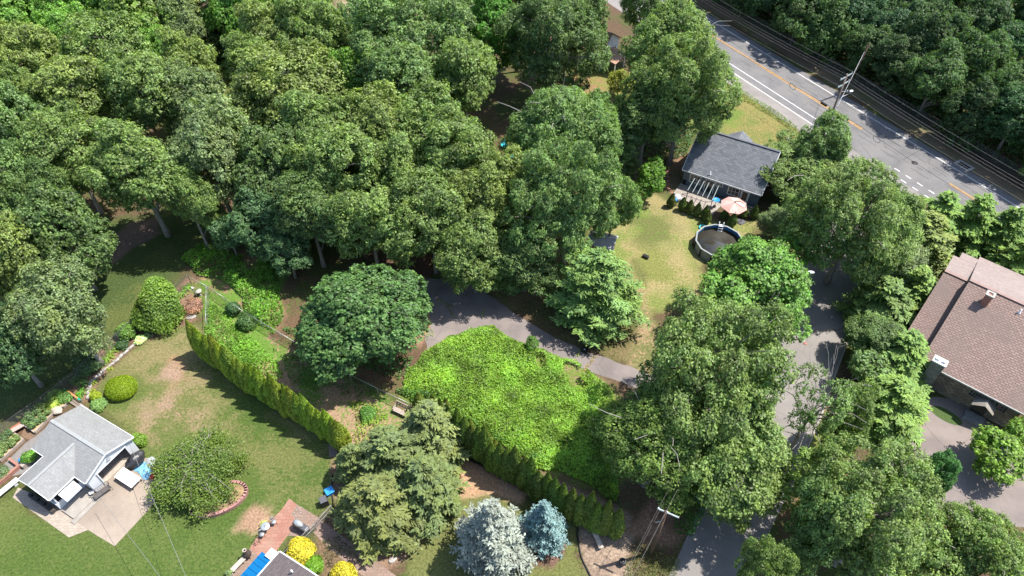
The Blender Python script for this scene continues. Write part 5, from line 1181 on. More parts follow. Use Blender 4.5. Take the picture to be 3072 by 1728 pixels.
shrub('gold_shrub', 'small golden green shrub by the back corner of the garage', zD(285, 1205), .5, .9, (.20, .25, .02), 810, 1500, (.12, .07), .15)
shrub('variegated_shrub', 'pale green striped shrub by the back corner of the garage', zD(330, 1340), .7, .8, (.14, .23, .08), 811, 1000, (.26, .08), .25)
shrub('rhododendron', 'yellow green shrub at the front right corner of the garage', zG(1330, 470), .62, 1.2, (.12, .20, .03), 812, 1600, (.17, .1), .25)
shrub('pink_shrub', 'pinkish flowering shrub beside the evergreen bush in the corner bed', zC(690, 950), .9, 1.0, (.26, .16, .13), 813, 1500, (.16, .1), .3)
shrub('dark_shrub', 'dark round shrub against the fence behind the left hedge', zC(1480, 1040), .75, 1.2, (.045, .095, .035), 814, 1500, (.2, .12), .25)
shrub('dark_shrub', 'larger dark shrub beneath the round blue green maple', zC(1740, 1270), 1.0, 1.4, (.055, .11, .035), 815, 2000, (.22, .13), .25)
shrub('weed_clump', 'fluffy light green weed clump on the chips behind the hedge', V(925, 1045), .75, .8, (.085, .18, .04), 816, 1200, (.18, .09), .3)
shrub('hosta', 'lush green hosta on the asphalt yard by the hemlock', V(2275, 1065), .6, .6, (.13, .26, .03), 817, 400, (.30, .18), .3)
shrub('weed_clump', 'small weed clump on the lane verge beneath the half bare oak', V(2022, 1218), .5, .5, (.13, .20, .03), 818, 500, (.2, .1), .3)
RP = [rosette_plant('daylily', 830 + i, 46, .55, .5, .06) for i in range(3)]
for k, (p, lab, col) in enumerate([
   (zD(620, 350), 'grassy daylily against the left fence, uppermost', (.13, .20, .07)), (zD(540, 430), 'grassy daylily against the left fence, second', (.15, .22, .05)), (zD(480, 540), 'grassy daylily against the left fence, third', (.15, .23, .04)),
   (zD(390, 610), 'grassy daylily beside the blue green shrub', (.10, .20, .04)), (zD(60, 960), 'grassy daylily near the orange edged bin', (.11, .2, .06)), (zD(40, 1110), 'bright daylily nearest the orange edged bin', (.09, .22, .03)), (zD(-60, 900), 'daylily farthest into the left bed behind the bin', (.09, .2, .03)),
   (zD(500, 710), 'yellow green sprig outside the stone edging, upper', (.20, .25, .04)), (zD(235, 945), 'yellow green sprig outside the stone edging, middle', (.17, .24, .04)), (zD(205, 1080), 'yellow green sprig outside the stone edging, lower', (.2, .25, .04)),
   (zC(560, 560), 'long leaved daylily clump in the fence corner', (.13, .23, .05)), (zC(470, 680), 'long leaved daylily clump below the fence corner', (.13, .22, .05))]):
    o = obj('daylily', RP[k % 3], None, col); o.location = p; o.rotation_euler = (0, 0, k); s = .62 if 'sprig' in lab else 1.15; o.scale = (s, s, s); tag(o, lab, 'plant', 'perennials of the left bed')

# weeping tree with bare arching twigs over its leaves
def weeping():
    rng = np.random.default_rng(900); t0 = V(505, 1205, 0); Rw = 4.3
    t = thing('weeping_tree', 'spreading weeping tree with bare grey twigs over the brick planter', 'tree', (t0.x, t0.y, 0))
    Cs, Ns, Ds, Ts = [], [], [], []; tw = MB(); tr = MB()
    tr.tube([(0, 0, 0), (.1, .05, 1.2), (0, .1, 2.6)], [.2, .15, .1], 8)
    for k in range(110):
        az = rng.uniform(0, 6.28); L = Rw * rng.uniform(.35, 1.08); hz = rng.uniform(2.6, 3.6) * (1 - .08 * L); a2 = az + rng.uniform(-.35, .35)
        pts = []
        for i in range(9):
            s = i / 8; a = az * (1 - s) + a2 * s; r = L * s
            pts.append(Vector((r * math.cos(a), r * math.sin(a), 2.2 + (hz - 2.2) * math.sin(min(1, s * 1.5) * math.pi / 2) - (hz - .7) * max(0, s - .45) ** 1.7 * 1.5 * (L / Rw) + rng.normal(0, .05))))
        if k < 56: tw.tube([q_ + Vector((0, 0, .22)) for q_ in pts], [.045 - .004 * i for i in range(9)], 4, cap=False)
        if k < 56:
            for j in (3, 5, 6):
                u_ = pts[j] + Vector((0, 0, .25)); q = u_ + Vector(rng.normal(0, .5, 3)) + Vector((0, 0, .05)); tw.tube([u_, u_.lerp(q, .5) + Vector((0, 0, .1)), q], [.016, .012, .006], 3, cap=False)
        n = 420
        s = rng.uniform(.25, 1.0, n); ii = np.minimum(7, (s * 8).astype(int)); pa = np.array([tuple(p) for p in pts]); fr = (s * 8 - ii)[:, None]
        c = pa[ii] * (1 - fr) + pa[ii + 1] * fr + rng.normal(0, .26, (n, 3)) - np.array([0, 0, .1]); c[:, 2] = np.maximum(c[:, 2], .12)
        keep = fbm(c[:, 0], c[:, 1], .9, 44) > .2; c = c[keep]; n = len(c)
        Cs.append(c); Ns.append(np.array([0, 0, .8]) + rng.normal(0, .55, (n, 3))); Ts.append(np.clip(rng.normal(.5, .2, n), 0, 1))
    C = np.vstack(Cs); n = len(C)
    me = quads_mesh('weeping_crown', leaf_arrays(rng, C, np.vstack(Ns), .2 * rng.uniform(.7, 1.3, n), .11 * rng.uniform(.7, 1.3, n)), np.concatenate(Ts), [M['leaf']])
    obj('crown', me, t, (.092, .140, .032)); tr.build('trunk', M['bark'], t); tw.build('twigs', M['deadwood'], t)
weeping()

# uncountable growth
KW = VP((1075, 885), (1125, 855), (1180, 830), (1240, 828), (1300, 860), (1370, 880), (1430, 905), (1480, 935), (1520, 975), (1570, 1060), (1560, 1160), (1540, 1250), (1460, 1210), (1380, 1185), (1260, 1120), (1180, 1070), (1110, 1035), (1040, 1010), (1000, 985), (1030, 930))
cover('knotweed', 'tall bright green weeds filling the overgrown lot', KW, 190, .95, (.22, .13), (.135, .235, .034), 950, 'weeds', 1.2, .8, lumps=1.5, hole=.22)
cover('knotweed', 'darker green weeds along the lower edge of the overgrown lot', VP((1000, 985), (1040, 1010), (1110, 1035), (1260, 1120), (1380, 1185), (1400, 1160), (1300, 1110), (1180, 1050), (1120, 1000), (1060, 980)), 110, .9, (.2, .12), (.075, .16, .035), 951, 'weeds', .8, .5, lumps=1.2)
cover('vines', 'light green vines over the bank above the fence corner', VP((455, 655), (520, 615), (590, 640), (660, 640), (700, 690), (715, 800), (690, 850), (640, 810), (600, 740), (560, 700), (500, 690)), 85, 1.1, (.24, .16), (.10, .215, .03), 952, 'vines', .8, .7, lumps=1.8, hole=.33)
cover('ferns', 'bright ferns and weeds between the left hedge and the fence', VP((530, 755), (570, 790), (600, 830), (650, 865), (690, 900), (720, 950), (690, 960), (640, 930), (560, 880), (520, 850), (515, 790)), 80, .7, (.26, .11), (.11, .22, .03), 953, 'weeds', .6, .4, lumps=1.0, hole=.25)
cover('undergrowth', 'low dark green undergrowth in the shade behind the left hedge', VP((690, 880), (760, 900), (860, 930), (960, 985), (900, 1010), (820, 1000), (740, 960)), 55, .4, (.2, .12), (.06, .13, .03), 954, 'undergrowth', .6, .6, hole=.3)
cover('weeds', 'yellow green weeds scattered over the chips at the hedge end', VP((860, 1000), (930, 1010), (985, 1040), (960, 1080), (930, 1130), (890, 1110), (900, 1060)), 42, .35, (.22, .11), (.15, .24, .03), 955, 'weeds', .5, .6, hole=.42)
cover('undergrowth', 'leafy undergrowth beneath the round blue green maple', VP((720, 830), (800, 900), (900, 935), (1010, 960), (1050, 900), (1000, 850), (860, 800)), 45, .6, (.24, .15), (.05, .12, .03), 956, 'undergrowth', .8, .8, hole=.25)
cover('ivy', 'dark green ivy between the lower utility pole and the lane', VP((1650, 1230), (1720, 1210), (1790, 1230), (1770, 1290), (1740, 1345), (1700, 1340), (1690, 1280)), 90, .6, (.18, .13), (.05, .13, .025), 957, 'ivy', .5, .5, hole=.22)
cover('ground_cover', 'low mossy green ground cover around the foot of the lower pole', VP((1580, 1405), (1640, 1385), (1690, 1400), (1715, 1410), (1700, 1460), (1690, 1500), (1560, 1500)), 140, .28, (.12, .07), (.10, .115, .042), 958, 'ground cover', .3, .2, lumps=.6)
cover('ground_cover', 'dark low ground cover left of the brick path', VP((815, 1360), (850, 1345), (905, 1400), (945, 1449), (940, 1490), (850, 1490), (812, 1410)), 70, .2, (.14, .08), (.06, .075, .03), 959, 'ground cover', .3, .3, hole=.35)
cover('weeds', 'weeds along the upper edge of the old driveway', VP((1080, 700), (1200, 700), (1240, 740), (1300, 785), (1285, 765), (1230, 715), (1160, 690)), 45, .3, (.2, .12), (.075, .15, .03), 960, 'weeds', .3, .4, hole=.35)
cover('weeds', 'weeds growing in the broken edge of the driveway', VP((1060, 750), (1090, 770), (1092, 830), (1075, 880), (1062, 870), (1078, 810)), 35, .25, (.16, .09), (.16, .22, .03), 961, 'weeds', .2, .4, hole=.42)
for k, (a, b) in enumerate(((zM(490, 790), zM(350, 1130)), (zM(850, 960), zM(600, 1300)), (z6(1150, 90), z6(1135, 150)), (z6(955, 85), z6(1000, 150)), (z6(905, 60), z6(985, 95)))):
    d = (b - a).normalized(); nn = Vector((-d.y, d.x, 0)) * .16
    cover('crack_weeds', 'thin line of %s weeds in a crack of the old driveway' % ['green', 'straw coloured', 'bright', 'short', 'faint'][k], [a - nn, b - nn, b + nn, a + nn], 120, .12, (.12, .07), ((.17, .22, .035), (.30, .24, .07), (.14, .22, .03), (.18, .22, .04), (.2, .2, .05))[k], 970 + k, 'weeds', .1, .12, hole=.3)
cover('roadside_weeds', 'strip of green weeds in the front lawn beside the highway', VP((1845, 225), (1870, 232), (1935, 268), (2010, 325), (2000, 335), (1935, 290), (1870, 255)), 60, .3, (.2, .1), (.11, .165, .035), 980, 'weeds', .3, .3, hole=.3)
cover('undergrowth', 'dark undergrowth at the foot of the woods across the highway', [rp(-30, o_far + 4.0), rp(60, o_far + 4.2), rp(60, o_far + 10), rp(-30, o_far + 10)], 26, 2.6, (.5, .32), (.05, .095, .03), 981, 'undergrowth', 1.5, 1.0, lumps=2.2)
cover('undergrowth', 'leafy undergrowth beneath the oaks by the leaf litter', VP((560, 620), (700, 560), (820, 590), (760, 660), (690, 690), (640, 640)), 34, 1.2, (.3, .2), (.055, .12, .035), 982, 'undergrowth', 1.2, 1.0, lumps=1.8)
cover('ivy_bank', 'dark ivy beside the slate roofed house', VP((1600, 330), (1690, 300), (1750, 340), (1730, 380), (1680, 420), (1620, 400)), 26, 1.4, (.34, .22), (.04, .09, .025), 983, 'ivy', 1.0, .8, lumps=2.0)

# ------------------------------------------------------------------ poles, wires, highway furniture
def sag_wire(a, b, sag, n=14): 
    return [Vector(a).lerp(Vector(b), k / n) - Vector((0, 0, 4 * sag * (k / n) * (1 - k / n))) for k in range(n + 1)]
pt = zW(640, 560, 10.6); PH = thing('utility_pole', 'tall wooden utility pole with two crossarms and a street lamp beside the highway', 'utility pole', (pt.x, pt.y, 0)); po = PH.location.copy()
q = MB(); q.tube([(0, 0, 0), (0, 0, 5), (0, 0, 10.7)], [.17, .15, .11], 8); q.build('pole_shaft', M['pole_grey'], PH)
ca = [(zW(530, 635, 10.3), zW(697, 540, 10.3)), (zW(495, 745, 9.2), zW(650, 650, 9.2))]
ends = []
for (a, b), nm in zip(ca, ('upper', 'lower')):
    h_ = a.z; a, b = a - po, b - po; mid_ = Vector((0, 0, h_)); d = (b - a); a = mid_ - d * .5; b = mid_ + d * .5
    q = MB(); q.bar(a, b, .1, .12); arm = q.build('crossarm', M['arm'], PH); ends.append((a, b))
    for f_ in (.04, .5, .96): q = MB(); p = a.lerp(b, f_); q.lathe([(.05, .05), (.07, .12), (.04, .2), (.06, .26)], p, 8); q.build('insulator', M['white'], arm)
q = MB(); tr_ = zW(600, 790, 8.2) - po; tr_ = Vector((0, 0, 8.2)) + (tr_ - Vector((0, 0, 8.2))).normalized() * .8; q.bar((0, 0, 8.2), tr_, .06, .06); q.lathe([(.08, -.1), (.08, .25)], tr_, 8); q.build('cutout_arm', M['galv'], PH)
lh = zW(695, 785, 7.6) - po; q = MB(); q.tube([(0, 0, 6.6), lh * .35 + Vector((0, 0, 6.9 * .65)), lh - lh.normalized() * .3], .03, 6); la_ = q.build('lamp_arm', M['galv'], PH); q = MB(); q.lathe([(.02, -.09), (.16, -.06), (.2, .02), (.14, .1), (.02, .12)], (0, 0, 0), 12)
lo = q.build('lamp_head', M['white'], la_); lo.location = lh; lo.scale = (1.7, 1, 1); lo.rotation_euler = (0, 0, math.atan2(lh.y, lh.x))
for k, (a, b) in enumerate(ends):
    for j, p in enumerate((a.lerp(b, .04), a.lerp(b, .5), a.lerp(b, .96))):
        if k == 1 and j == 1: continue
        P_ = p + po + Vector((0, 0, .28)); q = MB(); q.tube(sag_wire(P_ - RD * 42, P_, .6) + sag_wire(P_, P_ + RD * 42, .6)[1:], .009, 4)
        o = q.build('power_line', M['wire']); tag(o, 'thin pale power line on the %s crossarm of the highway pole, %s one' % (('upper', 'lower')[k], ('road side', 'middle', 'woods side')[j]), 'power line', 'power lines along the highway')
tc_ = Vector((0, 0, 5.6)) + po
q = MB(); q.tube(sag_wire(tc_ - RD * 42, tc_, .5) + sag_wire(tc_, tc_ + RD * 42, .5)[1:], .024, 4); tag(q.build('telephone_cable', M['dark_wire']), 'thick dark telephone cable slung below the highway power lines', 'cable')
for f_, lab in ((-1, 'on the left of the pole'), (1, 'on the right of the pole')):
    c = tc_ + RD * (1.9 * f_ + .3) - Vector((0, 0, .22)); t = thing('splice_box', 'black splice case hanging on the telephone cable ' + lab, 'splice case', c, math.atan2(RD.y, RD.x), 'splice cases on the cable')
    q = MB(); q.box((0, 0, 0), (1.0 if f_ < 0 else .7, .3, .28)); q.build('case', M['black'], t, bevel=.05); q = MB()
    for s in (-.3, .3): q.tube([(s, 0, .12), (s, 0, .25)], .02, 5)
    q.build('hanger', M['black'], t)
    c = tc_ + RD * 7.2 * f_ - Vector((0, 0, .2)); q = MB(); q.tube([RD * (.55 * math.cos(a)) + Vector((RD.y, -RD.x, 0)) * (.2 * math.sin(a)) + Vector((0, 0, .5 * math.sin(a) - .3)) for a in np.linspace(0, 6.28, 18)], .03, 4); o = q.build('cable_loop', M['dark_wire']); o.location = c; tag(o, 'coiled loop of spare cable ' + lab.replace('on the', 'far to the'), 'cable loop', 'cable loops on the cable')
st_top = zW(948, 135, 8.6); st_b = Vector((st_top.x - .2, st_top.y + 1.2, 0)); t = thing('stub_pole', 'bare brown stub pole beyond the highway holding a long span cable', 'utility pole', st_b); q = MB(); q.tube([(0, 0, 0), st_top - st_b], [.16, .11], 8); q.build('pole_shaft', M['pole'], t)
q = MB(); q.tube(sag_wire(zW(875, 250, 7.9), Vector((po.x + .3, po.y, 5.2)), .15), .028, 4); tag(q.build('span_cable', M['galv']), 'bright twisted span cable crossing the highway from the stub pole', 'cable')
# lower pole
lp = Vector((11.55, 23.1, 0)); LPo = thing('utility_pole', 'dark wooden utility pole with one grey crossarm beside the lower hedge end', 'utility pole', lp)
q = MB(); q.tube([(0, 0, 0), (0, 0, 4), (0, 0, 8.0)], [.17, .155, .13], 10); q.build('pole_shaft', M['pole'], LPo)
a = zP(548, 605, 7.85) - lp; b = zP(820, 722, 7.85) - lp; q = MB(); q.bar(a, b, .11, .13); arm = q.build('crossarm', M['arm'], LPo)
for f_ in (.05, .45): q = MB(); q.lathe([(.05, .05), (.07, .14), (.04, .2)], a.lerp(b, f_), 8); q.build('insulator', M['white'], arm)
q = MB(); q.bar((0, 0, 6.3), zP(525, 780, 6.3) - lp, .05, .05); q.build('bracket', M['galv'], LPo)
lane_p = V(2005, 650, 9); LN = thing('utility_pole', 'lane pole with a pale lamp, half hidden by the oak over the lane', 'utility pole', (lane_p.x, lane_p.y, 0)); q = MB(); q.tube([(0, 0, 0), (0, 0, 9)], [.17, .12], 8); q.build('pole_shaft', M['pole'], LN)
lh = V(2040, 685, 7.2) - LN.location; q = MB(); q.tube([(0, 0, 6.6), lh], .035, 6); la_ = q.build('lamp_arm', M['galv'], LN); q = MB(); q.lathe([(.02, -.09), (.16, -.06), (.2, .02), (.14, .1), (.02, .12)], (0, 0, 0), 12); lo = q.build('lamp_head', M['white'], la_); lo.location = lh; lo.scale = (1.9, 1, 1); lo.rotation_euler = (0, 0, math.atan2(lh.y, lh.x))
dd_ = (lane_p - Vector((lp.x, lp.y, 9))); 
for k, (off, z0, z1, r_, lab) in enumerate(((Vector((0, 0, 0)), 8.05, 8.8, .016, 'thickest one from the pole top'), ((a + b) * .5 + (a - b) * .45 - Vector((0, 0, 7.85)), 8.0, 8.8, .01, 'one from the crossarm end'), (Vector((-.75, -.15, 0)), 6.35, 7.2, .011, 'lowest one from the bracket'))):
    p0 = lp + off; p0.z = z0; p1 = lane_p + off * .6; p1.z = z1; p2 = p0 - dd_ * .8; p2.z = z0 - .3
    q = MB(); q.tube(sag_wire(p2, p0, .5) + sag_wire(p0, p1, .6)[1:], r_, 4); tag(q.build('power_line', M['iron']), 'cable of the lower pole, ' + lab, 'power line', 'cables of the lower pole')
for k, (a, b, lab) in enumerate(((zG(1225, 480, 2.6), V(472, 1462, 5), 'white service wire from the garage gable to the bottom edge'), (zG(940, 985, 2.3), V(408, 1458, 4.5), 'white service wire from the garage corner to the bottom edge'))):
    q = MB(); q.tube(sag_wire(a, Vector(a).lerp(Vector(b), 1.3), .1), .014, 4); tag(q.build('service_wire', M['wire']), lab, 'wire')
q = MB(); q.tube(sag_wire(V(2495, 1250, .3), V(2535, 1125, 4.2), .1), .02, 4); tag(q.build('guy_wire', M['wire']), 'guy wire rising from the asphalt yard beside the yellow green bush', 'wire')
# drain, hydrant box, mailbox, manhole
dc = z4(985, 835); t = thing('storm_drain', 'storm drain with pale concrete frame at the far kerb of the highway', 'storm drain', (dc.x, dc.y, 0), math.atan2(RD.y, RD.x)); q = MB()
for dx_, dy_, sx_, sy_ in ((0, .55, 2.2, .3), (0, -.55, 2.2, .3), (.95, 0, .3, .8), (-.95, 0, .3, .8)): q.box((dx_, dy_, .06), (sx_, sy_, .1))
q.build('frame', M['stonew'], t); q = MB(); q.box((0, 0, .03), (1.6, .8, .03)); q.build('grate', M['dark_iron'], t)
uc = z4(922, 728); t = thing('utility_box', 'small grey utility cabinet on the verge beyond the highway', 'utility box', (uc.x, uc.y, 0), math.atan2(RD.y, RD.x)); q = MB(); q.box((0, 0, .4), (.6, .45, .8)); q.build('cabinet', M['galv'], t, bevel=.03); q = MB(); q.box((0, 0, .82), (.66, .5, .04)); q.build('lid', M['galv'], t)
mc = z4(738, 820); q = MB(); q.lathe([(.42, 0), (.42, .012)], (mc.x, mc.y, .008), 20); tag(q.build('manhole_cover', M['tar']), 'round manhole cover in the highway', 'manhole')
for p_, r_, m_, lab in ((z8(172, 262), .3, 'stonew', 'pale round cover in the lane'), (z8(188, 280), .22, 'brick_red', 'reddish round patch in the lane beside the pale cover')):
    q = MB(); q.lathe([(r_, 0), (r_, .012)], (p_.x, p_.y, .006), 16); tag(q.build('valve_cover', M[m_]), lab, 'cover')
mm = V(1975, 365); t = thing('mailbox', 'white mailbox on a wooden post on the front lawn', 'mailbox', (mm.x, mm.y, 0), .9); q = MB(); q.box((0, 0, .5), (.12, .12, 1.0)); q.build('post', M['wood'], t); q = MB(); q.box((0, 0, 1.13), (.62, .32, .28)); q.build('box', M['white'], t, bevel=.08); q = MB(); q.box((0, -.45, 1.0), (.7, .45, .06)); q.build('paper_holder', M['black'], t)

# ------------------------------------------------------------------ garden things, left lawn
def at(name, label, cat, p, rz=0.0, group=None): return thing(name, label, cat, (p[0], p[1], p[2] if len(p) > 2 and p[2] > .3 else 0), rz, group)
cs = [zG(1165, 695, .62), zG(1330, 802, .62), zG(1242, 895, .62), zG(1080, 790, .62)]; cc = sum(cs, Vector()) / 4
t = thing('table', 'large plain white table on the patio before the garage', 'table', (cc.x, cc.y, 0)); q = MB(); q.slab([Vector((p.x - cc.x, p.y - cc.y, .64)) for p in cs][::-1], .05); q.build('tabletop', M['whitetop'], t)
for p in cs: q = MB(); e = (p - cc) * .86; q.box((e.x, e.y, .3), (.06, .06, .59)); q.build('leg', M['dark_iron'], t)
def lumpy(name, label, cat, p, size, mat, seed, rz=0.0, n=14):
    rng = np.random.default_rng(seed); bm = bmesh.new(); bmesh.ops.create_icosphere(bm, subdivisions=3, radius=1); sn = sines(rng, 6, 2.4)
    for v in bm.verts:
        d = np.array(v.co); f = 1 + .2 * float(sn(d[None])[0]) + rng.normal(0, .02); sq = max(abs(d[0]), abs(d[1])) ** .35
        v.co = Vector((d[0] * size[0] * f, d[1] * size[1] * f, max(0, (d[2] * .5 * f + .5) * size[2])))
    me = bpy.data.meshes.new(name); bm.to_mesh(me); bm.free(); me.materials.append(mat); o = obj(name, me); o.location = (p[0], p[1], 0); o.rotation_euler = (0, 0, rz); return tag(o, label, cat)
lumpy('covered_grill', 'black covered grill beside the garage opening', 'grill', zG(1310, 655), (.62, .95, 1.25), M['black_cover'], 21, rad(-28))
bt = zG(1370, 730); rng = np.random.default_rng(31); bm = bmesh.new(); bmesh.ops.create_grid(bm, x_segments=26, y_segments=26, size=1)
for v in bm.verts:
    x, y = v.co.x * .62, v.co.y * 1.0; wv = float(fbm(np.array([x * 3 + 5]), np.array([y * 3]), .9, 3)[0]); r = math.hypot(v.co.x, v.co.y); v.co = Vector((x * (.75 + .25 * wv) + .12 * math.sin(3 * y), y * (.8 + .2 * wv), .03 + .34 * abs(wv - .2) * max(0, 1.25 - r)))
me = bpy.data.meshes.new('tarp'); bm.to_mesh(me); bm.free(); me.materials.append(M['blue_tarp']); o = obj('tarp', me); o.location = (bt.x, bt.y, .02); o.rotation_euler = (0, 0, rad(62)); tag(o, 'crumpled light blue tarp on the patio beside the covered grill', 'tarp')
o = lumpy('cushion_stack', 'grey folded sheet at the patio corner behind the blue tarp', 'sheet', zG(1435, 655), (.45, .6, .25), M['grey_cover'], 23, .6); o.data.materials[0] = plain('pale_grey_sheet', (.3, .32, .33), .6)
bp_ = zG(985, 950); t = thing('metal_bench', 'grey wrought iron garden bench at the garage corner', 'bench', (bp_.x, bp_.y, 0), ang(zG(905, 1010), zG(1065, 890)))
q = MB(); q.box((0, 0, .42), (1.5, .5, .04))
q.build('seat', M['iron'], t); q = MB()
for k in range(9): x = -.72 + k * .18; q.tube([(x, .24, .42), (x + .1, .28, .65), (x, .32, .88)], .014, 4); q.tube([(x + .1, .24, .42), (x, .28, .65), (x + .1, .32, .88)], .014, 4)
q.tube([(-.75, .24, .42), (-.75, .32, .9), (.75, .32, .9), (.75, .24, .42)], .022, 5); q.build('backrest', M['iron'], t)
for s in (-.72, .72): q = MB(); q.tube([(s, .24, 0), (s, .22, .42), (s, .2, .66), (s, -.2, .66), (s, -.24, .42), (s, -.26, 0)], .022, 5); q.build('armrest_leg', M['iron'], t)
ch_ = zG(880, 955); t = at('planter_urn', 'small white urn between the porch step and the bench', 'urn', ch_); q = MB(); q.lathe([(.14, 0), (.09, .15), (.2, .4), (.24, .42), (.15, .38)], (0, 0, 0), 12); q.build('bowl', M['white'], t)
# brick ring planter under the weeping tree
rc = zT(935, 1110); ring = thing('brick_planter', 'curved pink block planter ring at the edge of the weeping tree', 'planter', (rc.x, rc.y, 0), rad(25)); q = MB()
for row in range(2):
    for k in range(34):
        a = 2 * math.pi * (k + .5 * row) / 34; q.box((2.35 * math.cos(a), 1.35 * math.sin(a), .1 + .2 * row), (.26, .40, .19), math.atan2(2.35 * math.sin(a), 1.35 * math.cos(a)))
q.build('block_ring', M['pink_block'], ring); q = MB(); q.lathe([(1, 0), (1, .3)], (0, 0, 0), 28); q.v = [(x * 2.25, y * 1.25, z) for x, y, z in q.v]; q.build('soil', plain('ring_soil', (.25, .17, .09), .95, var=.45, scale=5), ring)
shrub('ring_plant', 'dark green plant inside the pink block planter', zT(1010, 1100), .32, .7, (.04, .12, .04), 840, 500, (.14, .09), .2); shrub('ring_plant', 'yellow green plant inside the pink block planter', zT(925, 1080), .36, .65, (.14, .19, .03), 841, 500, (.14, .08), .25)
o = lumpy('rock', 'pale grey rock inside the pink block planter', 'rock', zT(1020, 1040), (.26, .22, .65), M['rock'], 24)
rd_ = zT(115, 835); t = at('potted_flowers', 'pot of red flowers at the patio edge under the weeping tree', 'flowers', rd_); q = MB(); q.lathe([(.16, 0), (.22, .3), (.18, .29)], (0, 0, 0), 12); q.build('pot', M['terracotta'], t); me = dome('bloom', 842, .26, .4, 300, (.09, .06), .3); o = obj('bloom', me, t, (.22, .03, .012)); o.location = (0, 0, .3)
t = at('potted_flowers', 'orange flowers at the patio edge above the red ones', 'flowers', zT(125, 735)); q = MB(); q.lathe([(.14, 0), (.18, .25), (.15, .24)], (0, 0, 0), 12); q.build('pot', M['terracotta'], t); o = obj('bloom', dome('bloom', 843, .2, .35, 200, (.08, .06), .3), t, (.26, .07, .012)); o.location = (0, 0, .25)
# raised beds and clutter behind the garage
def bed(label, pts, h=.32):
    pts = [Vector((p.x, p.y, 0)) for p in pts]; c = sum(pts, Vector()) / 4; t = thing('raised_bed', label, 'raised bed', c, 0, 'raised vegetable beds'); q = MB()
    for a, b in zip(pts, pts[1:] + pts[:1]): q.bar(a - c + Vector((0, 0, h / 2)), b - c + Vector((0, 0, h / 2)), .12, h)
    q.build('frame', M['wood_pale'], t); q = MB(); q.slab([(p - c) * .97 + Vector((0, 0, h - .05)) for p in pts][::-1], h - .06); q.build('straw', M['straw'], t); return pts
bA = bed('straw covered raised bed of tomato plants between fence and garage roof', [zN(345, 590), zN(690, 330), zN(840, 430), zN(560, 730)]); bB = bed('straw covered raised bed of tomato plants at the left edge of the photo', [zN(-60, 960), zN(170, 690), zN(385, 840), zN(20, 1170)])
bC = bed('raised bed of broad leaved squash at the far corner of the garage', [zN(720, 280), zN(900, 110), zN(1130, 200), zN(1000, 330)], .25)
tp = [dome('tomato_plant', 850 + i, .34, .75, 420, (.16, .08), .4, core=False) for i in range(3)]; rs = random.Random(8); kk = 0
for bq, nx_, ny_, w_ in ((bA, 4, 2, 'bed beside the garage roof'), (bB, 4, 2, 'bed at the left edge')):
    for i in range(nx_):
        for j in range(ny_):
            u_, v_ = (i + .5) / nx_, (j + .5) / ny_; p = bq[0].lerp(bq[1], u_).lerp(bq[3].lerp(bq[2], u_), v_); o = obj('tomato_plant', tp[kk % 3], None, rs.choice(((.10, .16, .06), (.085, .14, .06), (.12, .17, .06)))); kk += 1
            o.location = (p.x + rs.uniform(-.12, .12), p.y + rs.uniform(-.12, .12), .27); o.rotation_euler = (0, 0, rs.uniform(0, 6)); s = rs.uniform(.8, 1.2); o.scale = (s, s, s); tag(o, 'tomato plant, straw %s, %s from far end, %s' % (w_, ordn[nx_ - 1 - i], ('fence side', 'house side')[j]), 'tomato plant', 'tomato plants in the raised beds')
            if j == 0:
                q = MB(); q.tube([(0, 0, 0), (.04, .03, 1.5)], .018, 4); s_ = q.build('garden_stake', M['wood']); s_.location = (p.x + .2, p.y + .1, .2); tag(s_, 'thin stake by %s tomato plant from far end, %s' % (ordn[nx_ - 1 - i], w_), 'stake', 'garden stakes')
sq = obj('squash_plant', dome('squash_plant', 860, .8, .5, 260, (.38, .30), .3, core=False), None, (.20, .27, .06)); p = zN(850, 240); sq.location = (p.x, p.y, .2); tag(sq, 'broad pale leaved squash plant in the far corner bed', 'plant')
sq = obj('bean_plant', dome('squash_plant', 861, .7, .6, 500, (.2, .12), .3, core=False), None, (.09, .18, .05)); p = zN(1040, 190); sq.location = (p.x, p.y, .2); tag(sq, 'green bean plants right of the squash plant', 'plant')
sheet('garden_path', [zN(*p) for p in ((40, 1230), (400, 870), (560, 760), (760, 600), (830, 560), (640, 1080), (380, 1350), (200, 1390))], plain('grey_path', (.19, .175, .165), .95, var=.15), .012, 'grey path between the raised beds and the garage', amp=.05)
sheet('bare_plot', [zN(*p) for p in ((330, 760), (370, 650), (545, 760), (470, 830), (400, 810))], M['soil'], .01, 'bare soil plot between the raised beds', amp=.05)
lumpy('boulder', 'large cream coloured boulder at the far corner of the garage', 'boulder', zN(900, 390), (.62, .42, .5), M['boulder'], 25, -.5)
p = zN(360, 1185); q = MB(); q.lathe([(.02, 0), (.14, .06), (.2, .2), (.14, .34), (.02, .4)], (0, 0, 0), 14); o = q.build('gazing_ball', M['blue_plastic']); o.location = (p.x, p.y, .3); tag(o, 'blue ball on the corner of the planter box', 'ball')
p = zN(440, 1190); t = at('planter_box', 'tan planter box with bright green leaves beside the porch roof', 'planter', p, ang(zN(400, 1220), zN(560, 1080))); q = MB(); q.box((.3, 0, .22), (1.7, .5, .44)); q.build('box', M['wood_pale'], t); o = obj('foliage', dome('foliage', 862, .55, .6, 500, (.2, .14), .3, core=False), t, (.09, .19, .03)); o.location = (.4, 0, .4)
p = zN(290, 650); t = at('planter_bench', 'brick red planter with a grey board leaning over it beside the fence', 'planter', p, ang(zN(230, 690), zN(370, 610))); q = MB(); q.box((0, 0, .25), (1.0, .35, .5)); q.build('box', M['terracotta'], t); q = MB(); q.box((.05, -.35, .52), (1.1, .45, .05)); q.build('board', M['wood_pale'], t)
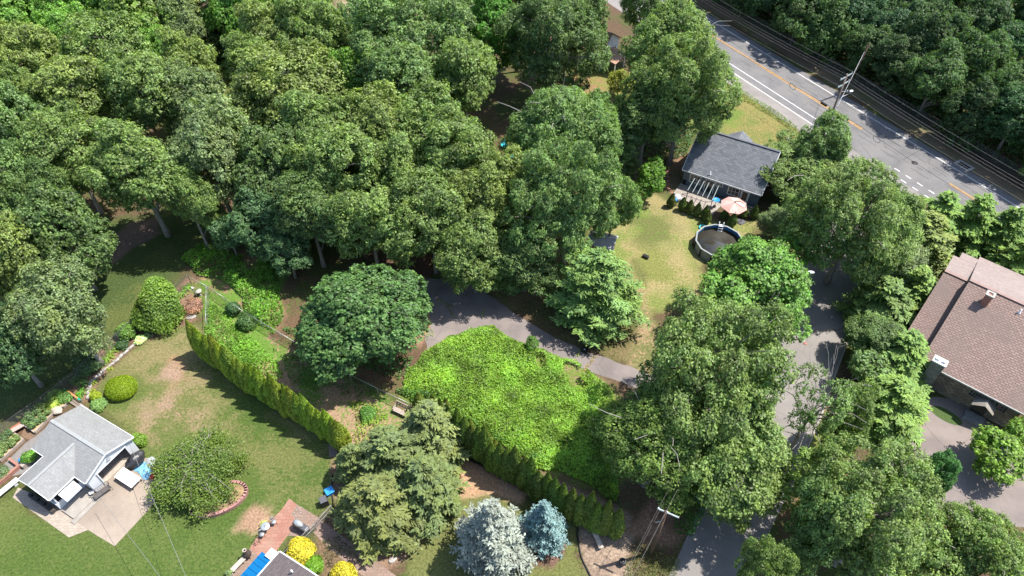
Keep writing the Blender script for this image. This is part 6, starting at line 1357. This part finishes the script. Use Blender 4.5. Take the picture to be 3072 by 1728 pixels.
p = zG(60, 770); t = at('brick_planter', 'red brick planter with grey green herbs at the left edge', 'planter', p, ang(zG(0, 865), zG(135, 750))); q = MB(); q.box((0, -.45, .22), (2.4, .22, .44)); q.box((1.1, .3, .22), (.22, 1.26, .44)); q.build('wall', M['brick_red'], t); o = obj('herbs', dome('herbs', 863, .75, .6, 900, (.14, .06), .3), t, (.12, .17, .09)); o.location = (-.1, .35, .2)
p = zG(60, 935); t = at('slab_bench', 'long white slab bench at the left edge beside the paver path', 'bench', p, ang(zG(0, 990), zG(135, 880))); q = MB(); q.box((0, 0, .42), (2.6, .5, .09)); q.build('seat', M['white'], t)
for s in (-.9, .9): q = MB(); q.box((s, 0, .19), (.3, .4, .38)); q.build('leg', M['white'], t)
p0, p1 = zN(985, 25, .55), zN(1245, 205, .55); t = thing('timber_edging', 'orange painted board with green ends behind the garage', 'board', (p0.x, p0.y, 0)); d = p1 - p0; d.z = 0; q = MB(); q.bar(d * .16 + Vector((0, 0, .5)), d * .84 + Vector((0, 0, .5)), .14, .12); q.build('board', M['orange'], t)
for f0, f1 in ((0, .16), (.84, 1)): q = MB(); q.bar(d * f0 + Vector((0, 0, .5)), d * f1 + Vector((0, 0, .5)), .145, .125); q.build('end_block', M['green_paint'], t)
q = MB()
for f_ in (.05, .5, .95): q.box((d.x * f_, d.y * f_, .22), (.12, .12, .44))
q.build('support', M['wood'], t)
p0, p1 = zN(1100, 120, .3), zN(1340, 280, .3); t = thing('timber_stack', 'stacked dark boards behind the far roof edge of the garage', 'timber', (p0.x, p0.y, 0)); d = p1 - p0; d.z = 0; q = MB()
for k in range(4): q.bar(Vector((0, -.2 - .16 * k, .1 + .07 * (k % 2))), d * 1.15 + Vector((0, -.2 - .16 * k, .1 + .07 * (k % 2))), .13, .08)
q.build('boards', M['wood'], t)
# stone edging of the planting bed
rs = random.Random(12); ed = [zD(150, 1200), zD(140, 1060), zD(190, 930), zD(300, 830), zD(400, 740), zD(520, 640), zD(650, 530), zD(750, 440), zD(850, 350), zD(930, 270)]
rocks = []
for k in range(4):
    bm = bmesh.new(); bmesh.ops.create_icosphere(bm, subdivisions=2, radius=1); sn = sines(np.random.default_rng(40 + k), 5, 1.8)
    for v in bm.verts: f = 1 + .35 * float(sn(np.array(v.co)[None])[0]); v.co *= f
    me = bpy.data.meshes.new('edging_stone'); bm.to_mesh(me); bm.free(); me.materials.append(M['stonew'] if k % 2 else M['rock']); rocks.append(me)
for k, p in enumerate(along(ed, 26)):
    o = obj('edging_stone', rocks[k % 4]); o.location = (p.x + rs.uniform(-.05, .05), p.y + rs.uniform(-.05, .05), .06); o.scale = (rs.uniform(.18, .3), rs.uniform(.12, .2), .12); o.rotation_euler = (0, 0, rs.uniform(-.3, .3) + .8); tag(o, 'low stone in the edging row of the left planting bed', 'stone', 'edging stones of the left bed')
# corner bed: feeder post, white basin, stones
p = zC(740, 760); t = at('feeder_post', 'grey wooden feeder post in the corner bed', 'post', p); q = MB(); q.tube([(0, 0, 0), (0, 0, 1.7)], .07, 6); q.build('post', M['wood'], t); q = MB(); q.lathe([(.1, 1.68), (.17, 1.72), (.03, 1.85)], (0, 0, 0), 10); q.build('cap', M['white'], t)
p = zC(795, 690); t = at('basin', 'white basin on a stand in the corner bed', 'basin', p); q = MB(); q.lathe([(.2, 0), (.08, .1), (.08, .5), (.34, .62), (.36, .66), (.1, .6)], (0, 0, 0), 14); q.build('bowl', M['stonew'], t)
lumpy('flat_stone', 'flat pale stone at the edge of the corner bed', 'stone', zC(620, 1130), (.5, .3, .12), M['rock'], 26, .3)
# bottom terrace
def bistro_seat(name, label, p, rz, col='galv'):
    t = thing(name, label, 'chair', (p.x, p.y, 0), rz, 'bistro chairs on the brick terrace'); q = MB(); q.lathe([(.21, .44), (.22, .47), (.02, .475)], (0, 0, 0), 14); q.build('seat', M[col], t)
    q = MB(); q.tube([(-.19, .12, .46), (-.2, .2, .78), (0, .25, .92), (.2, .2, .78), (.19, .12, .46)], .018, 5); q.lathe([(.17, 0), (.17, .02)], (0, .0, 0), 12)
    q.v = [(x, y, z) if i < 25 else (x, .22 + (z * .3), .72 + y) for i, (x, y, z) in enumerate(q.v)]; q.build('backrest', M[col], t)
    for a in (.8, 2.35, 3.9, 5.5): q = MB(); q.tube([(.14 * math.cos(a), .14 * math.sin(a), .45), (.22 * math.cos(a), .22 * math.sin(a), 0)], .016, 4); q.build('leg', M['dark_iron'], t)
    return t
bistro_seat('bistro_chair', 'round grey bistro chair at the upper end of the brick terrace', zQ(775, 715), .6); bistro_seat('bistro_chair', 'round grey bistro chair below the round table', zQ(610, 890), .6)
p = zQ(668, 800); t = at('bistro_table', 'round grey metal bistro table on the brick terrace', 'table', p); q = MB(); q.lathe([(.36, .72), (.38, .74), (.36, .76), (.1, .765)], (0, 0, 0), 20); q.lathe([(.08, .765), (.09, .79)], (0, 0, 0), 10); q.build('tabletop', M['galv'], t)
for a in (.5, 2.6, 4.7): q = MB(); q.tube([(.05 * math.cos(a), .05 * math.sin(a), .72), (.28 * math.cos(a), .28 * math.sin(a), 0)], .018, 4); q.build('leg', M['dark_iron'], t)
p = zQ(630, 745); t = at('potted_plant', 'pale green potted plant behind the bistro table', 'potted plant', p); q = MB(); q.lathe([(.12, 0), (.17, .35), (.14, .34)], (0, 0, 0), 12); q.build('pot', M['stonew'], t); o = obj('foliage', rosette_plant('foliage', 870, 30, .34, .4, .08), t, (.28, .32, .10)); o.location = (0, 0, .32)
p = zQ(530, 985); t = at('side_stand', 'small dark metal folding frame at the terrace edge', 'stand', p, .6); q = MB()
for a, b in (((-.2, -.2, 0), (-.2, .2, .5)), ((.2, -.2, 0), (.2, .2, .5)), ((-.2, .2, 0), (-.2, -.2, .5)), ((.2, .2, 0), (.2, -.2, .5)), ((-.2, .2, .5), (.2, .2, .5)), ((-.2, -.2, .5), (.2, -.2, .5))): q.tube([a, b], .018, 4)
q.build('frame', M['dark_iron'], t)
p = zQ(405, 1175); t = at('chiminea', 'dark clay chiminea with a pale chimney mouth beside the blue awning', 'chiminea', p, .8); q = MB(); q.lathe([(.2, .2), (.34, .4), (.36, .6), (.22, .85), (.13, 1.0), (.12, 1.25), (.16, 1.3)], (0, 0, 0), 16, cap=False); q.build('body', plain('dark_clay', (.06, .045, .04), .7), t); q = MB(); q.lathe([(.16, 1.27), (.17, 1.34), (.11, 1.34), (.1, 1.2)], (0, 0, 0), 14, cap=False); q.build('mouth', M['boulder'], t)
for a in (.5, 2.6, 4.7): q = MB(); q.tube([(.2 * math.cos(a), .2 * math.sin(a), .3), (.3 * math.cos(a), .3 * math.sin(a), 0)], .025, 4); q.build('leg', M['dark_iron'], t)
def stone_bench(label, p, rz, L=1.3):
    t = at('stone_bench', label, 'bench', p, rz); q = MB(); q.box((0, 0, .42), (L, .42, .1)); q.build('seat', M['boulder'], t, bevel=.02)
    for s in (-L * .36, L * .36): q = MB(); q.box((s, 0, .185), (.16, .34, .37)); q.build('leg', M['boulder'], t)
stone_bench('cream stone bench on the bricks beside the chiminea', zQ(275, 1310), ang(zQ(200, 1385), zQ(350, 1230))); stone_bench('pale stone bench on the gravel beneath the right hedge end', V(1503, 1363), ang(V(1497, 1348), V(1510, 1378)), 1.5)
p = zQ(150, 1425); t = at('planter_pot', 'wide pot of white flowering plants at the bottom edge beside the stone bench', 'planter', p); q = MB(); q.lathe([(.2, 0), (.3, .35), (.26, .34)], (0, 0, 0), 14); q.build('pot', M['stonew'], t); o = obj('foliage', dome('foliage', 871, .3, .3, 250, (.1, .06), .3), t, (.16, .22, .1)); o.location = (0, 0, .3)
t = at('covered_grill', 'grey covered barbecue beside the pale fence', 'grill', zQ(1165, 790), ang(zQ(1090, 740), zQ(1260, 850))); q = MB(); q.box((0, 0, .45), (1.5, .55, .9)); o = q.build('cart_cover', M['grey_cover'], t, bevel=.12); q = MB(); q.lathe([(.36, 0), (.32, .2), (.16, .3), (.02, .32)], (-.2, 0, .88), 14); q.v = [(x * 1.5 + .1, y * .8, z) for x, y, z in q.v]; q.build('hood_cover', M['galv'], t)
t = at('compost_bin', 'black tapered compost bin at the top of the pale fence', 'bin', zQ(1480, 430), .5); q = MB(); q.box((0, 0, .4), (.72, .72, .8)); q.v = [(x * (1 - .2 * (z > .5)), y * (1 - .2 * (z > .5)), z) for x, y, z in q.v]; q.build('body', M['black'], t, bevel=.06); q = MB(); q.box((0, 0, .84), (.64, .64, .09)); q.build('lid', M['grey_cover'], t, bevel=.04)
t = at('storage_tub', 'bright blue plastic lid tub under the hemlock clump', 'tub', zQ(1555, 275), .6); q = MB(); q.box((0, 0, .2), (.66, .6, .4)); q.build('body', M['blue_plastic'], t, bevel=.05); q = MB(); q.box((0, 0, .43), (.76, .7, .07)); q.build('lid', plain('bright_blue_lid', (.03, .26, .66), .4), t, bevel=.05)
c = zQ(1095, 560); fi = thing('paving_inlay', 'ring of six small white stones set in the old bricks', 'paving inlay', (c.x, c.y, 0))
for k in range(6): a = k * math.pi / 3; fs = MB(); fs.lathe([(.05, 0), (.06, .03), (.02, .05)], (.28 * math.cos(a), .28 * math.sin(a), .02), 8); fs.build('inlay_stone', M['stonew'], fi)
lumpy('flat_stone', 'pale angular stone on the bark path below the hemlock clump', 'stone', z6(688, 1370), (.35, .22, .2), M['stonew'], 27, .4)
p = V(1565, 1418); t = at('planter_pot', 'dark round urn at the left edge of the mossy ground cover', 'urn', p); q = MB(); q.lathe([(.16, 0), (.3, .25), (.32, .5), (.22, .62), (.16, .58), (.2, .3)], (0, 0, 0), 14, cap=False); q.lathe([(.2, .5), (.2, .52)], (0, 0, 0), 12); q.build('body', M['black_cover'], t)
# wooden things by the hedge ends
a, b = zE(285, 150), zE(290, 340); t = thing('boardwalk', 'narrow grey plank walkway at the lower end of the left hedge', 'walkway', (a.x, a.y, 0)); d = b - a; q = MB()
for k in range(4): n_ = Vector((-d.y, d.x, 0)).normalized() * (.19 * (k - 1.5)); q.bar(n_ + Vector((0, 0, .09)), d + n_ + Vector((0, 0, .09)), .16, .05)
q.build('planks', M['wood'], t)
p = zK(720, 830); t = thing('wooden_bench', 'old pale wooden bench with slatted back in front of the fence end', 'bench', (p.x, p.y, 0), ang(zK(480, 700), zK(960, 930))); q = MB()
for k in range(3): q.box((0, -.42 + .16 * k, .42), (1.75, .145, .04))
q.build('seat', M['wood_pale'], t); q = MB(); q.bar((-.87, .2, .62), (.87, .2, .62), .05, .14); q.bar((-.87, .32, .98), (.87, .32, .98), .06, .2)
for k in range(6): x = -.75 + k * .3; q.bar((x, .2, .6), (x, .32, .95), .14 if k < 2 else .1, .03)
q.build('backrest', M['wood_pale'], t)
for s in (-.84, .84): q = MB(); q.box((s, -.38, .3), (.08, .08, .6)); q.box((s, .16, .3), (.08, .08, .6)); q.box((s, -.1, .62), (.09, .66, .04)); q.build('leg', M['wood_pale'], t)
q = MB(); q.tube([V(1500, 1283, .08), V(1455, 1310, .08), V(1452, 1345, .08), V(1462, 1400, .08), V(1490, 1460, .08)], .07, 5); tag(q.build('garden_edging', M['black']), 'black curved edging strip around the gravel bed', 'edging')
q = MB(); q.tube([V(1160, 1145, .1), V(1230, 1180, .1), V(1330, 1238, .1), V(1400, 1290, .1)], .08, 5); tag(q.build('garden_edging', M['black']), 'straight black edging strip below the right hedge', 'edging')
q = MB(); q.tube([V(836, 1195, .07), V(834, 1235, .07), V(838, 1262, .07)], .06, 5); tag(q.build('garden_edging', M['black']), 'black edging strip between the left lawn and the hemlock clump', 'edging')
# fallen limb on the lane
a, b = zP(1265, 405, .5), zP(1270, 625, .2); t = thing('fallen_limb', 'broken tan oak limb with bare twigs lying at the edge of the lane', 'branch', (b.x, b.y, 0)); q = MB(); d = a - b; q.tube([Vector((0, 0, .2)), d * .5 + Vector((.05, 0, .3)), d + Vector((0, 0, .35))], [.14, .17, .19], 8); q.build('log', M['log'], t); q = MB()
for k, (x, y) in enumerate(((1390, 650), (1345, 580), (1200, 560), (1215, 480), (1480, 420))): e = zP(x, y, .3) - b; q.tube([d * (.2 + .15 * k) + Vector((0, 0, .3)), (d * .3 + e) * .5 + Vector((0, 0, .5)), Vector((e.x, e.y, .3))], [.05, .035, .012], 4)
q.build('twigs', M['deadwood'], t)
# turquoise chairs and white swing frame among the trees
for k, (x, y, r_, lab) in enumerate(((1268, 372, .3, 'turquoise slatted garden chair in the gap of the woods, upper one'), (1292, 398, 1.4, 'turquoise slatted garden chair in the gap of the woods, lower one'))):
    p = V(x, y); t = thing('garden_chair', lab, 'chair', (p.x, p.y, 0), r_, 'turquoise chairs in the woods'); q = MB()
    for j in range(5): q.box((0, -.3 + .12 * j, .36), (.6, .1, .03))
    q.build('seat', M['turquoise'], t); q = MB()
    for j in range(5): q.bar((-.24 + .12 * j, .25, .35), (-.26 + .13 * j, .55, 1.0), .1, .025)
    q.build('backrest', M['turquoise'], t)
    for s in (-.34, .34): q = MB(); q.box((s, -.05, .55), (.14, .75, .03)); q.box((s, -.35, .27), (.05, .08, .54)); q.box((s, .25, .27), (.05, .08, .54)); q.build('armrest', M['turquoise'], t)
p = zH(520, 1290); t = thing('swing_frame', 'pale wooden frame lying in the shade behind the oaks', 'frame', (p.x, p.y, 0)); q = MB()
for a, b in ((zH(410, 1220), zH(550, 1335)), (zH(600, 1265), zH(650, 1310)), (zH(600, 1330), zH(650, 1305)), (zH(410, 1220), zH(490, 1190))): q.bar(a - p + Vector((0, 0, .3)), b - p + Vector((0, 0, .3)), .12, .12)
q.build('rails', M['wood_pale'], t)

# ------------------------------------------------------------------ person in black at the driveway edge
def person():
    p = zM(655, 755); rot = ang(p, p + Vector((-.55, -.85, 0))) + math.pi / 2         # faces down the driveway
    t = thing('person', 'person in black clothes standing at the driveway edge with one arm raised', 'person', (p.x, p.y, 0), rot)
    def skin(name, V_, E_, R_, mat):
        me = bpy.data.meshes.new(name); me.from_pydata(V_, E_, []); o = obj(name, me, t); o.modifiers.new('skin', 'SKIN'); s = o.modifiers.new('sub', 'SUBSURF'); s.levels = s.render_levels = 2
        me.materials.append(mat)
        for i, r in enumerate(R_): me.skin_vertices[0].data[i].radius = r if isinstance(r, tuple) else (r, r)
        me.skin_vertices[0].data[0].use_root = True; return o
    # body (skin): pelvis, spine, neck, head, arms, legs ; faces -Y
    Vb = [(0, 0, .95), (0, .01, 1.18), (0, .02, 1.40), (0, 0, 1.52), (0, -.02, 1.60), (0, -.03, 1.70),
          (-.19, .01, 1.42), (-.26, -.10, 1.20), (-.20, -.30, 1.26), (-.17, -.36, 1.30), (.19, .01, 1.42), (.30, .02, 1.16), (.26, -.14, 1.02), (.25, -.20, .98),
          (-.10, 0, .90), (-.12, -.02, .50), (-.13, .03, .09), (-.14, -.12, .04), (.10, 0, .90), (.12, -.01, .50), (.13, .04, .09), (.15, -.11, .04)]
    Eb = [(0, 1), (1, 2), (2, 3), (3, 4), (4, 5), (2, 6), (6, 7), (7, 8), (8, 9), (2, 10), (10, 11), (11, 12), (12, 13), (0, 14), (14, 15), (15, 16), (16, 17), (0, 18), (18, 19), (19, 20), (20, 21)]
    Rb = [(.15, .11), (.14, .10), (.16, .10), .055, (.075, .09), (.07, .085), .06, .045, .035, .03, .06, .045, .035, .03, .085, .06, .045, .035, .085, .06, .045, .035]
    skin('body', Vb, Eb, Rb, M['skin'])
    skin('shirt', [(0, 0, .98), (0, .01, 1.18), (0, .02, 1.41), (-.19, .01, 1.43), (-.25, -.06, 1.27), (.19, .01, 1.43), (.27, .02, 1.25)], [(0, 1), (1, 2), (2, 3), (3, 4), (2, 5), (5, 6)], [(.165, .125), (.155, .115), (.175, .115), .078, .066, .078, .066], M['cloth_black'])
    skin('trousers', [(0, 0, .97), (-.10, 0, .88), (-.12, -.02, .50), (-.13, .03, .10), (.10, 0, .88), (.12, -.01, .50), (.13, .04, .10)], [(0, 1), (1, 2), (2, 3), (0, 4), (4, 5), (5, 6)], [(.165, .125), .10, .077, .065, .10, .077, .065], M['cloth_black'])
    q = MB()
    for s in (-1, 1): q.box((.14 * s, -.06, .04), (.1, .27, .08), .1 * s)
    q.build('shoes', M['black'], t)
    q = MB(); q.lathe([(.085, 0), (.1, .06), (.08, .12), (.03, .15)], (0, 0, 1.69), 12); q.build('hair', M['hair'], t)
    q = MB()
    for s in (-1, 1): q.box((.032 * s, -.115, 1.675), (.022, .012, .012))
    q.box((0, -.125, 1.645), (.02, .03, .035)); q.build('face', M['skin'], t)
    q = MB()                                                                                            # hands: palm, four fingers, thumb
    for hx, hy, hz, s in ((-.165, -.38, 1.31, 1), (.25, -.225, .965, -1)):
        q.box((hx, hy, hz), (.075, .08, .03))
        for k, L in enumerate((.06, .072, .068, .052)): x = hx - .028 + .019 * k; q.tube([(x, hy - .035, hz), (x, hy - .035 - L * .6, hz - .004), (x, hy - .035 - L, hz - .025)], [.009, .008, .006], 5)
        q.tube([(hx + .036 * s, hy + .02, hz), (hx + .062 * s, hy - .01, hz - .008), (hx + .066 * s, hy - .04, hz - .015)], [.011, .009, .007], 5)
    q.build('hands', M['skin'], t)
    q = MB(); q.box((-.15, -.44, 1.325), (.14, .015, .075)); hp_ = q.build('phone', M['white']); hp_.parent = None
    c, s = math.cos(rot), math.sin(rot); hp_.location = (p.x, p.y, 0); hp_.rotation_euler = (0, 0, rot); tag(hp_, 'small white handheld device held up by the person in black', 'phone')
person()
p = zM(575, 840); t = at('camera_bag', 'black bag with a pale top lying on the driveway near the person', 'bag', p, -.5); q = MB(); q.box((0, 0, .18), (.6, .38, .36)); q.build('body', M['cloth_black'], t, bevel=.07); q = MB(); q.box((.05, .02, .37), (.2, .1, .02)); q.build('flap', M['white'], t); q = MB(); q.tube([(-.25, .1, .3), (0, .2, .52), (.25, .1, .3)], .025, 5); q.build('strap', M['cloth_black'], t); q = MB(); q.bar((.25, -.1, .1), (.75, -.35, .06), .1, .08); q.build('strap_end', M['cloth_black'], t)
